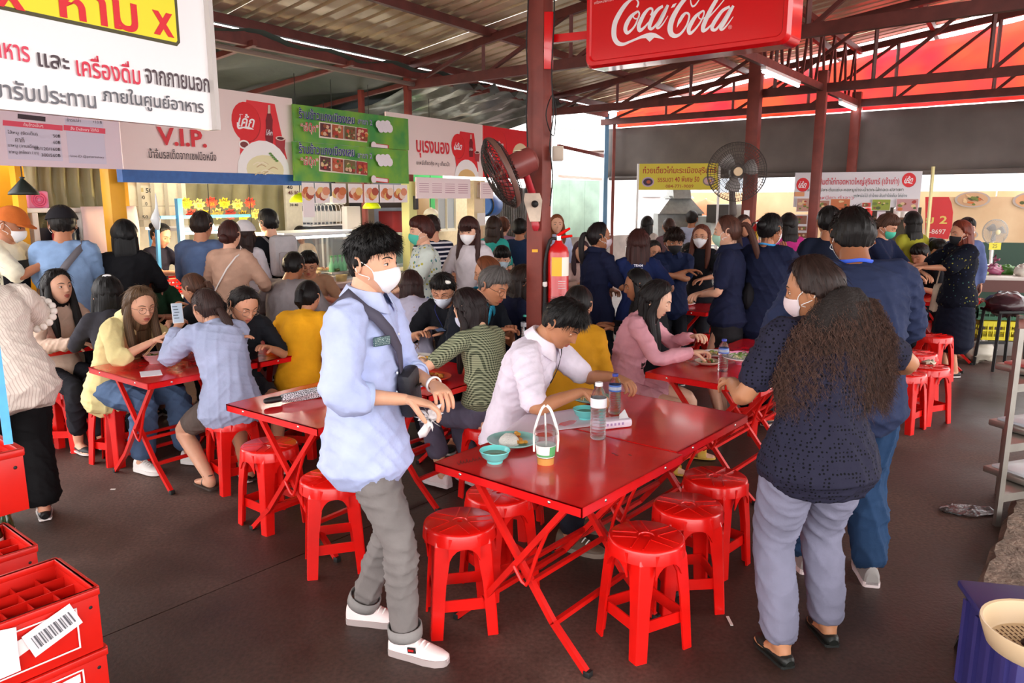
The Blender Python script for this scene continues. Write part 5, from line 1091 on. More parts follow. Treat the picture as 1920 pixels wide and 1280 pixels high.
f.poly([(862, 246), (888, 250), (896, 322), (858, 330), (852, 290)], '#e02832'); colalogo(f, 858, 274, 12); bottle_glass(f, 882, 252, 42); f.disc(874, 334, 22, '#f4efec', .9); f.disc(874, 334, 16, '#e0b878', .6)
f = banner(907, 992, ZB+.02, ZT, 'short red fascia panel behind the wall fan', '#e0202c', off=-.02); colalogo(f, 935, 272, 14)
f.disc(976, 292, 15, '#e8d8b0', .8)
for j, (zb, zt, lb) in enumerate(((2.35, 2.70, 'upper green food shop banner with red and blue Thai lettering'), (1.97, 2.345, 'lower green food shop banner, the same print repeated'))):
    f = banner(551, 766, zb, zt, lb, '#4d9a3e', off=-.12-.01*j, m=mat('green_print', '#3f8f45', .5, var=.3, scale=4, c2='#7fae34'))
    yy = 224 if j == 0 else 287; f.k = 2
    f.poly([(598, yy+4), (688, yy+17), (688, yy+43 if j == 0 else yy+42), (598, yy+34)], '#e8d8c8')
    for i, c in enumerate(('#5c3030', '#b05a3a', '#6f5a34', '#a03430')):
        x0 = 600+i*22; f.poly([(x0, yy+6+i*3), (x0+20, yy+9+i*3), (x0+20, yy+34+i*2.4), (x0, yy+31+i*2.4)], c)
        for q in range(14): f.disc(x0+3+rg.random()*15, yy+11+i*3+rg.random()*18, 1.2+rg.random()*2.4, rg.choice(food_cols+['#3f5a2a', '#d8b090', '#7a1c1c', '#c8543a']), .8, n=7)
    f.text('ร้านข้าวแกงเมืองเลย', 610, yy-6, wpx=104, hpx=20, c='#efe6ee', bold=.03); f.text('ร้านข้าวแกงเมืองเลย', 610, yy-6, wpx=104, hpx=20, c='#2a2a76', bold=.014)
    f.text('สาขา 2', 680, yy+5, wpx=28, hpx=11, c='#e8e0ea', bold=.02); f.text('สาขา 2', 680, yy+5, wpx=28, hpx=11, c='#3a3a86')
    f.text('“เจ๊ปุ๊ก”', 576, yy+17, wpx=34, hpx=22, c='#f2e6e0', bold=.04); f.text('“เจ๊ปุ๊ก”', 576, yy+17, wpx=34, hpx=22, c='#d02a30', bold=.008)
    for q in range(6): f.disc(706+q*4, yy+10+(q % 2)*7, 6, '#e8dfe4', .9, n=12)
    f.poly([(693, yy+44), (724, yy+48), (724, yy+57), (693, yy+53)], '#c8303a'); f.poly([(700, yy+46), (722, yy+49), (722, yy+55), (700, yy+52)], '#ecd8dc'); f.disc(696, yy+49, 5, '#ecd8dc')
# blue beam, picture cards
tag(MB().box((sl(srow(224, 2.0))+sl(srow(560, 2.0)))/2+Z*1.985, ((srow(560, 2)-srow(224, 2)), .08, .11), MU, plain('#2f5fa0', .5, var=.1)).build('beam'), 'blue painted beam below the V.I.P. banner', 'beam')
for i, x in enumerate((566, 591, 622, 653, 683, 712, 737)):
    w_ = 26 if i else 22; f = Face(sl(srow(x, 1.9, -.10), -.10), UD); f.new('picture_card', 'printed food picture card hanging below the green banner', 'card', ); f.e['group'] = 'food picture cards below the green banner'
    dz = .20 if i else .34; zt = 1.955; wd = abs(f.ab(x+w_, 350)[0]-f.ab(x, 350)[0])
    MB().prism([(0, zt-dz), (wd, zt-dz), (wd, zt), (0, zt)], Vector((0, 0, 0)), f.X, Z, .004, plain('#e9dcdc', .5)).build('card', parent=f.e)
    for q in range(5): a = wd*(.25+.12*q); f.poly([(a+.055*math.cos(t), zt-.11+.03*math.sin(q*2)+.045*math.sin(t)) for t in [2*math.pi*k/9 for k in range(9)]], ['#d88a6a', '#c46a3a', '#e0b870', '#a84a34', '#e8c8b0'][(q+i) % 5], pix=False, off=.006+q*.001)
    f.e['label'] = ['tall food card at the left end under the green banner', 'food card under the green banner, second from the left', 'food card under the green banner, third from the left', 'middle food card under the green banner', 'food card under the green banner, third from the right', 'food card under the green banner, second from the right', 'food card at the right end, next to the pale post'][i]
f = banner(781, 882, 1.80, 2.05, 'pale pink price list strip under the white banner', '#ecd8d8', off=-.08, name='price_list')
for i in range(4):
    for j in range(5): f.rect(786+i*24, 343+j*4.0+i*.6, 804+i*24, 344.4+j*4+i*.6, '#b88a98')
f = banner(902, 925, 1.80, 2.02, 'narrow pink price list under the short red panel', '#ecd8d8', off=-.05, name='price_list')
for j in range(5): f.rect(905, 346+j*4.0, 920, 347.2+j*4, '#b88a98')
# ---- yellow noodle banner, far middle
yf0 = Face(S0+UD*(sC-1.2)-VD*.6, Vector((.86, -.50, 0))); 
q = D(1197, 356, 12.0); yf0 = Face(q, Vector((.985, -.17, 0))); yf0.new('noodle_banner', 'yellow banner with red Thai writing and two food bowls', 'banner')
A1 = yf0.ab(1350, 350)[0]; T1 = yf0.ab(1197, 307)[1]
MB().prism([(0, 0), (A1, 0), (A1, T1), (0, T1)], -yf0.N*.01, yf0.X, Z, .01, plain('#d9c73a', .5)).build('cloth', parent=yf0.e)
yf0.text('ก๋วยเตี๋ยวไก่มะระเมืองสุรินทร์', 1274, 320, wpx=138, hpx=17, c='#b0361c', bold=.012); yf0.text('ธรรมดา 40 พิเศษ 50', 1272, 336, wpx=78, hpx=10, c='#b0361c', bold=.01); yf0.text('084-771-9009', 1274, 349, wpx=52, hpx=6, c='#b0561c', bold=.01)
for x, y, cs in ((1215, 341, ('#b8a0b8', '#3a2440', '#b0522c')), (1329, 339, ('#8a7a6a', '#c8a0a8', '#e0a04a'))): yf0.disc(x, y, 11.5, cs[0], .8); yf0.disc(x, y, 9, cs[1], .75); yf0.disc(x+1, y, 4, cs[2], .8)
for x in (1197, 1350): a = yf0.ab(x, 300)[0]; MB().bar(yf0.X*a+Z*(0-q.z), yf0.X*a+Z*T1, .03, m=WHT).build('pole', parent=yf0.e)
# ---- right stall banner
q = D(1487, 388, 10.6); d2 = Vector((.93, -.36, 0)); rf = Face(q, d2); rf.new('stall_banner', 'white stall banner with red discs and red Thai title, right side', 'banner')
A1 = rf.ab(1725, 372)[0]; T1 = rf.ab(1487, 333)[1]; T2 = rf.ab(1725, 321)[1]
MB().prism([(0, 0), (A1, 0), (A1, T2), (0, T2)], -rf.N*.02, rf.X, Z, .02, plain('#ded8dc', .5)).build('cloth', parent=rf.e)
colalogo(rf, 1505, 346, 12); colalogo(rf, 1704, 337, 13)
rf.text('ส้มตำไก่ทอดหาดใหญ่สุรินทร์ (เจ้าเก่า)', 1610, 341, wpx=150, hpx=17, c='#c8283a', bold=.012); rf.text('ลาบ-ปู-ปลา-ต้มแซ่บ-คอหมูย่าง-น้ำตก-ไส้ทอด-ปลาเผา', 1602, 356, wpx=180, hpx=9, c='#3a4a3a'); rf.text('ข้าวเหนียว ตำลาว', 1560, 370, wpx=80, hpx=8, c='#c8485a'); rf.text('ซุปหน่อไม้ ตำไทย ส้มตำไข่เค็ม ไก่ย่าง', 1650, 367, wpx=100, hpx=9, c='#3a5a5a'); rf.rect(1490, 360, 1508, 368, '#e09a6a')
# food pictures under it and the poster column
for i, (x0, y0, x1, y1, c) in enumerate(((1495, 372, 1518, 396, '#b88a7a'), (1530, 376, 1554, 394, '#a87464'), (1558, 373, 1592, 400, '#c46a3a'), (1682, 373, 1720, 396, '#c08a8a'), (1617, 380, 1632, 388, '#d0342c'), (1636, 374, 1668, 394, '#8f9a30'))):
    f = Face(rf.O-rf.N*(-.03)+Z*0, d2); f.new('food_photo', ['brownish food photo left of the slim post under the white banner', 'small food photo right of the slim post', 'orange food photo under the white banner', 'pink food photo at the right end of the white banner', 'small red print beside the green papaya photo', 'green papaya photo under the white banner'][i], 'photo')
    f.rect(x0-1, y0-1, x1+1, y1+1, '#e2dcd8', name='card'); f.rect(x0, y0, x1, y1, c)
    for q_ in range(9): f.disc(x0+3+rg.random()*(x1-x0-6), y0+4+rg.random()*(y1-y0-8), 2+rg.random()*3, rg.choice(food_cols), .7, n=8)
f = Face(D(1500, 470, 10.2), d2); f.new('menu_poster', 'white poster with three food photos left of the slim post', 'poster'); f.rect(1481, 402, 1514, 474, '#d8d2d6', name='board')
for y0, y1 in ((404, 420), (424, 432), (436, 446)): f.rect(1487, y0, 1512, y1, '#8a5a44'); [f.disc(1490+rg.random()*18, y0+3+rg.random()*(y1-y0-5), 2.4, rg.choice(food_cols), n=7) for _ in range(6)]
# stall body behind: dark shelf recess, counter
q0 = D(1530, 520, 11.6); q0.z = 0
st = empty('food_stall', 'right hand food stall with dark shelf opening under the white banner', 'stall', q0); D2Y = RM(d2)
MB().box(d2*.68+Z*1.30, (1.32, .05, .75), D2Y, plain('#3f382c', .7)).build('back_panel', parent=st); MB().box(d2*.68+Z*1.02-rf.N*-.25, (1.36, .5, .05), D2Y, plain('#c9b88a', .5)).build('counter_top', parent=st)
MB().box(d2*.68+Z*.5-rf.N*-.25, (1.3, .45, 1.0), D2Y, plain('#5a4a44', .7)).build('counter_front', parent=st); MB().box(d2*.68+Z*1.52-rf.N*-.12, (1.3, .28, .03), D2Y, plain('#6a4a34', .6)).build('shelf', parent=st)
for i, (x, c) in enumerate(((1600, '#c43a2c'), (1612, '#d8d2ca'), (1626, '#d0342c'), (1680, '#e8e4de'), (1692, '#e8e4de'))):
    s_ = on_line(x, q0, d2, 1.5); b = q0+d2*s_+rf.N*.12; tag(MB().lathe([(0, 0), (.05, 0), (.055, .12), (.03, .15), (0, .155)], 12, m=plain(c, .4)).build('jar', loc=b+Z*1.535), ['red jar at the left end of the stall shelf', 'white jar between the two red jars', 'red jar below the papaya photo', 'white jar near the right shelf end', 'white jar at the right shelf end'][i], 'jar')
qr = Face(D(1652, 416, 10.9), d2); qr.new('price_tag', 'small white and pink tag hanging from the stall shelf', 'tag'); qr.rect(1645, 396, 1659, 416, '#e8e0e4', name='card'); qr.rect(1648, 402, 1656, 411, '#c890b0')
# red disc poster and tan print wall, far right
q = D(1731, 450, 11.3); d3 = Vector((.94, -.34, 0)); tf = Face(Vector((q.x, q.y, 0)), d3); tf.new('printed_wall', 'tan printed wall with food bowls and a red rounded block, far right', 'wall panel')
a1 = tf.ab(2050, 400)[0]; z0, z1 = tf.ab(1731, 452)[1], tf.ab(1731, 369)[1]
MB().prism([(0, z0), (a1, z0), (a1, z1), (0, z1)], -tf.N*.03, tf.X, Z, .03, tan).build('panel', parent=tf.e); MB().prism([(0, 0), (a1, 0), (a1, z0), (0, z0)], -tf.N*.05, tf.X, Z, .05, plain('#2f4a3c', .6)).build('lower_panel', parent=tf.e)
tf.poly([(1735, 369), (1779, 369), (1784, 380), (1787, 398), (1785, 425), (1778, 448), (1735, 448)], '#c8282c'); tf.text('ย 2', 1756, 412, wpx=40, hpx=15, c='#d8c060', bold=.02); tf.text('19-8697', 1752, 434, wpx=42, hpx=9, c='#e0c8c0', bold=.01)
for x, y, r, sd in ((1823, 374, 34, 5), (1935, 376, 38, 8), (1812, 440, 22, 9)):
    a, b = tf.ab(x, y); food_plate(tf.e, tf.X*a+Z*b+tf.N*.01, tf.X, Z, abs(tf.ab(x+r, y)[0]-a), sd, rim='#b5aaa0', squash=.5)
tag(MB().bar(D(1738, 448, 10.3), D(1750, 312, 10.3), .035, .03, m=plain('#e6dc9a', .5)).build('pole'), 'pale yellow pole standing by the right end of the white banner', 'pole')
# ---- stall interiors, left row
def panel(x0, x1, off, z0, z1, m, name, lab, cat='wall panel', th=.04):
    s0 = srow(x0, (z0+z1)/2, off); s1 = srow(x1, (z0+z1)/2, off); c = (sl(s0, off)+sl(s1, off))/2
    o = MB().box((0, 0, 0), (s1-s0, th, z1-z0), MU, m).build(name, smooth=False, loc=c+Z*((z0+z1)/2)); return tag(o, lab, cat)
yell = mat('mustard_paint', '#e0a018', .5, var=.08, scale=3)
panel(-120, 245, 1.35, 0, 3.0, yell, 'partition_wall', 'mustard yellow partition behind the left stall')
panel(235, 352, 1.9, .6, 2.3, mat('white_tile', '#d5d0bd', .4, var=.05), 'tiled_wall', 'off-white tiled panel with handwritten prices')
f = Face(sl(srow(240, 1.9, 1.85), 1.85), UD); f.e = empty('price_sheet', 'prices 50 and 40 written on the tiled panel', 'sign', f.O)
f.rect(238, 333, 290, 341, '#a8282c'); f.rect(260, 352, 269, 360, '#a89a6a'); f.text('50', 279, 357, wpx=13, hpx=9, c='#2a2a2a', bold=.02); f.text('40', 266, 370, wpx=11, hpx=7, c='#2a2a2a', bold=.02); f.text('0', 274, 382, hpx=7, c='#2a2a2a', bold=.02); f.text('50', 272, 407, wpx=11, hpx=7, c='#2a2a2a', bold=.02)
for x in (262, 287, 312, 338): f.rect(x, 335, x+.6, 425, '#a8a494')
for y in (362, 386, 410): f.rect(238, y, 345, y+.7, '#a8a494')
olive = mat('olive_plastic', '#938c66', .45, var=.18, scale=3, bump=.8, bscale=7)
def curtain(x0, x1, off, z0, z1, m, lab, n=60, amp=.03, fr=40):
    s0 = srow(x0, (z0+z1)/2, off); s1 = srow(x1, (z0+z1)/2, off)
    return sheet('plastic_curtain', lambda u, v: sl(s0+u*(s1-s0), off+amp*math.sin(u*fr+2*math.sin(v*4)), z0+v*(z1-z0)), n, 8, m, lab, 'curtain')
curtain(48, 212, 1.05, 1.62, 2.4, olive, 'wrinkled beige plastic curtain behind the black lamp'); curtain(60, 216, 1.0, 1.50, 1.66, olive, 'rolled lower edge of the beige plastic curtain', amp=.05)
curtain(345, 540, 2.4, 1.2, 2.4, olive, 'olive green plastic sheet behind the sale signs')
tag(MB().box((0, 0, 0), (.13, .13, 2.2), MU, yell, .006).build('stall_post', loc=sl(srow(218, 1.6, .2), .2, 1.1)), 'mustard yellow stall post at the left end of the blue beam', 'post')
tag(MB().box((0, 0, 0), (.06, .1, 2.4), MU, yell).build('stall_post', loc=sl(srow(33, 1.9, .9), .9, 1.2)), 'mustard edge strip beside the black hanging lamp', 'post')
# pendant lamps
def pendant(px, py_b, dep, w, c, lab, glow=0, cone=False, inner='#f0f0d0'):
    q = D(px, py_b, dep); e = empty('pendant_lamp', lab, 'lamp', q); 
    prof = [(w, 0), (w*.97, w*.22), (w*.8, w*.5), (w*.5, w*.72), (w*.18, w*.82), (.02, w*.9)] if not cone else [(w, 0), (w*.95, .02), (w*.12, w*1.1), (.02, w*1.25)]
    o = MB().lathe(prof, 24, m=plain(c, .4)).build('lamp_shade', parent=e); so = o.modifiers.new('s', 'SOLIDIFY'); so.thickness = .004
    MB().ell((0, 0, w*.25), (w*.22,)*3, mat('bulb_glow', '#fff0c8', emit=8 if glow else 2) if glow else WHT).build('bulb', parent=e)
    MB().tube([(0, 0, w*.9), (0, 0, 3.06-q.z)], .004, n=5, m=BLK).build('cord', parent=e)
    if glow:
        l = bpy.data.lights.new('lamp_light', 'POINT'); l.energy = glow; l.color = (1, .85, .62); l.shadow_soft_size = .05; lo_ = bpy.data.objects.new('lamp_light', l); col.objects.link(lo_); lo_.location = q+Z*.01; 
pendant(45, 365, 5.9, .105, '#15201a', 'black cone lamp hanging at the left stall', cone=True)
pendant(563, 379, 8.2, .11, '#c8dc10', 'lime green lamp shade nearest the sale signs', 0); pendant(629, 382, 8.6, .11, '#eef0f0', 'white lamp shade between the two lime green ones', 12); pendant(697, 391, 9.0, .105, '#c8dc10', 'lime green lamp shade nearer the pale post', 0)
pendant(808, 402, 10.2, .10, '#f0e8cc', 'small cream lamp shade by the green wall', 8)
def bulb(px, py, dep, en, lab):
    q = D(px, py, dep); e = empty('light_bulb', lab, 'lamp', q); MB().ell((0, 0, 0), (.035, .035, .045), mat('bulb_bright', '#ffe0a0', emit=14)).build('bulb', parent=e); MB().lathe([(.015, .04), (.018, .07), (.018, .09), (0, .09)], 10, m=BLK).build('socket', parent=e); MB().tube([(0, 0, .09), (0, 0, 2.4-q.z)], .004, n=5, m=BLK).build('cord', parent=e)
    l = bpy.data.lights.new('lamp_light', 'POINT'); l.energy = en; l.color = (1, .78, .48); l.shadow_soft_size = .05; o = bpy.data.objects.new('lamp_light', l); col.objects.link(o); o.location = q-Z*.06
bulb(395, 425, 7.5, 22, 'bright bulb in front of the sale signs'); bulb(473, 444, 7.9, 14, 'bright bulb beside the woman in the white cap')
# back walls right part
panel(540, 772, 3.0, 0, 3.0, mat('slate_wall', '#7f8792', .6, var=.2, scale=2), 'back_wall', 'grey-blue kitchen wall behind the glass case')
panel(630, 700, 2.9, 1.0, 2.1, mat('wood_board', '#8f7d62', .6, var=.15, scale=3), 'wooden_board', 'brown wooden board behind the white lamp')
panel(726, 830, 3.4, .5, 2.4, mat('green_wall', '#1f8a3e', .5), 'green_wall', 'bright green wall behind the small cream lamp'); panel(820, 905, 2.6, 0, 2.1, mat('cream_wall', '#d8c49a', .5, var=.06), 'cream_wall', 'cream wall with a window behind the long haired woman')
panel(536, 566, 2.2, 1.0, 2.0, mat('white_tile', '#d5d0bd', .4), 'menu_sheet', 'tall off-white sheet with prices 40, 45 and 50', 'sign')
f = Face(sl(srow(540, 1.9, 2.17), 2.17), UD); f.e = empty('price_figures', 'black price figures on the tall off-white sheet', 'sign', f.O)
f.text('40', 543, 351, wpx=11, hpx=7, c='#222222', bold=.02); f.text('45 50', 550, 361, wpx=20, hpx=7, c='#5a2020', bold=.02); f.text('30 40', 551, 384, wpx=16, hpx=5, c='#222222', bold=.02)
def bx_(px, py, dep, w, d_, h, c, lab, name='box', cat='box', rough=.5, parts=None, zc=None, bev=.01):
    q = D(px, py, dep) if zc is None else zc; e = empty(name, lab, cat, q)
    MB().box((0, 0, h/2), (w, d_, h), MU, plain(c, rough), bev).build('body', parent=e, smooth=True); 
    if parts: parts(e, w, d_, h)
    return e
# pale post and poster column
e = empty('stall_post', 'pale yellow stall post with a power box right of the green banner', 'post', sl(srow(768, 1.5, .05), .05)); MB().box((0, 0, 1.0), (.14, .12, 2.0), MU, mat('pale_yellow', '#d8d48a', .5)).build('shaft', parent=e); MB().box(ND*.08+Z*1.75+UD*.03, (.05, .04, .16), MU, plain('#3a3a3c', .5)).build('power_box', parent=e)
e = empty('poster_column', 'stall post wrapped in small paper notices by the blue barrel', 'post', sl(srow(893, 1.5, .1), .1)); MB().box((0, 0, 1.02), (.26, .12, 2.04), MU, mat('cream_wall', '#d8c49a', .5)).build('shaft', parent=e)
for i in range(6): MB().box(ND*.064+Z*(1.9-.19*i)+UD*(.03*(-1)**i), (.19, .004, .17), MU, plain(['#e8ddc8', '#dcc8a8', '#e8e2dc', '#d8b890'][i % 4], .6)).build('notice', parent=e)
# pink counter
pk = mat('pink_counter', '#b98a90', .5, var=.06); pk2 = mat('pink_top', '#d9bfc0', .35)
def counter(x0, x1, zt, lab, mf=pk, mt=pk2, off=.0, dep=.7):
    s0, s1 = srow(x0, zt, off), srow(x1, zt, off); c = (sl(s0, off+dep/2)+sl(s1, off+dep/2))/2; e = empty('stall_counter', lab, 'counter', c)
    MB().box(Z*(zt/2-.03), (s1-s0, dep, zt-.06), MU, mf, .005).build('body', parent=e); MB().box(Z*(zt-.03), (s1-s0+.06, dep+.10, .06), MU, mt, .008).build('counter_top', parent=e); return e
counter(466, 765, .90, 'pink stall counter running under the glass display case'); counter(236, 462, .86, 'white topped counter behind the red basket', plain('#d8d2d4', .5), plain('#e2dede', .4), off=.8); counter(775, 990, .9, 'cream counter beyond the long haired woman', plain('#cbb690', .5), plain('#dccdb0', .4)); counter(-60, 150, .95, 'cream worktop in front of the cook in the yellow cap', plain('#d2cbb6', .5), plain('#e0dac8', .4))
# glass cases
glass = mat('case_glass', '#e8f2f0', .03, trans=1, ior=1.1, alpha=.22)
def case(x0, x1, off, z0, h, dep, lab, fc='#d9dcdc', tubeon=True, nshelf=1, seed=1, goods=food_cols):
    s0, s1 = srow(x0, z0+h/2, off), srow(x1, z0+h/2, off); w_ = s1-s0; c = (sl(s0, off+dep/2)+sl(s1, off+dep/2))/2+Z*z0; e = empty('display_case', lab, 'display case', c); fm_ = plain(fc, .35)
    def L_(a, b, z): return UD*a+ND*-b+Z*z
    for a in (-1, 1):
        for b in (-1, 1): MB().bar(L_(a*w_/2, b*dep/2, 0), L_(a*w_/2, b*dep/2, h), .022, m=fm_).build('frame_post', parent=e)
    for b in (-1, 1):
        for z in (0, h): MB().bar(L_(-w_/2, b*dep/2, z), L_(w_/2, b*dep/2, z), .022, m=fm_).build('frame_rail', parent=e)
    MB().box(L_(0, 0, h+.015), (w_+.06, dep+.06, .03), MU, plain('#e8ecee', .3)).build('roof_panel', parent=e); MB().box(L_(0, 0, .012), (w_, dep, .02), MU, plain('#c8ccd0', .3)).build('tray_floor', parent=e)
    MB().box(L_(0, -dep/2, h/2), (w_-.03, .004, h-.03), MU, glass).build('front_glass', parent=e)
    for a in (-1, 1): MB().box(L_(a*w_/2, 0, h/2), (.004, dep-.03, h-.03), MU, glass).build('side_glass', parent=e)
    if tubeon: MB().tube([L_(-w_/2+.06, -dep*.35, h-.03), L_(w_/2-.06, -dep*.35, h-.03)], .012, n=8, m=tube_m).build('light_tube', parent=e)
    rg = random.Random(seed); k = int(w_/.26)
    for i in range(k):
        cx = -w_/2+(i+.5)*w_/k
        for b in (-.15, .15):
            q = c+L_(cx, b*dep*1.4, .03); t_ = empty('food_tray', 'metal tray of food inside the display case', 'tray', q, 0, 'trays of food inside '+lab[:38]); c_ = rg.choice(goods)
            t_['label'] = ['rear', 'front'][b < 0]+' tray '+['first', 'second', 'third', 'fourth'][min(i, 3)]+' from left, '+' '.join(lab.split()[:8])
            MB().box((0, 0, .03), (w_/k*.86, dep*.36, .06), MU, MET, .006).build('tray', parent=t_); mm = MB()
            for j in range(12): mm.ell(UD*rg.uniform(-.08, .08)+ND*rg.uniform(-.06, .06)+Z*(.06+rg.uniform(0, .02)), (.03, .03, .02), plain(c_ if j % 3 else rg.choice(goods), .5), 6, 4)
            mm.build('food', parent=t_, kind='stuff')
    return e
case(536, 664, .18, .90, .52, .5, 'lit glass case on the pink counter', seed=3); case(672, 757, .18, .90, .46, .5, 'low glass case right of the young man', seed=6, tubeon=False)
case(340, 470, .92, .86, .62, .5, 'blue framed food cart case under the sale signs', fc='#3f8fc0', seed=9, goods=['#b87030', '#d89a50', '#8a3a1c', '#c8a070', '#e0c090'])
# small goods on the pink counter
for i, (x, c, lb) in enumerate(((548, '#e8e4e0', 'white tub on the pink counter, left of the trays'), (580, '#b8a88a', 'beige tub on the pink counter'), (600, '#8a4a34', 'brown sauce pot on the pink counter'), (618, '#d8d4cc', 'white plate stack near the counter edge'), (640, '#c9b27a', 'pale basket of noodles near the counter edge'))):
    q = sl(srow(x, .95, .1), .1, .90); tag(MB().lathe([(0, 0), (.055, 0), (.07, .07), (.064, .07), (.05, .01), (0, .01)], 14, m=plain(c, .4)).build('tub', loc=q), lb, 'tub')
for i in range(4):
    q = sl(srow(622+i*8, 1.0, .30), .30, .93); e = empty('drink_bottle', ['green bottle inside the glass case, leftmost of four', 'second green bottle inside the glass case', 'third green bottle inside the glass case', 'green bottle inside the glass case, rightmost of four'][i], 'bottle', q, 0, 'green bottles in the glass case'); MB().lathe([(0, 0), (.03, 0), (.032, .12), (.012, .18), (.012, .22)], 12, m=plain('#7fc890', .3)).build('body', parent=e); MB().lathe([(.014, .22), (.014, .24), (0, .24)], 10, m=plain('#3fa050', .4)).build('cap', parent=e)
# rice cooker pile, wok hood, gas pot
q = sl(srow(603, 1.4, 2.4), 2.4, 1.42); e = empty('dish_rack', 'white wire rack of bowls on the kitchen shelf', 'dish rack', q)
for k in range(9): MB().tube([UD*(-.3+.075*k)-ND*.15, UD*(-.3+.075*k)-ND*.15+Z*.28, UD*(-.3+.075*k)+ND*.15+Z*.28, UD*(-.3+.075*k)+ND*.15], .006, n=5, m=WHT).build('wire_hoop', parent=e)
MB().box(Z*0, (.7, .34, .02), MU, WHT).build('base', parent=e); MB().box(Z*.12, (.58, .26, .16), MU, plain('#dcdcd8', .5), .02).build('bowls', parent=e)
bx_(605, 422, 11.6, .9, .5, .12, '#3a3d42', 'dark steel shelf carrying the dish rack', 'shelf', 'shelf', zc=sl(srow(603, 1.3, 2.4), 2.4, 1.28)); bx_(0, 0, 0, 1.5, .4, .9, '#6d7278', 'grey steel sink bench at the back of the kitchen', 'sink_bench', 'bench', zc=sl(srow(610, .9, 2.3), 2.3, .40))
bx_(0, 0, 0, 1.25, .45, .34, '#2c2622', 'dark shelf box below the right lime lamp', 'extractor_hood', 'hood', zc=sl(srow(727, 1.7, 2.3), 2.3, 1.66)); bx_(0, 0, 0, .35, .3, .45, '#a83434', 'red box standing under the dark shelf', zc=sl(srow(737, 1.3, 2.4), 2.4, 1.15)); bx_(0, 0, 0, .25, .1, .42, '#e4e0da', 'white notice stand beside the wok', 'notice_stand', 'sign', zc=sl(srow(659, 1.5, 1.2), 1.2, 1.28))
bx_(0, 0, 0, .30, .25, .55, '#b09468', 'tan carton on the shelf beside the pale post', 'carton', 'carton', zc=sl(srow(784, 1.5, 2.0), 2.0, 1.3))
e = empty('window_frame', 'pale framed window in the cream wall', 'window', sl(srow(836, 1.6, 2.4), 2.4, 1.55)); 
for a in (-1, 0, 1): MB().bar(UD*a*.26-Z*.3, UD*a*.26+Z*.3, .05, m=plain('#dfd6ba', .5)).build('stile', parent=e)
for a in (-1, 1): MB().bar(-UD*.28+Z*a*.3, UD*.28+Z*a*.3, .05, m=plain('#dfd6ba', .5)).build('rail', parent=e)
MB().box((0, 0, 0), (.5, .01, .58), MU, plain('#8f9494', .2)).build('pane', parent=e)
# blue barrel on its side, grey shutter
q = D(915, 384, 11.8); e = empty('water_barrel', 'blue plastic barrel lying above the heads at the end of the row', 'barrel', q); Mb = (RM(Vector((.9, -.4, 0)))@Matrix.Rotation(R(90), 3, 'X')).to_4x4()
MB().lathe([(0, -.20), (.15, -.20), (.17, -.17), (.175, 0), (.17, .17), (.15, .2), (0, .2)], 24, m=plain('#2f66b0', .4), M=Mb).build('drum', parent=e); MB().lathe([(.172, .14), (.180, .15), (.180, .18), (.172, .19)], 24, m=BLK, M=Mb).build('rim_band', parent=e)
sheet('roller_shutter', lambda u, v: D(930+u*62, 400, 13.5)*Vector((1, 1, 0)).x*0+Vector((D(930+u*62, 400, 13.5).x, 13.5+.02*math.sin(u*90), 1.0+v*.98)), 60, 2, mat('grey_sheet', '#7f7b78', .5, metal=.2, var=.1), 'grey corrugated shutter left of the central post, behind the fan', 'shutter')
# sale tags: yellow bursts in two rows
def burst(q, r, lab, word, cols_):
    e = empty('price_burst', lab, 'price tag', q, 0, 'sale stars over the food cart'); f = Face(q, UD); f.e = e
    pts = [((r if i % 2 else r*.72)*math.cos(math.pi*i/9)*1.25, (r if i % 2 else r*.72)*math.sin(math.pi*i/9)) for i in range(18)]; f.poly(pts, cols_[0], pix=False, name='star', th=.004)
    f.k = 4; text(word, f.N*.009+Z*r*.45, UD, Z, plain(cols_[1], .5), e, r*.42, r*1.7, .02); text('25', f.N*.009-Z*r*.25, UD, Z, plain('#e08a10', .5), e, r*.5, r*.9, .03)
k = 0
for row, (y, zz) in enumerate(((381, 0), (402, 0))):
    for i in range(6):
        x = 348+i*24+row*10; q = sl(srow(x, 1.8, .85+.02*row), .85+.02*row); q.z = zat(x, y+math.sin(i*2)*2, q)
        burst(q, .062, ['upper', 'lower'][row]+' row sale star over the food cart, '+['first', 'second', 'third', 'fourth', 'fifth', 'sixth'][i]+' from the left', ['HOT', 'SALE'][(i+row) % 2], [('#f0c820', '#1a1a1a'), ('#e8422c', '#1a1a1a'), ('#f4dc60', '#2a1a3a')][(i*2+row) % 3])
for i, (x, y) in enumerate(((440, 378), (418, 384))): pass
bx_(0, 0, 0, .05, .05, .55, '#4f9fd0', 'blue upright pole of the food cart', 'cart_pole', 'pole', zc=sl(srow(337, 1.6, .8), .8, 1.25), bev=0)
tag(MB().bar(sl(srow(300, 1.6, .82), .82, 1.62), sl(srow(470, 1.6, .82), .82, 1.62), .03, m=plain('#4f9fd0', .4)).build('cart_rail'), 'light blue rail carrying the lower sale stars', 'rail')
tag(MB().bar(sl(srow(296, 1.2, .75), .75, .86), sl(srow(294, 1.6, .75), .75, 1.62), .03, m=plain('#3f8fc8', .4)).build('cart_pole'), 'blue pole with a plastic bag standing by the red basket', 'pole')
tag(MB().tube([sl(srow(292, 1.8, -.1), -.1, 1.84), sl(srow(294, 1.7, -.1), -.1, 1.72), sl(srow(292, 1.6, -.1), -.1, 1.63), sl(srow(296, 1.55, -.1), -.1, 1.55)], [.004, .012, .04, .016], n=10, m=plain('#dfe4e6', .3)).build('plastic_bag'), 'white plastic bag hanging beside the food cart', 'bag')
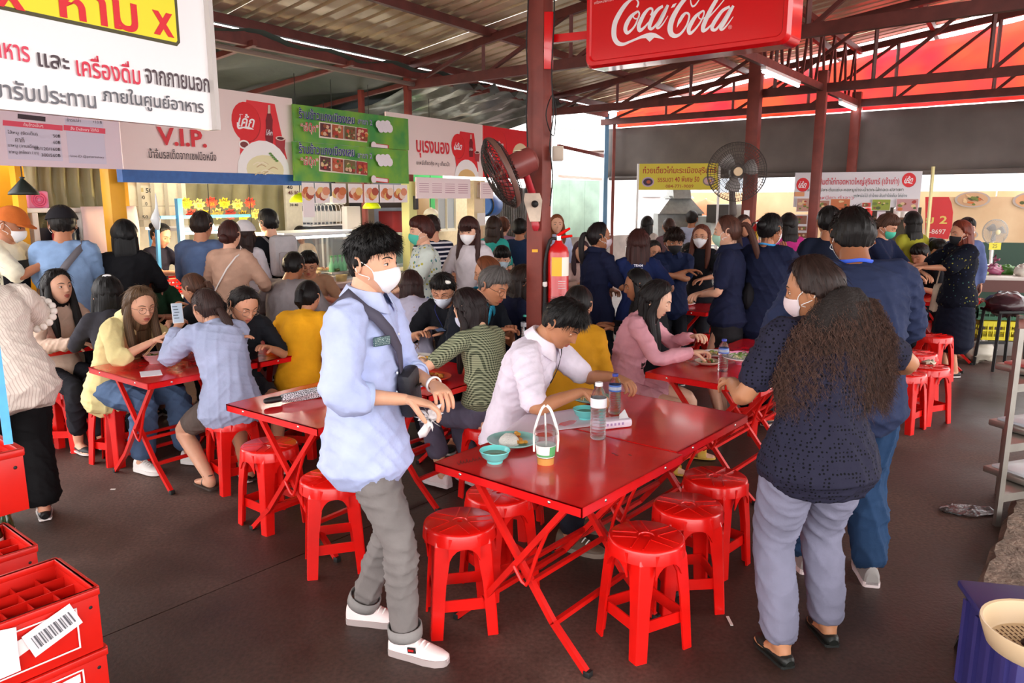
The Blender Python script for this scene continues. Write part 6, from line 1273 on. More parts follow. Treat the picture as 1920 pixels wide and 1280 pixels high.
# red basket on counter
q = sl(srow(312, .95, .95), .95, .88); e = empty('red_basket', 'red slotted plastic basket on the counter before the vendor', 'basket', q)
for a, b, l, lat in ((0, -.15, .5, UD), (0, .15, .5, UD)):
    for z in (0.01, .05, .09, .13): MB().bar(UD*-.24+ND*b+Z*z, UD*.24+ND*b+Z*z, .012, .02, m=RED).build('rail', parent=e)
for a in (-.24, .24): MB().box(UD*a+Z*.07, (.012, .30, .14), MU, RED).build('end_wall', parent=e)
for i in range(13): MB().bar(UD*(-.24+.04*i)-ND*-.15, UD*(-.24+.04*i)+ND*.15+Z*.13, .010, m=RED).build('rib', parent=e)
# cabinet behind cook
q = sl(srow(75, 1.2, 1.0), 1.05); e = empty('storage_cabinet', 'white open cabinet with dark shelves behind the cook', 'cabinet', q)
MB().box(Z*.85+-ND*.15, (1.55, .05, 1.7), MU, plain('#e4ded6', .5)).build('back', parent=e)
for a in (-.78, -.05, .35, .78): MB().box(UD*a+Z*.85, (.05, .36, 1.7), MU, plain('#e4ded6', .5), .01).build('side', parent=e)
for z in (.55, .95, 1.32, 1.70): MB().box(Z*z, (1.6, .38, .04), MU, plain('#e4ded6', .5), .01).build('shelf', parent=e)
MB().box(UD*.15+Z*1.1+ND*.02, (.34, .25, .9), MU, plain('#22262e', .4)).build('dark_bay', parent=e)
for i, (a, z, c) in enumerate(((.1, 1.35, '#8a2a30'), (.2, 1.36, '#2a3440'), (.12, .98, '#3a6aa0'), (.22, .98, '#5a5a60'))): tag(MB().lathe([(0, 0), (.045, 0), (.05, .14), (.02, .2), (0, .2)], 12, m=plain(c, .35)).build('bottle', loc=q+UD*a+Z*(z)+ND*.22), ['dark red bottle on the upper cabinet shelf', 'dark blue bottle on the upper cabinet shelf', 'blue bottle on the middle cabinet shelf', 'grey bottle on the middle cabinet shelf'][i], 'bottle')
sheet('table_cover', lambda u, v: q+UD*(.30+u*.52)+ND*(.24+.02*math.sin(v*9+u*7))+Z*(.75+v*.98), 10, 14, plain('#e0c4c0', .7), 'pale pink cloth hung over the right side of the cabinet', 'cloth')
e = empty('tissue_holder', 'pink square rose-shaped holder on top of the cabinet', 'holder', q+UD*.02+Z*1.72+ND*.1); MB().box(Z*.07, (.17, .05, .15), MU, plain('#e08ab0', .5), .02).build('body', parent=e)
for r_ in (.06, .042, .024): MB().tube([ND*.03+UD*r_*math.cos(t)+Z*(.07+r_*math.sin(t)) for t in np.linspace(0, 6.28, 10)], .008, n=6, m=plain('#e8668c', .5)).build('petal_ring', parent=e)
e = empty('power_socket', 'two white plugs hanging on the mustard partition', 'socket', sl(srow(193, 1.3, 1.30), 1.25, 1.22)); MB().box((0, 0, 0), (.09, .04, .15), MU, WHT, .01).build('plug', parent=e); MB().box(UD*.09+Z*.06, (.07, .04, .12), MU, WHT, .01).build('plug', parent=e); MB().tube([Z*.07, UD*.02+Z*.25, UD*.03+Z*.4], .006, n=5, m=WHT).build('cord', parent=e)
# hood stall far middle
q = D(1268, 452, 12.8); q.z = 0; e = empty('extractor_hood', 'grey steel extractor hood with a tapering top over the far stall', 'hood', q)
z1, z2, z3, z4 = zat(1268, 455, q+Z), zat(1268, 400, q), zat(1268, 372, q), zat(1268, 356, q)
def frus(w0, w1, za, zb, nm, m=MET): 
    v = [(-w0, -.35, za), (w0, -.35, za), (w0, .35, za), (-w0, .35, za), (-w1, -.2, zb), (w1, -.2, zb), (w1, .2, zb), (-w1, .2, zb)]
    MB().add(v, [(0, 1, 5, 4), (1, 2, 6, 5), (2, 3, 7, 6), (3, 0, 4, 7), (4, 5, 6, 7), (3, 2, 1, 0)], m).build(nm, parent=e, smooth=False)
MET2 = mat('hood_steel', '#9fa09e', .4, metal=.3, var=.1)
frus(.36, .36, 1.0, z2, 'hood_body', MET2); frus(.37, .17, z2, z3, 'taper', MET2); frus(.19, .19, z3, z3+.04, 'collar', MET2); frus(.14, .14, z3, z4+.1, 'flue', MET2); MB().box((0, 0, .5), (1.6, .6, 1.0), None, plain('#b8bab6', .5), .01).build('bench', parent=e)
bx_(1375, 0, 0, .95, .35, .28, '#4a4642', 'dark shelf unit with a yellow label right of the hood', 'shelf_unit', 'shelf', zc=D(1362, 416, 12.4)); bx_(0, 0, 0, .5, .3, .3, '#c8d0cc', 'glass topped cabinet beside the hood', 'cabinet', 'cabinet', zc=D(1325, 440, 12.4))
um = empty('folded_parasol', 'orange and white parasol top behind the far shelf', 'parasol', D(1322, 405, 13.7)); MB().lathe([(.55, 0), (.35, .18), (0, .30)], 8, m=plain('#e0703a', .6)).build('canopy', parent=um); MB().tube([(0, 0, -1.4), (0, 0, .3)], .02, n=8, m=WHT).build('pole', parent=um)

# fill tubes added over the kitchens, hidden by the fascia, to brighten them
fill_tube_m = mat('fill_tube_glow', '#fff6e6', emit=13)
for i, (x, off) in enumerate(((120, 1.1), (300, 1.6), (430, 1.6), (600, 1.3), (720, 1.6), (860, 1.3))):
    a = sl(srow(x, 2.2, off)-.5, off, 2.30); e = empty('tube_lamp', ['added fill tube over the cook in the yellow cap', 'added fill tube over the red basket counter', 'added fill tube over the food cart', 'added fill tube over the lit glass case', 'added fill tube beside the right lime lamp', 'added fill tube by the cream wall'][i], 'lamp', a)
    MB().bar((0, 0, .05), UD*1.2+Z*.05, .06, .04, m=WHT).build('housing', parent=e); MB().tube([(0, 0, 0), UD*.6, UD*1.2], .02, n=8, m=fill_tube_m).build('tube', parent=e); MB().tube([UD*.6+Z*.06, UD*.6+Z*.72], .005, n=5, m=BLK).build('hanger', parent=e)
# ================================================================ stools
def make_stool(m=RED):
    e = empty('plastic_stool', '', 'stool', (0, 0, 0)); hs = .46
    # seat: flat disc with radiating ribs, centre slot and deep apron
    mb = MB(); r = .150; n = 40
    prof = [(.012, hs-.004), (.030, hs-.004), (.032, hs), (r-.005, hs), (r+.001, hs-.004), (r+.004, hs-.012), (r+.009, hs-.058)]
    mb.lathe(prof, n); mb.lathe([(r+.006, hs-.058), (r+.002, hs-.02), (r-.02, hs-.008), (.02, hs-.008)], n); mb.lathe([(.012, hs-.004), (.012, hs-.02)], n)
    sob = mb.build('seat', m, e)
    rb = MB()
    for k in range(5):
        a = 2*math.pi*k/5
        for dlt in (-.024, .024):
            d = Vector((math.cos(a), math.sin(a), 0)); l = Vector((-d.y, d.x, 0)); rb.bar(d*.040+l*dlt+Z*(hs+.0005), d*(r-.014)+l*dlt+Z*(hs+.0005), .004, .004)
    rb.build('seat_rib', m, sob)
    top, bot = .108, .150
    for i in range(4):
        a = math.pi/4+i*math.pi/2; d = Vector((math.cos(a), math.sin(a), 0)); l = Vector((-d.y, d.x, 0)); leg = MB()
        # V-section leg: two flanges meeting at the corner, widening at the top into the apron
        ss = [(hs-.016, top+.040, .070), (hs-.060, top+.056, .066), (hs-.115, top+.062, .046), (hs*.5, (top+bot)/2+.052, .038), (0, bot+.048, .034)]
        v = []
        for z, rad, w_ in ss:
            o = d*rad; ins = d*(rad-w_*.85); th = .007
            v += [o+Z*z, ins+l*w_*1.05+Z*z, ins+l*(w_*1.05-th)-d*th+Z*z, o-d*th*2.0+Z*z, ins-l*(w_*1.05-th)-d*th+Z*z, ins-l*w_*1.05+Z*z, o-l*.006-d*.001+Z*z]
        K = len(ss); q = 7
        leg.add(v, [(q*k+j, q*k+(j+1) % q, q*(k+1)+(j+1) % q, q*(k+1)+j) for k in range(K-1) for j in range(q)]+[tuple(q*(K-1)+j for j in range(q)), tuple(range(q-1, -1, -1))])
        leg.build('leg', m, e, smooth=False)
        # apron arch between legs and low stretcher
        a2 = a+math.pi/2; d2_ = Vector((math.cos(a2), math.sin(a2), 0)); ap = MB(); N_ = 9; vv = []
        for j in range(N_):
            t = j/(N_-1); aa = a+.36+(math.pi/2-.72)*t; dd_ = Vector((math.cos(aa), math.sin(aa), 0)); rr = .158-.010*math.sin(math.pi*t)
            low = hs-.064-.055*abs(2*t-1)**3.0
            vv += [dd_*rr+Z*(hs-.018), dd_*(rr+.002)+Z*low, dd_*(rr-.006)+Z*low, dd_*(rr-.008)+Z*(hs-.018)]
        ap.add(vv, [(4*k+j, 4*k+(j+1) % 4, 4*k+4+(j+1) % 4, 4*k+4+j) for k in range(N_-1) for j in range(4)]); ap.build('apron', m, e)
        z = .135; st = MB(); p0 = d*(bot+.014)+Z*z; p1 = d2_*(bot+.014)+Z*z; st.bar(p0, p1, .007, .050)
        st.build('stretcher', m, e)
    return e
stool0 = make_stool(); 
RED2 = mat('red_plastic_bright', '#dd1a0e', .3, var=.06, scale=5, coat=.2)
FRONT = [(862, 975, .2, 'red stool nearest the young man, just right of his shins'), (1212, 1003, .5, 'foreground red stool right of the front table, nearest the camera'), (1290, 945, .1, 'second red stool from the camera on the right side of the front table'), (1342, 892, .8, 'third red stool back, touching the woman in grey trousers'), (935, 922, .6, 'red stool pushed under the front table'),
 (622, 893, .3, 'red stool just left of the young man in blue'), (505, 832, .9, 'red stool under the left end of the umbrella table'), (112, 725, .1, 'red stool in the shadow by the cream pinstriped blouse'),
 (1742, 686, .4, 'red stool in the right aisle with crumpled paper on it'), (1698, 697, .7, 'red stool half hidden beside the tall man in navy'), (1722, 660, .2, 'red stool behind the one with crumpled paper'), (1755, 628, .5, 'red stool farthest back in the right aisle'),
 (1420, 700, .4, 'red stool between the middle table and the frizzy haired woman'), (660, 742, .2, 'red stool behind the young man under the umbrella table'), (1335, 628, .3, 'red stool under the far table behind the pink cardigan'), (905, 750, .5, 'red stool beside the woman in the green checked top')]
def lab_near(x, y):
    best = min(PEOPLE, key=lambda r: (r['rt'].x-x)**2+(r['rt'].y-y)**2); l = best['p']['label']
    return 'red plastic stool under the '+' '.join(l.replace(' the camera', '').split()[:9]).rstrip(',')
index_kids(None)
first = True
spots = [(P(px, py, .46), a, lb) for px, py, a, lb in FRONT]+[(Vector((x, y, 0)), r, lab_near(x, y)) for x, y, z, r in STOOLS]
SPOT_XY = []
for q, a, lb in spots:
    o = stool0 if first else copy_tree(stool0); first = False
    o.location = (q.x, q.y, 0); o.rotation_euler.z = a; o['label'] = lb; o['group'] = 'red plastic stools in the hall'; SPOT_XY.append(q)
# ================================================================ folding tables
def make_table(w=.745, d=.745, h=.73):
    e = empty('folding_table', '', 'table'); t = MB(); t.box((0, 0, h-.003), (w, d, .006)); 
    top = t.build('tabletop', REDT, e, smooth=False)
    for sx, sy, L_, ax in ((0, -1, w, 0), (0, 1, w, 0), (-1, 0, d, 1), (1, 0, d, 1)):
        MB().box((sx*(w/2-.004), sy*(d/2-.004), h-.019), (w if ax == 0 else .008, .008 if ax == 0 else d, .038)).build('rim', REDT, top, smooth=False)
    for sx in (-1, 1):
        for f_ in (-.3, .3):
            MB().ell((f_*w, sx*d/2, h-.018), (.007, .004, .007), CHROME, 8, 6).build('bolt', parent=top)
            MB().ell((sx*w/2, f_*d, h-.018), (.004, .007, .007), CHROME, 8, 6).build('bolt', parent=top)
    for k, s in enumerate((-1, 1)):
        fr = MB(); y = .285 if k == 0 else .262; tw = .024
        for sy in (-1, 1):
            pts = [Vector((-s*.27, sy*y, h-.03)), Vector((s*.17, sy*y, .16)), Vector((s*.33, sy*y, .014))]
            fr.bar(pts[0], pts[1], tw, m=REDP); fr.bar(pts[1]-(pts[1]-pts[0]).normalized()*.005, pts[2], tw, m=REDP)
        fr.bar((s*.17, -y, .16), (s*.17, y, .16), .020, m=REDP); fr.bar((-s*.27, -y, h-.04), (-s*.27, y, h-.04), .020, m=REDP); fr.bar((s*.06, -y, .30), (s*.06, y, .30), .018, m=REDP)
        f2 = fr.build('leg_frame', parent=e, smooth=False)
        for sy in (-1, 1): MB().box((s*.335, sy*y, .013), (.03, .03, .026), None, BLK, .004).build('foot_cap', parent=f2)
    for sy in (-1, 1): MB().tube([(0, sy*.30, .36), (.06, sy*.30, .30), (.10, sy*.29, .42), (.16, sy*.29, .56)], .008, n=6, m=REDP).build('locking_stay', parent=e)
    return e
table0 = make_table(); index_kids(None)
CA = P(820, 869, .73); CB_ = P(1110, 959, .73); CC = P(1271, 849, .73)
ex = (CB_-CA).normalized(); ey = (CC-CB_).normalized()
def tcen(c, dx=ex, dy=ey, w=.745): return c+dx*w/2+dy*w/2      # c = left near corner seen from the camera
aT = math.atan2(ex.y, ex.x)
t1 = CA+(CB_-CA)*.5+(CC-CB_)*.5; t2 = t1+ey*.76+ex*.035
t3 = P(1211, 697, .73); e3 = (P(1365, 722, .73)-t3).normalized(); n3 = Vector((-e3.y, e3.x, 0)); t3 = t3+e3*.37+n3*.37
t4a = P(425, 757, .73); t4b = P(592, 802, .73); e4 = (t4b-t4a).normalized(); n4 = Vector((-e4.y, e4.x, 0)); t4 = t4a+e4*.37+n4*.37
t5a = P(167, 688, .73); t5b = P(273, 718, .73); e5 = (t5b-t5a).normalized(); n5 = Vector((-e5.y, e5.x, 0)); t5 = t5a+e5*.37+n5*.37
a_ = lambda v: math.atan2(v.y, v.x)
TABLES = [(t1, aT, 'front red folding table with the iced drink cup on it'), (t2, aT, 'red folding table right behind the front one, with the large water bottle'), (t3, a_(e3), 'middle red folding table beside the pink cardigan'), (t3+n3*.77, a_(e3), 'red folding table behind the middle one, with the bowl of greens'),
 (t4, a_(e4), 'red folding table with the folded umbrella, left of the young man'), (t4+n4*.76, a_(e4), 'red folding table with plates behind the umbrella table'), (t5, a_(e5), 'red folding table between the yellow shirt and the pale sweater'), (t5+n5*.76, a_(e5), 'red folding table with the green bowl behind the pale sweater'),
 (P(97, 650, .73)+Vector((-.1, .2, 0)), a_(e5), 'red folding table at the left edge behind the striped blouse'), (P(1290, 572, .73), a_(e3), 'red folding table with white plates before the crossed arms'), (P(1290, 572, .73)+n3*.77, a_(e3), 'far red folding table with the dish of fried food'),
 (P(625, 590, .73), a_(e4), 'red folding table before the man in the grey t-shirt'), (P(965, 622, .73), a_(e4), 'red folding table just behind the central post'), (P(870, 600, .73)+Vector((0, .5, 0)), a_(e4), 'red folding table between the lilac blouse and the grey haired man'), (P(1760, 560, .73), a_(e3), 'red folding table beside the young man in black on the right'), (P(258, 618, .73), a_(e5), 'red folding table in front of the man in dark green')]
first = True
for q, a, lb in TABLES:
    o = table0 if first else copy_tree(table0); first = False
    o.location = (q.x, q.y, 0); o.rotation_euler.z = a; o['label'] = lb; o['group'] = 'red folding tables'
TZ = .730
# scribbled mark + chips on the front table
tf_ = Face(Vector((t1.x, t1.y, TZ)), ex, ey); tf_.e = empty('table_marks', 'black handwriting and paint chips worn into the front tabletop', 'mark', tf_.O)
tf_.strokes([[(838+i*6.5, 868-i*1.1-(i % 2)*3, 1.2), (842+i*6.5, 872-i*1.3, 1.4), (845+i*6.5, 866-i*1.2, 1.0)] for i in range(8)], '#2a0a0a', 'writing')
for (x, y, r) in ((1160, 850, 5), (1166, 853, 6), (1194, 853, 5)): tf_.disc(x, y, r, '#2a1512', .25, 'paint_chip')
# ================================================================ table ware
def onP(px, py, z=TZ): return P(px, py, z)
def plate(px, py, r, c, label, food='rice', oval=1, rz=0, z=TZ, cat='plate', grp=None):
    q = onP(px, py, z); e = empty('plate', label, cat, q, rz, grp)
    MB().lathe([(0, .004), (r*.62, .004), (r*.8, .010), (r, .022), (r*1.01, .025), (r, .027), (r*.8, .016), (r*.6, .010), (0, .010)], 30, m=mat('melamine_'+c, c, .22), sx=oval).build('dish', parent=e)
    rg = random.Random(int(px*7+py))
    if food == 'rice':
        b = MB(); b.ell((-r*.22, -.01, .012), (r*.42, r*.40, r*.40), None, 20, 12); o = b.build('rice', mat('rice', '#efe9e0', .7, bump=.8, bscale=260), e); wrinkle(o.data, .006, 3, 60)
    cols_ = {'rice': ['#c07a2c', '#d89a3c', '#a85a20'], 'greens': ['#5a7a34', '#7a9a4a', '#d8c8a0'], 'mix': ['#7a8a34', '#b04a2c', '#d8c49a', '#4a6a2c', '#c8b078'], 'egg': ['#e8b040', '#e0c070', '#8a9a40'], 'noodle': ['#e0c08a', '#caa060', '#d8b070'], 'grill': ['#7a5a34', '#96703a', '#5a4020']}.get(food, ['#c07a2c'])
    b = MB()
    if food in ('noodle', 'greens', 'grill'):
        for i in range(26):
            a = rg.uniform(0, 6.28); q0 = Vector((rg.uniform(-.5, .5)*r*oval, rg.uniform(-.5, .5)*r, .016+rg.random()*.02)); b.tube([q0, q0+Vector((math.cos(a)*.02, math.sin(a)*.02, .012)), q0+Vector((math.cos(a+.6)*.045, math.sin(a+.6)*.045, .004))], .0026 if food != 'grill' else .005, n=5, m=plain(rg.choice(cols_), .5))
    else:
        for i in range(16): b.ell((rg.uniform(-.1 if food == 'rice' else -.5, .6)*r*oval, rg.uniform(-.5, .6)*r, .016+rg.random()*.014), (rg.uniform(.008, .018), rg.uniform(.008, .016), rg.uniform(.006, .011)), plain(rg.choice(cols_), .45), 8, 6)
    b.build('food', parent=e, kind='stuff'); return e
def bowl(px, py, r, c, label, z=TZ, liq='#8a8a6a', food=False):
    e = empty('bowl', label, 'bowl', onP(px, py, z)); h = r*.78
    MB().lathe([(0, .006), (r*.45, .006), (r*.46, 0), (r*.52, 0), (r*.55, .01), (r*.86, h*.55), (r*1.0, h), (r*1.04, h+.002), (r*1.02, h+.005), (r*.95, h), (r*.80, h*.5), (r*.5, .014), (0, .012)], 32, m=mat('melamine_'+c, c, .2)).build('bowl_body', parent=e)
    MB().lathe([(r*.86, h*.72), (0, h*.72)], 28, m=mat('broth_'+liq, liq, .1)).build('soup', parent=e)
    if food:
        b = MB(); rg = random.Random(int(px))
        for i in range(16): a = rg.uniform(0, 6.28); q0 = Vector((rg.uniform(-.5, .5)*r, rg.uniform(-.5, .5)*r, h*.72)); b.tube([q0, q0+Vector((math.cos(a)*.02, math.sin(a)*.02, .012)), q0+Vector((math.cos(a+.8)*.04, math.sin(a+.8)*.04, .0))], .003, n=5, m=plain(rg.choice(['#e0c08a', '#b86a3a', '#5a7a34']), .5))
        b.build('noodles', parent=e, kind='stuff')
    return e
pet = mat('clear_plastic', '#eef4f6', .05, trans=1, ior=1.2, alpha=.55)
wat = mat('water', '#f2f8fa', .02, trans=1, ior=1.33, alpha=.5)
def bottle(px, py, label, r=.032, h=.215, cap='#e8e8ec', band=None, z=TZ, dep=None, full=True, ribbed=True):
    q = onP(px, py, z) if dep is None else D(px, py, dep); e = empty('water_bottle', label, 'bottle', q)
    pr = [(0, 0), (r*.85, .002), (r, .012)]
    for i in range(10): zz = .02+i*h*.052; pr += [(r, zz), (r*.93, zz+h*.018), (r, zz+h*.036)]
    pr += [(r, h*.60), (r*1.02, h*.62), (r, h*.74), (r*.75, h*.86), (r*.42, h*.93), (r*.40, h*.96)]
    MB().lathe(pr, 24, m=pet).build('body', parent=e); MB().lathe([(0, .004), (r*.9, .006), (r*.9, h*.68), (0, h*.68)], 16, m=wat).build('water', parent=e)
    MB().lathe([(r*.48, h*.945), (r*.50, h*.95), (r*.50, h*1.0), (r*.44, h*1.012), (0, h*1.012)], 20, m=plain(cap, .4)).build('cap', parent=e)
    lb = MB().lathe([(r*1.025, h*.58), (r*1.03, h*.59), (r*1.03, h*.73), (r*1.0, h*.74)], 24, m=plain(band[0] if band else '#e6e6ec', .4)).build('label_band', parent=e)
    if band:
        for a in (-.5, 1.2): MB().lathe([(r*1.035, h*.62), (r*1.04, h*.63), (r*1.04, h*.69), (r*1.035, h*.70)], 24, m=plain(band[1], .4)).build('blue_print', parent=lb)
    return e
plate(962, 833, .115, '#8fc9c2', 'turquoise plate of rice and fried meat on the front table', 'rice', rz=.5)
bowl(928, 866, .062, '#6fd0cc', 'turquoise soup bowl nearest the camera on the front table')
bowl(1098, 785, .062, '#6fd0cc', 'turquoise soup bowl before the man in the white polo', liq='#6a7a5a'); plate(1108, 752, .11, '#8fc9c2', 'turquoise plate of food under the hands of the man in the white polo', 'noodle')
bottle(1121, 822, 'large clear water bottle with white cap on the joint of the front tables', .036, .26); bottle(1152, 775, 'smaller water bottle with blue cap behind the large one', .031, .205, '#2f3f9c', ('#3f6ab8', '#dfe6f2'))
bottle(1355, 696, 'water bottle with blue cap on the middle table', .031, .205, '#3a48b0', ('#4f6fc0', '#dfe6f2')); bottle(984, 640, 'green capped water bottle beside the central post', .030, .20, '#4fc0b0', z=.74)
bottle(1291, 555, 'tall clear bottle on the far table', .032, .22, '#e8e8ec'); bottle(1283, 549, 'dark sauce bottle with white label on the far table', .022, .16, '#1a1a1a', ('#e8e4e0', '#e8e4e0'))
# iced drink cup in a sling
q = onP(1023, 868); e = empty('iced_drink_cup', 'clear plastic cup with green print in a white carry sling on the front table', 'cup', q)
MB().lathe([(0, 0), (.034, 0), (.036, .03)], 28, m=mat('thai_tea', '#c9924e', .25)).build('drink', parent=e); MB().lathe([(.033, .0), (.036, .03), (.046, .125), (.048, .128), (.046, .124)], 32, m=pet).build('cup_wall', parent=e)
sl_ = MB().lathe([(.0365, .032), (.0422, .082), (.0415, .082), (.0358, .032)], 32, m=plain('#e8ece8', .4)).build('sleeve_print', parent=e)
MB().lathe([(.0376, .036), (.0384, .044), (.0378, .045)], 32, m=plain('#4f9a5a', .4)).build('green_band', parent=sl_)
for k in range(7):
    aa = -1.15+.11*k; MB().bar(Vector((math.cos(aa)*.0405, math.sin(aa)*.0405, .044)), Vector((math.cos(aa)*.0432, math.sin(aa)*.0432, .080)), .0055, .001, m=plain('#5aa86a', .4)).build('green_panel', parent=sl_)
fcup = Face(q+Z*.06+Vector((-.010, -.0425, 0)), Vector((1, -.05, 0))); fcup.e = e; fcup.k = 1
fcup.poly([(.015*math.cos(t), .018*math.sin(t)) for t in [k*.5236 for k in range(12)]], '#eef0ee', pix=False, name='round_emblem'); fcup.poly([(.004*math.cos(t)-.002, .006*math.sin(t)) for t in [k*1.2566 for k in range(5)]], '#3a4a44', pix=False, name='emblem_mark')
MB().lathe([(.048, .126), (.050, .129), (.048, .132), (.044, .148), (.030, .160), (.008, .163)], 32, m=pet).build('dome_lid', parent=e)
MB().tube([(-.048, 0, .05), (-.046, 0, .14), (-.02, 0, .225), (-.004, 0, .245)], [.004, .005, .005, .006], [.0015]*4, n=6, m=WHT).build('carry_strap', parent=e); MB().tube([(.048, 0, .05), (.048, 0, .13), (.022, 0, .22), (.002, 0, .245)], [.004, .006, .006, .006], [.0015]*4, n=6, m=WHT).build('carry_strap', parent=e)
MB().tube([(.005, 0, .02), (-.004, .004, .21)], .0035, n=8, m=WHT).build('straw', parent=e)
# tissues, paper, phones
q = onP(1150, 800); e = empty('tissue_pack', 'soft white pack of tissues behind the large water bottle', 'tissue', q, .35); MB().box((0, 0, .022), (.17, .075, .042), None, mat('tissue_wrap', '#e4d6e4', .4, bump=.4, bscale=40), .014).build('pack', parent=e)
sh = MB().add([(.02, -.02, .042), (.07, -.02, .044), (.065, .012, .078), (.04, .02, .05)], [(0, 1, 2, 3)]); sh.build('tissue', plain('#f2eef2', .8), e)
for k in range(5): MB().box((-.05+.02*k, -.0378, .024), (.010, .001, .012), None, plain('#a88ab8', .5)).build('print_mark', parent=e)
pa = sheet('paper_sheet', lambda u, v: onP(930, 822)+ (onP(1105, 800)-onP(930, 822))*u+(onP(985, 778)-onP(930, 822))*v*1.0+Z*(.003+.004*math.sin(u*7)*math.sin(v*5)), 12, 8, plain('#d9c8d2', .6), 'large sheet of white paper lying under the drink cup', 'paper', thick=.0008)
def phone(q, rz, lab, m='#d8dce4', rx=0, dark='#1b1b20'):
    e = empty('phone', lab, 'phone', q, rz); e.rotation_euler.x = rx; MB().box((0, 0, 0), (.068, .140, .008), None, plain(dark, .3), .003).build('case', parent=e); MB().box((0, 0, .0045), (.061, .132, .001), None, mat('screen_'+m, m, .2, emit=.12)).build('screen', parent=e); return e
# umbrella
u0 = onP(497, 752, TZ+.028); u1 = onP(640, 728, TZ+.028); ud = (u1-u0).normalized(); e = empty('folded_umbrella', 'black and white patterned folded umbrella lying on the left table', 'umbrella', u0)
MB().tube([ud*0, ud*.035, ud*.09], [.014, .018, .016], n=12, m=plain('#1a1a1c', .5)).build('handle', parent=e)
MB().tube([ud*.09, ud*.13, ud*.22, ud*.32, ud*.40, ud*.46], [.018, .024, .027, .028, .020, .014], n=26, m=mat('umbrella_print', '#d4d2d8', .7, pat=('dots', '#2a2a30', 130, .45)), ridge=lambda a, q: 1+.16*math.sin(5*a+q*18)).build('canopy', parent=e)
MB().tube([ud*.36+Z*.0, ud*.362], [.026, .026], n=16, m=plain('#c8c8cc', .6)).build('strap', parent=e); MB().tube([ud*.46, ud*.50], .005, n=8, m=CHROME).build('tip', parent=e)
plate(778, 676, .14, '#e6e0d8', 'white plate of yellow egg and food beside the young man', 'egg', 1.15); plate(800, 712, .13, '#d8442c', 'red rimmed plate with a dome of white rice', 'rice', 1.15)
bowl(292, 680, .075, '#cfa6aa', 'pink bowl before the woman in the yellow shirt', food=True); bowl(474, 636, .065, '#6fc8bc', 'green bowl of noodles before the woman in black', food=True)
tag(MB().box((0, 0, .001), (.12, .16, .002), None, plain('#e8e4e8', .7)).build('napkin', loc=onP(283, 700), rz=.5), 'white napkin under the elbow of the pale sweater', 'napkin')
plate(1327, 683, .085, '#d8cbb8', 'small square-edged dish of stir fry before the pink cardigan', 'mix'); bowl(1392, 682, .085, '#e08ab0', 'pink bowl piled with green stems on the middle table'); plate(1392, 676, .12, '#e8e0e2', 'white plate of long green stems on the middle table', 'greens', z=TZ+.075)
plate(1345, 668, .12, '#e2dcdc', 'large white plate on the middle table', 'mix'); plate(1285, 572, .10, '#e8e0e2', 'empty white plate on the far table', 'none'); bowl(1300, 556, .08, '#e6dadc', 'white bowl on the far table', liq='#c8b0a8'); plate(1312, 545, .12, '#5a5a50', 'dark plate of fried food on the far table', 'mix')
plate(1250, 565, .09, '#e0d4d8', 'second white plate on the far table', 'mix'); bowl(150, 628, .07, '#d8a8b0', 'pink bowl at the left edge table'); plate(250, 640, .09, '#d8d0cc', 'plate behind the yellow shirt', 'mix'); bowl(615, 598, .07, '#e0e4e8', 'white bowl before the grey t-shirt'); plate(965, 618, .10, '#d8d4d0', 'plate beside the central post', 'mix')
e = empty('beaded_purse', 'small black beaded purse on the table behind the green bowl', 'purse', onP(517, 650)); MB().ell((0, 0, .04), (.075, .04, .045), mat('black_beads', '#141214', .3, bump=1.5, bscale=200)).build('purse_body', parent=e); MB().tube([(-.06, 0, .06), (0, 0, .11), (.06, 0, .06)], .004, n=6, m=BLK).build('handle', parent=e)
tag(sheet('food_leaflet', lambda u, v: onP(583, 585)+Vector((u*.28-.1, v*.2, .003+.002*math.sin(u*9))), 5, 4, plain('#cfd8dc', .6), thick=.001), 'pale printed leaflet on the table behind the yellow t-shirt', 'leaflet')
# chopsticks
def sticks(rec, hand, tip, lab):
    A, e_, T, pd, fd = rec['arms'][hand]; h_ = L2W(rec, T+(T-e_).normalized()*.07)
    for k in (0, 1): tag(MB().tube([h_+Vector((.004*k, 0, .02)), Vector(tip)+Vector((.012*k, 0, 0))], [.0035, .002], n=6, m=plain('#d8b88a', .5)).build('chopstick'), lab+(', upper stick' if k else ', lower stick'), 'chopstick')
sticks(yel, 1, onP(268, 668, TZ+.06), 'pale chopstick held by the woman in the yellow shirt'); sticks(blk, 1, onP(470, 636, TZ+.08), 'pale chopstick held by the woman in black')
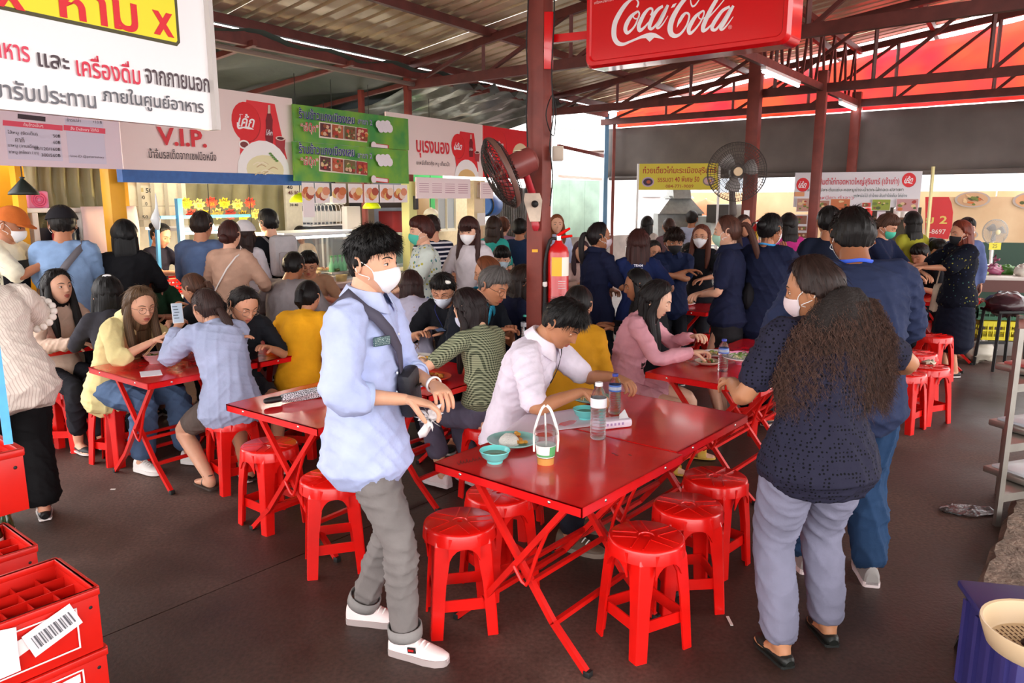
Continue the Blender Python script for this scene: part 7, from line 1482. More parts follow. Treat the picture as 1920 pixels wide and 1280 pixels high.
# ================================================================ fire extinguishers, fans
def extinguisher(q, k, lab, rz=0):
    e = empty('fire_extinguisher', lab, 'fire extinguisher', q, rz); r = .075*k; h = .46*k
    MB().lathe([(0, 0), (r*.95, 0), (r, .012), (r, .045*k), (r*.97, .05*k), (r*.97, h*.86), (r*.8, h*.94), (r*.42, h), (r*.3, h+.02), (0, h+.02)], 28, m=mat('extinguisher_red', '#c4161a', .28, coat=.4)).build('cylinder', parent=e)
    MB().lathe([(r*1.02, 0), (r*1.03, .03*k), (r*.98, .05*k)], 28, m=mat('extinguisher_red', '#c4161a')).build('foot_ring', parent=e)
    lb = MB(); v = []; n = 10
    for i in range(n+1): a = -2.3+2.0*i/n; v += [(r*.98*math.cos(a), r*.98*math.sin(a), h*.52), (r*.98*math.cos(a), r*.98*math.sin(a), h*.80)]
    lb.add(v, [(2*i, 2*i+2, 2*i+3, 2*i+1) for i in range(n//2)], plain('#e8b82a', .4)); lb.add(v, [(2*i, 2*i+2, 2*i+3, 2*i+1) for i in range(n//2, n)], plain('#ece6d8', .4)); lb.build('label_sheet', parent=e)
    f = Face(q, Vector((1, 0, 0))); f.e = e
    for i in range(4): MB().box((.02*k, -r*.985, h*(.34+.035*i)), (.05*k, .002, .004), None, plain('#e8d8d8', .5)).build('text_line', parent=e)
    MB().lathe([(.018*k, h+.01), (.018*k, h+.05*k), (0, h+.05*k)], 14, m=CHROME).build('valve', parent=e)
    MB().tube([(-.01, 0, h+.05*k), (.03*k, 0, h+.075*k), (.075*k, 0, h+.10*k)], [.010*k, .012*k, .008*k], n=8, m=RED).build('lever', parent=e); MB().tube([(-.01, 0, h+.035*k), (.05*k, 0, h+.045*k), (.09*k, 0, h+.05*k)], [.009*k]*3, n=8, m=RED).build('carry_handle', parent=e)
    MB().tube([(-.015, 0, h+.03*k), (-.06*k, -.01, h+.02*k), (-.092*k, -.02*k, h*.72), (-.094*k, -.02*k, h*.35), (-.092*k, -.02*k, .05*k)], .011*k, n=10, m=BLK).build('hose', parent=e)
    MB().tube([(-.092*k, -.02*k, .16*k), (-.092*k, -.02*k, .05*k), (-.090*k, -.02*k, -.04*k)], [.012*k, .016*k, .022*k], n=10, m=BLK).build('nozzle', parent=e); MB().tube([(-.092*k, -.02*k, .19*k), (-.092*k, -.02*k, .17*k)], .017*k, n=10, m=WHT).build('hose_collar', parent=e)
    return e
q = D(1046, 580, 5.28); extinguisher(q, 1.0, 'big red fire extinguisher with yellow label hung on the central post')
tag(MB().box((0, 0, 0), (.10, .02, .04), None, STEEL).build('wall_bracket', loc=pm+Vector((.09, -.03, q.z+.40))), 'small bracket holding the big extinguisher', 'bracket')
tag(MB().box((0, 0, 0), (.04, .002, .02), YM if False else None, plain('#e8a820', .5)).build('sticker', loc=D(1003, 470, pm.y-.072)), 'small orange sticker on the central post', 'sticker')
extinguisher(D(1415, 478, 9.5), .8, 'smaller far fire extinguisher beside the second red-brown post')
notice = Face(D(1399, 405, 9.6), Vector((1, 0, 0))); notice.new('paper_notice', 'white paper notice with red letters on the second red-brown post', 'sign'); notice.rect(1395, 394, 1404, 424, '#e6dedc', name='sheet'); notice.text('โค้ก', 1399.5, 408, wpx=7, hpx=8, c='#c8303a')
def cage(e, r, dep, m, n=48, rings=7, axis=Matrix.Identity(4), wire=.0022, nm='cage'):
    mb = MB()
    for i in range(n):
        a = 2*math.pi*i/n; pts = []
        for t in np.linspace(.16, 1, 6): pts.append(axis@Vector((math.cos(a)*r*t, -dep*(1-t**3.5), math.sin(a)*r*t)))
        pts.append(axis@Vector((math.cos(a)*r*.95, dep*.55, math.sin(a)*r*.95))); 
        for t in (.75, .5, .25): pts.append(axis@Vector((math.cos(a)*r*t, dep*.95, math.sin(a)*r*t)))
        mb.tube(pts, wire, n=4, m=m, sub=1, cap=False)
    for rr, yy in [(1, 0), (1, .02), (.95, dep*.55)]+[(t, -dep*(1-t**3.5)) for t in np.linspace(.25, .9, rings)]:
        mb.tube([axis@Vector((math.cos(a)*r*rr, yy, math.sin(a)*r*rr)) for a in np.linspace(0, 2*math.pi, 33)], wire*(2.2 if rr == 1 else 1.1), n=4, m=m, sub=1, cap=False)
    o = mb.build(nm, parent=e); o['kind'] = 'stuff'; return o
def blades(e, r, nb, m, axis, yy=0):
    for k in range(nb):
        a0_ = 2*math.pi*k/nb+.3; v = []; nn = 7
        for i in range(nn):
            t = i/(nn-1); rr = r*(.14+.78*t)
            for s_ in (-1, 0, 1):
                a = a0_+s_*(.30+.22*math.sin(math.pi*t*.9)); v.append(axis@Vector((math.cos(a)*rr, yy+s_*.028*(1-.3*t), math.sin(a)*rr)))
        o = MB().add(v, [(3*i+j, 3*i+3+j, 3*i+4+j, 3*i+1+j) for i in range(nn-1) for j in (0, 1)]).build('blade', m, e); so = o.modifiers.new('s', 'SOLIDIFY'); so.thickness = .004
# wall fan on the central post, aimed left and down
q = D(937, 326, 5.05); e = empty('wall_fan', 'wall fan with dark cage and dull red blades mounted on the central post', 'fan', q)
fdirn = Vector((-.90, -.22, -.42)).normalized(); yv = -fdirn; xv = Vector((-yv.y, yv.x, 0)).normalized(); zv = xv.cross(yv); AX = Matrix((xv, yv, zv)).transposed().to_4x4()
cage(e, .235, .075, plain('#2a2320', .5), axis=AX); blades(e, .20, 4, mat('fan_blade', '#9c2a2c', .35), AX)
RING = MB(); RING.tube([AX@Vector((math.cos(a)*.238, .015, math.sin(a)*.238)) for a in np.linspace(0, 6.283, 33)], [.017]*33, [.004]*33, n=6, m=plain('#6a4a40', .5), sub=1, cap=False); RING.build('rim_band', parent=e)
MB().lathe([(0, -.02), (.03, -.02), (.04, .0), (.04, .03), (0, .03)], 20, m=plain('#7a2c2c', .4), M=AX@Matrix.Rotation(R(-90), 4, 'X')).build('hub', parent=e)
Ml = AX@Matrix.Rotation(R(-90), 4, 'X')
MB().lathe([(.0, .07), (.055, .07), (.082, .09), (.086, .16), (.080, .24), (.045, .265), (0, .27)], 28, m=mat('fan_motor', '#84403c', .35, var=.08), M=Ml).build('motor_housing', parent=e)
MB().box(AX@Vector((.0, .17, -.085)), (.05, .05, .004), None, plain('#d8cfa8', .5)).build('rating_label', parent=e)
mt_ = AX@Vector((0, .17, -.07)); bq = pm+Vector((-.05, -.10, 0)); base_top = Vector((bq.x, bq.y, D(990, 362, bq.y).z)); base_bot = Vector((bq.x+.02, bq.y, D(1003, 415, bq.y).z))
MB().tube([mt_, (mt_+base_top-q)/2+Z*.0, base_top-q], [.022, .024, .026], n=12, m=mat('fan_neck', '#b02a34', .35)).build('neck', parent=e); MB().ell(mt_+Vector((0, 0, -.01)), (.028, .022, .022), plain('#a8c848', .4)).build('neck_knob', parent=e)
bd = (base_bot-base_top); hsg = MB()
v = [];
for t, wd_ in ((0, .050), (.25, .062), (1, .034)):
    c_ = base_top-q+bd*t
    for a, b in ((-1, -1), (1, -1), (1, 1), (-1, 1)): v.append(c_+Vector((a*wd_, b*.035, 0)))
hsg.add(v, [(4*k+j, 4*k+(j+1) % 4, 4*k+4+(j+1) % 4, 4*k+4+j) for k in (0, 1) for j in range(4)]+[(3, 2, 1, 0), (8, 9, 10, 11)]).build('wall_bracket', mat('fan_base', '#cdb9a4', .45, var=.1), e)
MB().ell(base_top-q+bd*.38+Vector((.01, -.045, 0)), (.024, .018, .024), BLK).build('switch_knob', parent=e); MB().tube([base_bot-q, base_bot-q+Vector((.004, 0, -.03)), base_bot-q+Vector((.006, 0, -.055))], [.026, .028, .020], n=12, m=mat('fan_neck', '#b02a34')).build('end_cap', parent=e)
# big round fan on the second post
q = D(1382, 322, 9.3); e = empty('big_fan', 'big black-caged round fan on the second red-brown post', 'fan', q); AX = Matrix.Rotation(R(-8), 4, 'Z')
cage(e, .345, .09, plain('#4a4440', .5), n=64, axis=AX, wire=.0024); blades(e, .26, 3, mat('grey_blade', '#9a9490', .4), AX)
MB().lathe([(0, -.09), (.05, -.09), (.055, -.07), (.04, -.06)], 24, m=plain('#cdb088', .4), M=AX@Matrix.Rotation(R(-90), 4, 'X')@Matrix.Scale(-1, 4, (0, 0, 1))@Matrix.Scale(-1, 4, (0, 0, 1))).build('centre_badge', parent=e)
MB().lathe([(0, .08), (.07, .08), (.08, .14), (.06, .26), (0, .27)], 20, m=plain('#5a5450', .4), M=AX@Matrix.Rotation(R(-90), 4, 'X')).build('motor_housing', parent=e); MB().tube([(0, .2, -.05), (.03, .25, -.30), (.08, .35, -.50)], [.035, .04, .05], n=10, m=plain('#6a625e', .4)).build('bracket_arm', parent=e)
# white pedestal fan at the right stall
q = D(1867, 435, 9.8); e = empty('table_fan', 'white round fan standing behind the produce table', 'fan', q); AX = Matrix.Identity(4)
cage(e, .16, .05, plain('#b8b4ae', .4), n=48, axis=AX, wire=.0016); blades(e, .13, 3, plain('#a9a8a8', .4), AX); MB().ell((0, -.045, 0), (.035, .015, .035), plain('#e0d4a8', .4)).build('hub_cap', parent=e); MB().tube([(0, .03, 0), (0, .05, -.2), (0, .03, -.42)], .02, n=10, m=WHT).build('stem', parent=e); MB().lathe([(0, 0), (.10, 0), (.09, .03), (.02, .04)], 20, c=(0, .03, -.45), m=WHT).build('base', parent=e)
# ================================================================ right side stall table
q = D(1905, 508, 9.3); q.z = 0; dR = Vector((.98, -.2, 0)); MR = RM(dR); pt_ = empty('produce_table', 'brown edged table heaped with vegetables and bags on the right', 'table', q)
MB().box(Z*.86, (1.9, .75, .05), MR, plain('#c8bdb4', .4), .006).build('tabletop', parent=pt_); MB().box(Z*.78-Vector((.07, .37, 0)), (1.9, .03, .14), MR, plain('#5a2e26', .5)).build('apron', parent=pt_)
for a in (-.9, .9):
    for b in (-.33, .33): MB().box(dR*a+Vector((.2, .98, 0))*b+Z*.42, (.06, .06, .84), MR, plain('#5a2e26', .5)).build('leg', parent=pt_)
rg = random.Random(11); tagp = Vector((.2, .98, 0))
goods = [('plastic_bag', '#d8d4d6', .11, 'clear bag of pale vegetables'), ('plastic_bag', '#e6e2e4', .10, 'white bag of sprouts'), ('plastic_bag', '#b8c0d0', .12, 'blue-white printed bag'), ('cabbage', '#a8b878', .09, 'pale green cabbage'), ('red_onion_bag', '#9a4a6a', .10, 'net bag of purple onions'), ('herb_bunch', '#4a7a34', .09, 'bunch of dark green herbs'), ('plastic_bag', '#e4dcd0', .11, 'cream bag of noodles'), ('chilli_heap', '#b03a28', .07, 'small heap of red chillies'), ('herb_bunch', '#5f8a3c', .08, 'loose green herbs'), ('plastic_bag', '#3a5aa8', .09, 'blue printed packet'), ('papaya', '#8a9a3a', .09, 'green papaya'), ('plastic_bag', '#dcd8dc', .12, 'knotted white bag')]
posn = ['at the left end of the produce table', 'second along the produce table', 'at the back of the produce table', 'beside the yellow price card', 'in the middle of the produce table', 'at the front edge of the produce table', 'behind the onions', 'in front of the bags', 'near the front left of the produce table', 'at the far right back of the produce table', 'right of the middle of the produce table', 'at the right end of the produce table']
for i, (nm, c, r, lb) in enumerate(goods):
    p = q+dR*(-.85+.15*i)+tagp*rg.uniform(-.22, .25)+Z*(.885+r*.5); b = MB(); b.ell((0, 0, 0), (r*1.25, r, r*.75), plain(c, .35), 18, 12)
    if 'bag' in nm: b.tube([(0, 0, r*.55), (.01, 0, r*.95), (.03, 0, r*1.3)], [r*.3, r*.12, r*.3], n=10, m=plain(c, .35))
    o = b.build(nm, loc=p); wrinkle(o.data, .05, i, 22); tag(o, lb+' '+posn[i], 'food' if 'bag' not in nm else 'bag')
yc = Face(D(1863, 478, 9.2), Vector((1, 0, 0))); yc.new('price_card', 'yellow price card standing in front of the white fan', 'price card'); yc.rect(1855, 455, 1876, 468, '#e8dc3a', name='card'); MB().tube([(0, .01, -.02), (0, .01, .06)], .004, n=5, m=WHT).build('stick', parent=yc.e); yc.text('25', 1865, 461, wpx=9, hpx=7, c='#6a5a20')
def basket(q, w_, d_, h, c, lab, nm='plastic_basket'):
    e = empty(nm, lab, 'basket', q); m = plain(c, .4)
    for a, b, L_, x in ((0, -1, w_, 0), (0, 1, w_, 0), (-1, 0, d_, 1), (1, 0, d_, 1)):
        D_ = tagp if x else dR; c_ = (dR*a*w_/2+tagp*b*d_/2)
        for z, hh in ((.02, .04), (h-.03, .06)): MB().box(c_+Z*z, (L_, .015, hh), RM(D_), m).build('band', parent=e)
        k = int(L_/.06)
        for i in range(k+1): MB().bar(c_+D_*(-L_/2+i*L_/k)+Z*.02, c_+D_*(-L_/2+i*L_/k)+Z*(h-.03), .018, .012, m=m).build('slat', parent=e)
        MB().box(c_+Z*h*.5, (L_, .012, .02), RM(D_), m).build('mid_band', parent=e)
    MB().box(Z*.01, (w_, d_, .01), MR, m).build('floor_panel', parent=e); return e
qb = D(1872, 566, 8.9); qb.z = .18; basket(qb, .42, .36, .22, '#d8c81c', 'yellow slotted basket under the produce table'); basket(qb+Z*.23+Vector((0, .05, 0)), .50, .38, .16, '#1f5a3c', 'dark green crate stacked on the yellow basket')
tag(MB().box((0, 0, 0), (.46, .4, .17), MR, plain('#77716c', .5), .01).build('storage_box', loc=qb+Z*-.095), 'grey box under the yellow basket', 'box')
bgd = MB().ell((0, 0, 0), (.17, .13, .13), plain('#b8b0a0', .4), 20, 14); o = bgd.build('sack', loc=D(1846, 582, 8.3)*Vector((1, 1, 0)).x*0+Vector((D(1846, 582, 8.3).x, 8.3, .13))); wrinkle(o.data, .05, 3, 18); tag(o, 'translucent sack of vegetables on the floor by the yellow basket', 'sack')
def black_chair(q, lab):
    e = empty('draped_stool', lab, 'stool', q)
    for a in (-.14, .14):
        for b in (-.14, .14): MB().bar(Vector((a*1.2, b*1.2, 0)), Vector((a, b, .62)), .028, m=BLK).build('leg', parent=e)
    MB().box((0, 0, .63), (.34, .34, .03), None, BLK, .006).build('seat', parent=e); MB().box((0, .16, .25), (.3, .02, .03), None, BLK).build('rail', parent=e)
    o = MB().ell((0, 0, .70), (.20, .19, .13), mat('bin_bag', '#3a2228', .25, bump=.5, bscale=20), 22, 14).build('cushion_bag', parent=e); wrinkle(o.data, .05, 8, 16)
qd = P(1872, 690); black_chair(Vector((qd.x, qd.y, 0)), 'black legged stool with a dark maroon bag beside the metal rack')
# ================================================================ metal rack at the right edge
r0 = P(1868, 985); rk = empty('metal_rack', 'grey aluminium rack with trays at the right edge', 'rack', Vector((r0.x, r0.y, 0))); rx = Vector((.94, .33, 0)); ry = Vector((-.33, .94, 0)).normalized()*.0+UD*1.0; MRk = RM(rx)
for a, b in ((0, 0), (.62, 0), (0, .55), (.62, .55)): MB().bar(rx*a+ry*b, rx*a+ry*b+Z*(1.12 if b == 0 else 1.12), .028, .028, m=MET).build('upright', parent=rk)
for z in (.17, .46, .80, 1.09):
    MB().prism([(0, 0), (.62, 0), (.62+.0, .55), (0, .55)], Z*z, rx, ry, .012, MET).build('shelf', parent=rk); MB().bar(Z*(z-.01), rx*.62+Z*(z-.01), .012, .045, m=MET).build('front_lip', parent=rk); MB().bar(Z*(z-.01), ry*.55+Z*(z-.01), .012, .045, m=MET).build('side_lip', parent=rk)
for i, (z, c, lb) in enumerate(((.475, '#c8ccd4', 'bright steel tray on the lower rack shelf'), (.815, '#c05a58', 'tray with a red cloth on the upper rack shelf'), (.185, '#d8d8dc', 'steel tray at the foot of the rack'))):
    e = empty('steel_tray', lb, 'tray', rk.location+rx*.26+ry*.22+Z*z); MB().box((0, 0, .02), (.40, .34, .04), MRk, MET, .01).build('tray', parent=e); MB().box((0, 0, .045), (.34, .28, .02), MRk, plain(c, .3), .008).build('contents', parent=e)
for i in range(2):
    q = rk.location+rx*(.22+.16*i)+ry*.2+Z*1.105; e = empty('plastic_bag', ['knotted clear bag on top of the metal rack', 'dark bag on top of the metal rack'][i], 'bag', q); o = MB().ell((0, 0, .07), (.10, .09, .08), plain(['#8a8478', '#3a2a2c'][i], .3), 16, 10).build('bag_body', parent=e); wrinkle(o.data, .04, i+4, 20)
# kerb and rough ground at right
kb = MB(); v = []; n = 26; kd = (P(1905, 930)-P(1838, 1090)).normalized(); k0 = P(1838, 1090)-kd*.0; kn = Vector((kd.y, -kd.x, 0)); rg = random.Random(5)
for i in range(n):
    t = -.7+2.1*i/(n-1); jx = rg.uniform(-.012, .012)
    for off, z in ((jx, 0), (jx+.008, .055), (.03+jx, .085+rg.uniform(-.006, .006)), (.25, .095+rg.uniform(-.012, .012)), (.55, .085+rg.uniform(-.01, .01)), (1.4, .08)): v.append(k0+kd*t+kn*off+Z*z)
kb.add(v, [(6*i+j, 6*i+6+j, 6*i+7+j, 6*i+1+j) for i in range(n-1) for j in range(5)]); o = kb.build('trim_1', mat('broken_concrete', '#8a7566', .9, var=.35, scale=11, bump=1.6, bscale=42)); struct(o)
# colander and blue-violet crate, near right corner
cz = .40; c0 = P(1806, 1090, cz); cdx = Vector((.97, -.22, 0)); cdy = Vector((.22, .97, 0)); ce = empty('storage_crate', 'blue-violet plastic crate at the lower right corner', 'crate', Vector((c0.x, c0.y, 0))); viol = mat('violet_plastic', '#3a3570', .4, var=.1, scale=4)
MC = RM(cdx)
MB().box(cdx*.28-cdy*.24+Z*.2, (.54, .46, .40), MC, viol, .02).build('body', parent=ce); MB().box(cdx*.28-cdy*.24+Z*(cz-.012), (.59, .51, .03), MC, viol, .012).build('lid', parent=ce)
for i in range(4): MB().bar(cdx*-.0-cdy*(.06+.12*i)+Z*.03, cdx*-.0-cdy*(.06+.12*i)+Z*(cz-.04), .02, m=viol).build('side_rib', parent=ce)
q = P(1955, 1215, cz+.01); e = empty('colander', 'cream plastic colander with slotted bottom on the violet crate', 'colander', Vector((q.x, q.y, cz+.004))); cr_ = mat('cream_plastic', '#cdb28e', .4)
MB().lathe([(0, .006), (.145, .006), (.150, .012), (.168, .075), (.176, .078), (.178, .070), (.156, .004), (.15, 0), (0, 0)], 40, m=cr_).build('basin', parent=e)
sm = MB()
for i in range(-8, 9):
    for j in range(-6, 7):
        x, y = i*.016, j*.020
        if x*x+y*y < .13**2: sm.box((x, y, .0066), (.0045, .013, .001), None, plain('#5a3a2a', .6))
o = sm.build('slots', parent=e, smooth=False); o['kind'] = 'stuff'
for i, (a, b) in enumerate(((-.06, -.04), (-.045, .01), (.0, -.03))): MB().ell((a, b, .02), (.018, .016, .013), plain('#2a1018', .4), 10, 8).build('dark_fruit', parent=e)
# ================================================================ drink crates at the left
def crate(q, rz, w_, d_, h, lab, cells=(4, 6), prints=True, holes=True):
    e = empty('bottle_crate', lab, 'crate', q, rz); m = mat('crate_red', '#d01c12', .35, var=.08, scale=6)
    for sx, sy in ((0, -1), (0, 1), (-1, 0), (1, 0)):
        L_ = w_ if sx == 0 else d_-.02
        MB().box((sx*(w_/2-.006), sy*(d_/2-.006), h/2), (L_, .012, h) if sx == 0 else (.012, L_, h), None, m, .003).build('side_wall', parent=e)
        MB().box((sx*(w_/2-.002), sy*(d_/2-.002), h-.012), (L_+.006, .022, .024) if sx == 0 else (.022, L_+.006, .024), None, m, .004).build('top_rim', parent=e)
    MB().box((0, 0, .006), (w_-.02, d_-.02, .012), None, m).build('floor_panel', parent=e)
    for i in range(1, cells[0]): MB().box((0, -d_/2+d_*i/cells[0], h*.42), (w_-.02, .004, h*.78), None, m).build('divider', parent=e)
    for i in range(1, cells[1]): MB().box((-w_/2+w_*i/cells[1], 0, h*.40), (.004, d_-.02, h*.74), None, m).build('divider', parent=e)
    for sy, ax in ((-1, 0), (0, 1)):
        for k in (-1, 1):
            if ax: MB().ell((w_/2+.001, k*d_*.42, h*.72), (.002, .006, .006), BLK, 8, 6).build('rivet_hole', parent=e)
            else: MB().ell((k*w_*.44, -d_/2-.001, h*.72), (.006, .002, .006), BLK, 8, 6).build('rivet_hole', parent=e)
    return e
# crates: right front vertical edge seen at (185,1100)-(192,1195); front faces look toward the camera
cq = P(183, 1100, .56); cdirx = (P(0, 1168, .56)-cq); cdirx.z = 0; cdirx = -cdirx.normalized(); crz = math.atan2(cdirx.y, cdirx.x); cyv = Vector((-cdirx.y, cdirx.x, 0)); W_, Dp, Hc = .46, .33, .215
def corner(q, z): return Vector((q.x, q.y, 0))-cdirx*W_/2+cyv*Dp/2+Z*z
cA = crate(corner(cq, .56-Hc), crz, W_, Dp, Hc, 'upper front red bottle crate with the barcode sticker'); cB = crate(corner(cq+cdirx*.006, .56-2*Hc-.002), crz, W_, Dp, Hc, 'red bottle crate under the barcode crate'); crate(corner(cq, .56-3*Hc+.087), crz, W_, Dp, Hc*.58, 'lowest red crate on the floor at the left corner')
def cface(ce_, q, z): 
    f = Face(Vector((q.x, q.y, z))-cyv*.0065, cdirx); f.e = empty('crate_print', '', 'print', f.O); return f
for ce_, zz, lbp in ((cA, .56-Hc, 'white outlined cola print on the barcode crate'), (cB, .56-2*Hc, 'white outlined cola print on the crate below')):
    f = Face(Vector((cq.x, cq.y, zz))-cyv*.002, cdirx); f.new('crate_print', lbp, 'print'); X0, X1, Y0, Y1 = -.40, -.07, .035, .175
    for a0, b0, a1, b1 in ((X0, Y0, X1, Y0+.005), (X0, Y1-.005, X1, Y1), (X1-.005, Y0, X1, Y1), (X0, Y0, X0+.005, Y1)): f.poly([(a0, b0), (a1, b0), (a1, b1), (a0, b1)], '#f0e2e0', pix=False, name='border_line', off=.0035)
    f.poly([(X0+.01, Y0+.03), (X0+.12, Y0+.10), (X1-.06, Y1-.015), (X1-.012, Y1-.012), (X1-.012, Y1-.04), (X1-.09, Y1-.055), (X0+.13, Y0+.045), (X0+.02, Y0+.012)], '#f0e2e0', pix=False, name='wave', off=.0035)
    if ce_ is cA: cAf = f
f = Face(Vector((cq.x, cq.y, .56-Hc))-cyv*.012, cdirx); f.new('barcode_sticker', 'white barcode sticker stuck slanting on the upper crate', 'sticker')
f.poly([(40, 1194), (130, 1131), (155, 1166), (66, 1232)], '#ece8ec', name='sheet')
for i in range(16):
    t = .12+.76*i/15; x0, y0 = 40+90*t+6, 1194-63*t+9; x1, y1 = 66+89*t-5, 1232-66*t-9; wd = (1.2, 2.4, 1.0, 3.2)[i*7 % 4]
    f.poly([(x0, y0), (x0+wd, y0-wd*.7), (x1+wd, y1-wd*.7), (x1, y1)], '#5a585e', name='bar', off=.0035)
f2 = Face(Vector((cq.x, cq.y, .56-Hc))-cyv*.016, cdirx); f2.new('paper_label', 'torn white paper label at the left end of the upper crate', 'label'); f2.poly([(-40, 1190), (30, 1175), (33, 1215), (39, 1256), (-40, 1290)], '#e6e2ea', name='sheet')
# back crate + upper crate + bottles, blue pole
q2 = P(68, 1022, .50); crate(Vector((q2.x, q2.y, 0))-cdirx*W_/2+cyv*Dp/2+Z*(.50-Hc), crz, W_, Dp, Hc, 'red bottle crate behind, carrying the green bottle'); crate(Vector((q2.x, q2.y, 0))-cdirx*W_/2+cyv*Dp/2+Z*(.50-2*Hc-.002), crz, W_, Dp, Hc, 'red crate hidden under the one with the green bottle')
q3 = P(42, 840, .98); q3z = .98; 
e = crate(Vector((q3.x, q3.y, 0))-cdirx*W_/2+cyv*Dp/2+Z*(.98-Hc), crz, W_, Dp, Hc, 'red crate at the left edge, raised on the bottle stack')
for i, (px, py) in enumerate(((15, 1015), (-8, 1032))):
    b = P(px, py, .50-.10); e = empty('glass_bottle', ['green glass bottle with white lettering in the left crate', 'green glass bottle at the very edge of the left crate'][i], 'bottle', Vector((b.x, b.y, .50-Hc+.014)))
    gg = mat('green_glass', '#123a1c', .06, coat=.5); MB().lathe([(0, 0), (.030, 0), (.034, .01), (.033, .03), (.034, .05), (.030, .13), (.031, .16), (.022, .21), (.013, .25), (.012, .275), (.015, .28), (.015, .29), (0, .29)], 28, m=gg).build('glass', parent=e)
    MB().lathe([(.0318, .135), (.0330, .14), (.0330, .152), (.0318, .157)], 28, m=plain('#e6ece6', .4)).build('white_lettering', parent=e); MB().lathe([(.0345, .048), (.0352, .051), (.0345, .054)], 28, m=plain('#a8b8a8', .2)).build('ring', parent=e)
tag(MB().bar(P(8, 655, .9)*1.0, Vector((q3.x-.12, q3.y+.02, .96)), .035, m=mat('sky_blue_paint', '#4aa8e0', .4, var=.1)).build('support_pole') if False else MB().bar(D(-14, 610, 2.35), D(16, 832, 2.30), .024, m=mat('sky_blue_paint', '#4aa8e0', .4, var=.1)).build('support_pole'), 'sky blue post standing behind the left crates', 'pole')
# ================================================================ personal items
man_r = man
def strap(rec, pts, wd, c, lab, nm='bag_strap', th=.003):
    P_ = [L2W(rec, p) for p in pts]; b = MB(); cen = L2W(rec, rec['K']['C0'])
    k = len(P_); v = []
    for i, p in enumerate(P_):
        d = (P_[min(i+1, k-1)]-P_[max(i-1, 0)]).normalized(); n_ = (p-cen); n_.z *= .2; n_.normalize(); l = d.cross(n_).normalized()
        v += [p-l*wd, p+l*wd]
    b.add(v, [(2*i, 2*i+1, 2*i+3, 2*i+2) for i in range(k-1)]); o = b.build(nm, plain(c, .7)); so = o.modifiers.new('s', 'SOLIDIFY'); so.thickness = th; so.offset = 0; return tag(o, lab, 'bag strap')
def sash(rec, side, off=.012, a0=0):     # diagonal from the shoulder over chest and back to the opposite hip
    sec = rec['sec']; out = []
    for t, ang in ((.90, 62), (.82, 40), (.66, 22), (.46, 2), (.28, -22), (.14, -50), (.08, -80)): out.append(torso_at(rec, t, side*ang, off))
    back = []
    for t, ang in ((.90, 110), (.80, 140), (.62, 165), (.42, 188), (.26, 214), (.12, 246), (.08, 272)): back.append(torso_at(rec, t, side*ang, off))
    top_ = rec['SH'][side]*.75+rec['K']['NB']*.25+Vector((0, 0, .062*rec['s']+rec['top']['loose']*.5)); return out[::-1]+[top_]+back
strap(man, [torso_at(man, t, a, .016) for t, a in ((.26, -14), (.40, -6), (.54, 6), (.68, 22), (.80, 40), (.89, 60))]+[man['SH'][1]*.84+man['K']['NB']*.16+Vector((0, 0, .072)), torso_at(man, .86, 120, .018), torso_at(man, .66, 165, .016), torso_at(man, .46, 190, .016)], .021, '#4a4656', 'dark grey sling strap across the young man\'s chest')
pk_ = Vector(torso_at(man, .66, 34, .010)); e = empty('phone_pouch', 'small patterned dark pouch clipped to the young man\'s shirt pocket', 'pouch', L2W(man, pk_), man['yr']-R(30)); MB().box((0, 0, -.02), (.075, .012, .035), None, mat('pouch_print', '#3e5a5e', .5, pat=('dots', '#a8b8b4', 160, .3)), .005).build('pouch_body', parent=e)
hb_ = L2W(man, torso_at(man, .20, -18, .045)); e = empty('waist_bag', 'black sling bag hanging at the young man\'s waist', 'bag', hb_, man['yr']); MB().box((0, 0, 0), (.12, .06, .19), Matrix.Rotation(R(14), 3, 'Y'), mat('black_nylon', '#26262c', .5, bump=.4, bscale=30), .022).build('bag_body', parent=e); MB().bar((-.04, .04, .03), (.04, .04, .03), .005, m=BLK).build('zip', parent=e)
tis = MB().ell((0, 0, 0), (.026, .014, .030), plain('#e4dede', .9), 22, 14).build('tissue', loc=L2W(man, Vector((.055, .29, .99)))); wrinkle(tis.data, .06, 3, 60); tag(tis, 'crumpled white tissue in the young man\'s hand', 'tissue')
# man's shirt details: placket, buttons, cuffs, jeans turn-ups
for t in (.22, .36, .50, .64): MB().ell(torso_at(man, t, 1, .008), (.006, .004, .006), plain('#e6eaf4', .4), 8, 6).build('button', parent=man['e'])
def ring_on(rec, a, b, t, r, wd, c, nm, th=.006):
    a = Vector(a); b = Vector(b); c0_ = a.lerp(b, t); d = (b-a).normalized(); mb = MB(); mb.tube([c0_-d*wd, c0_, c0_+d*wd], [r, r*1.02, r], n=20, m=c, cap=False, sub=1); o = mb.build(nm, parent=rec['e']); so = o.modifiers.new('s', 'SOLIDIFY'); so.thickness = th; so.offset = 0; return o
for sd in (1, -1):
    A, e_, T, pd, fd = man['arms'][sd]; ring_on(man, e_, T, .34, .052, .028, cloth('#b3c3e8'), 'cuff')
    hp_, k_, t_, fd = man['legs'][sd]; ring_on(man, k_, t_, .93, .066, .024, cloth('#8a8684'), 'turn_up')
A, e_, T, pd, fd = man['arms'][-1]; ring_on(man, e_, T, .97, .030, .006, plain('#ece6e6', .5), 'bracelet')
hp_, k_, t_, fd = man['legs'][1]
pf = MB(); lat_ = fd.cross(Z).normalized(); g = t_-Z*.08
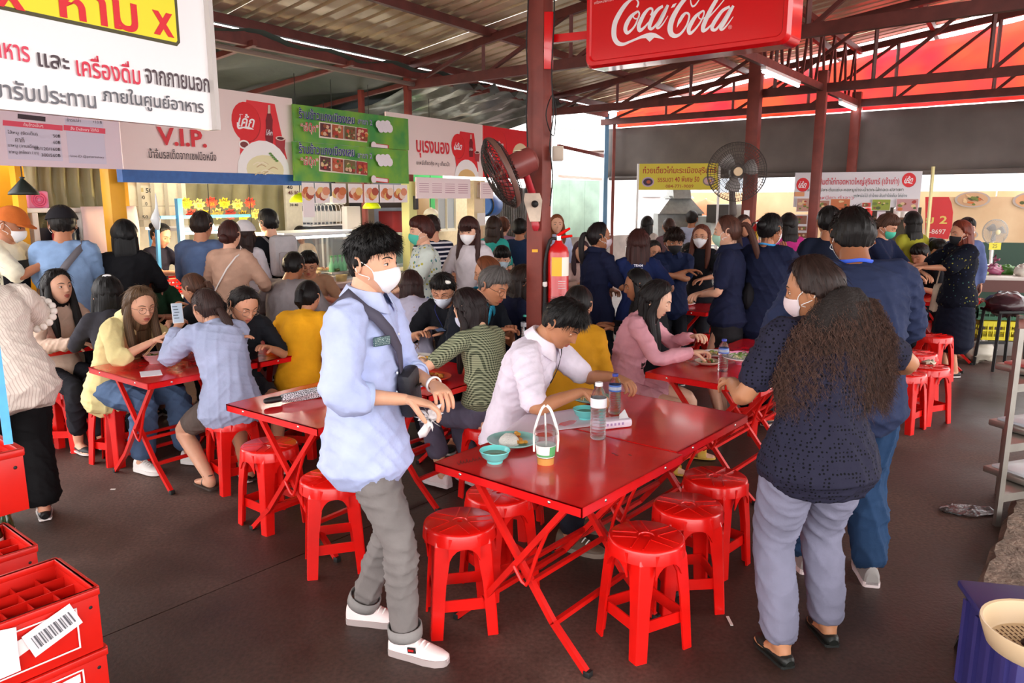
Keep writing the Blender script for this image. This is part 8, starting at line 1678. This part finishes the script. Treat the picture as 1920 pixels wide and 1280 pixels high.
pf.bar(g+fd*.03+lat_*.040+Z*.05, g+fd*.065+lat_*.041+Z*.055, .004, .022, m=plain('#1a1a1a', .5)); pf.build('dark_stripe', parent=man['e']); MB().bar(g+fd*.035+lat_*.043+Z*.052, g+fd*.058+lat_*.0435+Z*.054, .004, .009, m=plain('#c01c1c', .5)).build('red_stripe', parent=man['e'])
# jeans seam and pockets on the tall man
J = big; pkp = mat('jeans_pocket', '#2c4c78', .8, bump=.3, bscale=40)
def patch(rec, cfn, nm, m, nu=8, nv=8, th=.004):
    v = [cfn(i/nu, j/nv) for i in range(nu+1) for j in range(nv+1)]; o = MB().add(v, [(i*(nv+1)+j, (i+1)*(nv+1)+j, (i+1)*(nv+1)+j+1, i*(nv+1)+j+1) for i in range(nu) for j in range(nv)], m).build(nm, parent=rec['e']); so = o.modifiers.new('s', 'SOLIDIFY'); so.thickness = th; so.offset = 1; return o
# lanyards
def lanyard(rec, c, lab, drop=.22):
    K = rec['K']; s = rec['s']; NB = K['NB']; P_ = [NB+Vector((.05*s, -.055*s, .012)), NB+Vector((.075*s, .01, .0)), torso_at(rec, .80, 24, .012), torso_at(rec, .55, 5, .016)]
    P2 = [NB+Vector((-.05*s, -.055*s, .012)), NB+Vector((-.075*s, .01, .0)), torso_at(rec, .80, -24, .012), torso_at(rec, .55, -5, .016)]
    w_ = [L2W(rec, p) for p in P2[::-1]+[NB+Vector((0, -.075*s, .02))]+P_]; return tag(MB().tube(w_, [.008]*len(w_), [.002]*len(w_), n=6, m=plain(c, .6)).build('lanyard'), lab, 'lanyard')
lanyard(big, '#2f55c8', 'blue lanyard around the tall man\'s neck'); lanyard(hnd, '#3f9ad8', 'light blue lanyard of the woman with her hand at her mask'); 
for r in PEOPLE:
    if 'blue lanyard looking' in r['p']['label']: lanyard(r, '#2a3a9a', 'dark blue lanyard of the masked man with the phone')
    if 'pink mask and ponytail' in r['p']['label']: lanyard(r, '#c82a3a', 'red lanyard of the woman in navy with the pink mask')
    if 'sling strap' in r['p']['label']: strap(r, sash(r, 1, .016)[:], .026, '#6a666c', 'grey sling strap across the denim shirt')
    if 'pale backpack' in r['p']['label']:
        K = r['K']; e = empty('backpack', 'pale grey backpack worn by the young man in black', 'backpack', r['rt'], r['yr']); c_ = K['C0']+Vector((0, -.19, -.02)); o = MB().box(c_, (.28, .13, .40), None, cloth('#b9b5b8'), .05).build('bag_body', parent=e); MB().box(c_+Vector((0, -.075, -.06)), (.20, .03, .20), None, cloth('#a9a5a8'), .012).build('front_pocket', parent=e)
        for sd in (1, -1): MB().tube([K['C0']+Vector((sd*.10, -.14, -.1)), K['C0']+Vector((sd*.13, .12, -.06)), r['SH'][sd]*.7+K['NB']*.3+Vector((0, .03, .05)), K['C0']+Vector((sd*.10, -.13, .1))], [.02]*4, [.006]*4, n=8, m=plain('#a09c9f', .7)).build('shoulder_strap', parent=e)
    if 'black skirt with a thin white' in r['p']['label']: strap(r, sash(r, 1, .010), .006, '#e0d8d4', 'thin white strap across the beige blouse')
    if 'cook in a cream' in r['p']['label']:
        ap_ = patch(r, lambda u, v: torso_at(r, .02+.62*v, -60+120*u, .015)+Vector((0, 0, -.35*(1-v))), 'apron', cloth('#1b1a20'))
    if 'black polo with a turquoise' in r['p']['label']: patch(r, lambda u, v: torso_at(r, .35+.5*v, -5+10*u, .010), 'placket', plain('#2fa4c8', .6), 2, 6)
strap(polo, [torso_at(polo, t, a, .012) for t, a in ((.45, -6), (.6, -12), (.74, -20), (.86, -34))], .018, '#2c2a30', 'dark strap across the white polo shirt')
# lace strip on lilac blouse, cutouts
for r in PEOPLE:
    if 'lace strip' in r['p']['label']:
        for i in range(12): c_ = torso_at(r, .85-.06*i, 180, .006); MB().tube([c_+Vector((.012*math.cos(a), 0, .012*math.sin(a))) for a in np.linspace(0, 6.28, 9)], .003, n=5, m=plain('#a8806a', .6)).build('lace_ring', parent=r['e'])
# navy dress: cream tote and phone
tb = L2W(drs, Vector((.20, .05, .78))); e = empty('tote_bag', 'cream cloth tote hanging from the arm of the navy dress', 'bag', tb, drs['yr']); o = MB().box((0, 0, 0), (.07, .20, .30), None, cloth('#d6bfa6'), .03).build('bag_body', parent=e); wrinkle(o.data, .03, 2, 14); MB().tube([(0, -.07, .14), (0, -.03, .36), (0, .03, .36), (0, .07, .14)], .007, n=6, m=plain('#d6bfa6', .7)).build('handle', parent=e)
e = empty('shoulder_bag', 'black soft bag under the arm of the navy polo woman', 'bag', L2W(pst, Vector((.10, -.15, 1.04))), pst['yr']); o = MB().ell((0, 0, 0), (.15, .06, .13), cloth('#17161a'), 20, 12).build('bag_body', parent=e); MB().tube([(0, 0, .12), (.06, .08, .36), (.14, .20, .40)], .012, n=8, m=cloth('#17161a')).build('strap', parent=e)
# back print on the blue t-shirt
f = Face(L2W(nbk, torso_at(nbk, .74, 180, .028)), Matrix.Rotation(nbk['yr'], 3, 'Z')@Vector((-1, 0, 0))*-1); f.new('back_print', 'white lettering printed on the back of the blue t-shirt', 'print')
for i, (t_, z_) in enumerate((('TEAM', .03), ('WORK', 0), ('RUN', -.03))): text(t_, Z*z_+f.N*.012, f.X, Z, plain('#e6e6f0', .6), f.e, .02, .075, .02)
# phones
A, e_, T, pd, fd = lav['arms'][-1]; ph = phone(L2W(lav, T+Vector((.02, .04, .10))), 0, 'white cased phone held up by the woman in the pale sweater', '#aebccb', 0, '#e4e6ea'); [MB().box((-.012+.004*(k % 3), .045-.02*k, .0054), (.030, .005, .0006), None, plain('#2a3a4a', .4)).build('text_line', parent=ph) for k in range(5)]; ph.rotation_euler = (R(62), R(0), R(28))
for r in PEOPLE:
    if 'looking at his phone' in r['p']['label']: T = r['arms'][-1][2]; phone(L2W(r, T+Vector((0, .09, .03))), .3, 'dark phone in the hands of the masked man with a lanyard', '#5a6a8a')
    if 'looking at her phone beside' in r['p']['label']: T = r['arms'][1][2]; phone(L2W(r, T+Vector((-.08, .06, .04))), .3, 'phone held by the woman in the cream cardigan', '#5a6a8a')
A, e_, T, pd, fd = green['arms'][-1]; ring_on(green, e_, T, .95, .030, .012, plain('#e6dfe4', .4), 'watch'); 
wf = L2W(green, Vector((-.16, .24, .66))); e = empty('hand_fan', 'pink rimmed bag of beads on the lap of the green checked woman', 'bag', wf); MB().tube([Vector((.055*math.cos(a), 0, .055*math.sin(a))) for a in np.linspace(0, 6.28, 15)], .005, n=6, m=plain('#e07a98', .4)).build('rim', parent=e); MB().ell((0, .004, 0), (.05, .012, .05), plain('#2a1a20', .5), 14, 8).build('disc', parent=e)
# scalloped lace at striped sleeve
A, e_, T, pd, fd = stripe['arms'][1]
c_ = A.lerp(e_, .86); dd_ = (e_-A).normalized(); x_ = dd_.orthogonal().normalized(); y_ = dd_.cross(x_)
for i in range(16): a = 6.283*i/16; MB().ell(c_+(x_*math.cos(a)+y_*math.sin(a))*.098, (.022, .022, .022), cloth('#ece4dc'), 8, 6).build('lace_scallop', parent=stripe['e'])
# crumpled paper, litter
q = P(1745, 681, .465); o = MB().ell((0, 0, .012), (.05, .035, .014), plain('#d8d0b8', .7), 12, 8).build('crumpled_paper', loc=q); wrinkle(o.data, .03, 1, 60); tag(o, 'crumpled paper lying on the red stool in the right aisle', 'litter')
for i, (x, y, l) in enumerate(((212, 918, 'small white scrap of paper on the floor below the sandals'), (136, 848, 'tiny white scrap on the floor near the far left stool'), (1368, 1165, 'short pale straw piece on the floor beside the third stool'))): o = MB().box((0, 0, .004), (.03 if i < 2 else .012, .012 if i < 2 else .07, .004), None, plain('#d8cfc8', .7)).build('litter', loc=P(x, y)); tag(o, l, 'litter')
dr_ = P(1812, 958); e = empty('drain_foil', 'crumpled foil and wet litter on the floor by the kerb', 'litter', dr_); o = MB().ell((0, 0, .008), (.16, .09, .010), mat('foil', '#8a8c90', .25, metal=.9, bump=2, bscale=60), 24, 8).build('foil', parent=e); wrinkle(o.data, .02, 7, 40)
# ================================================================ frizzy hair
def frizz(rec):
    K = rec['K']; M = K['Mh']; e = rec['e']; hm = mat('frizz', '#3f2a23', .42, var=.45, c2='#6a4a3c', scale=60, bump=1.0, bscale=240); mb = rec['hairmb']; 
    mb.build('hair', parent=e)
    C = M@Vector((0, -.06, -.02)); R3 = Matrix.Identity(3); g = random.Random(4); cb = M.to_3x3().normalized()@Vector((0, -1, 0))
    # the photograph: tied at the nape, then a wide bell of frizz down the back to the waist
    tie = M@Vector((0, -.100, -.035)); back = Vector((.10, -1, 0)).normalized(); lx = Vector((-1.25, 0, 0))
    pts = [tie, tie+back*.05-Z*.01+lx*.01, tie+back*.085-Z*.12+lx*.04, tie+back*.08-Z*.26+lx*.05, tie+back*.07-Z*.40+lx*.04, tie+back*.06-Z*.52+lx*.03]
    ra = [.035, .10, .180, .212, .192, .12]; rb = [.03, .055, .085, .085, .07, .03]
    vol = MB(); vol.tube(pts, ra, rb, lat=(1, 0, 0), n=40, m=mat('frizz_core', '#1d1310', .8, bump=1, bscale=120), ridge=lambda a, q: .82+.05*math.sin(7*a+q*20)); vol.build('frizz_core', parent=e)
    st = MB(); pl = []
    for i in range(9500):
        t0 = g.random()**1.15*.80; a = g.uniform(0, 2*math.pi); x = t0*5; k = min(int(x), 4); f = x-k
        c = pts[k].lerp(pts[k+1], f); A_, B_ = ra[k]*(1-f)+ra[k+1]*f, rb[k]*(1-f)+rb[k+1]*f; q = .90+.22*g.random()
        p = c+Vector((math.cos(a)*A_*q, math.sin(a)*B_*q, 0)); n_ = Vector((math.cos(a), math.sin(a)*1.6, 0)).normalized(); L_ = g.uniform(.035, .085); ph = g.uniform(0, 6.3); fr = g.uniform(90, 170); am = g.uniform(.004, .010); seg = 10; l = []
        side = Vector((-n_.y, n_.x, 0))
        for j in range(seg): s_ = j/(seg-1)*L_; l.append(p+n_*(s_*.34)+Z*(-s_*.95)+side*(math.sin(ph+s_*fr)*am)+n_*(math.cos(ph*1.3+s_*fr)*am))
        pl.append(l)
    strand_mesh(st, pl, .0009, hm); o = st.build('frizz', parent=e, smooth=False); o['kind'] = 'stuff'
    MB().tube([tie+Vector((-.035, -.02, 0)), tie+Vector((0, -.035, .0)), tie+Vector((.035, -.02, 0))], [.012, .018, .012], n=10, m=plain('#cfc4c0', .6)).build('hair_tie', parent=e)
finish_people()
frizz(curly)
flush_texts()
import re
for o in bpy.data.objects:      # people are named by clothing and pose only
    l = o.get('label')
    if l:
        l = l.replace('young man', 'person').replace('grey haired man', 'grey haired person'); l = re.sub(r"\b(woman|man)\b", 'person', l)
        l = re.sub(r"\b(his|her)\b", 'their', l); o['label'] = re.sub(r'person person', 'person', l)
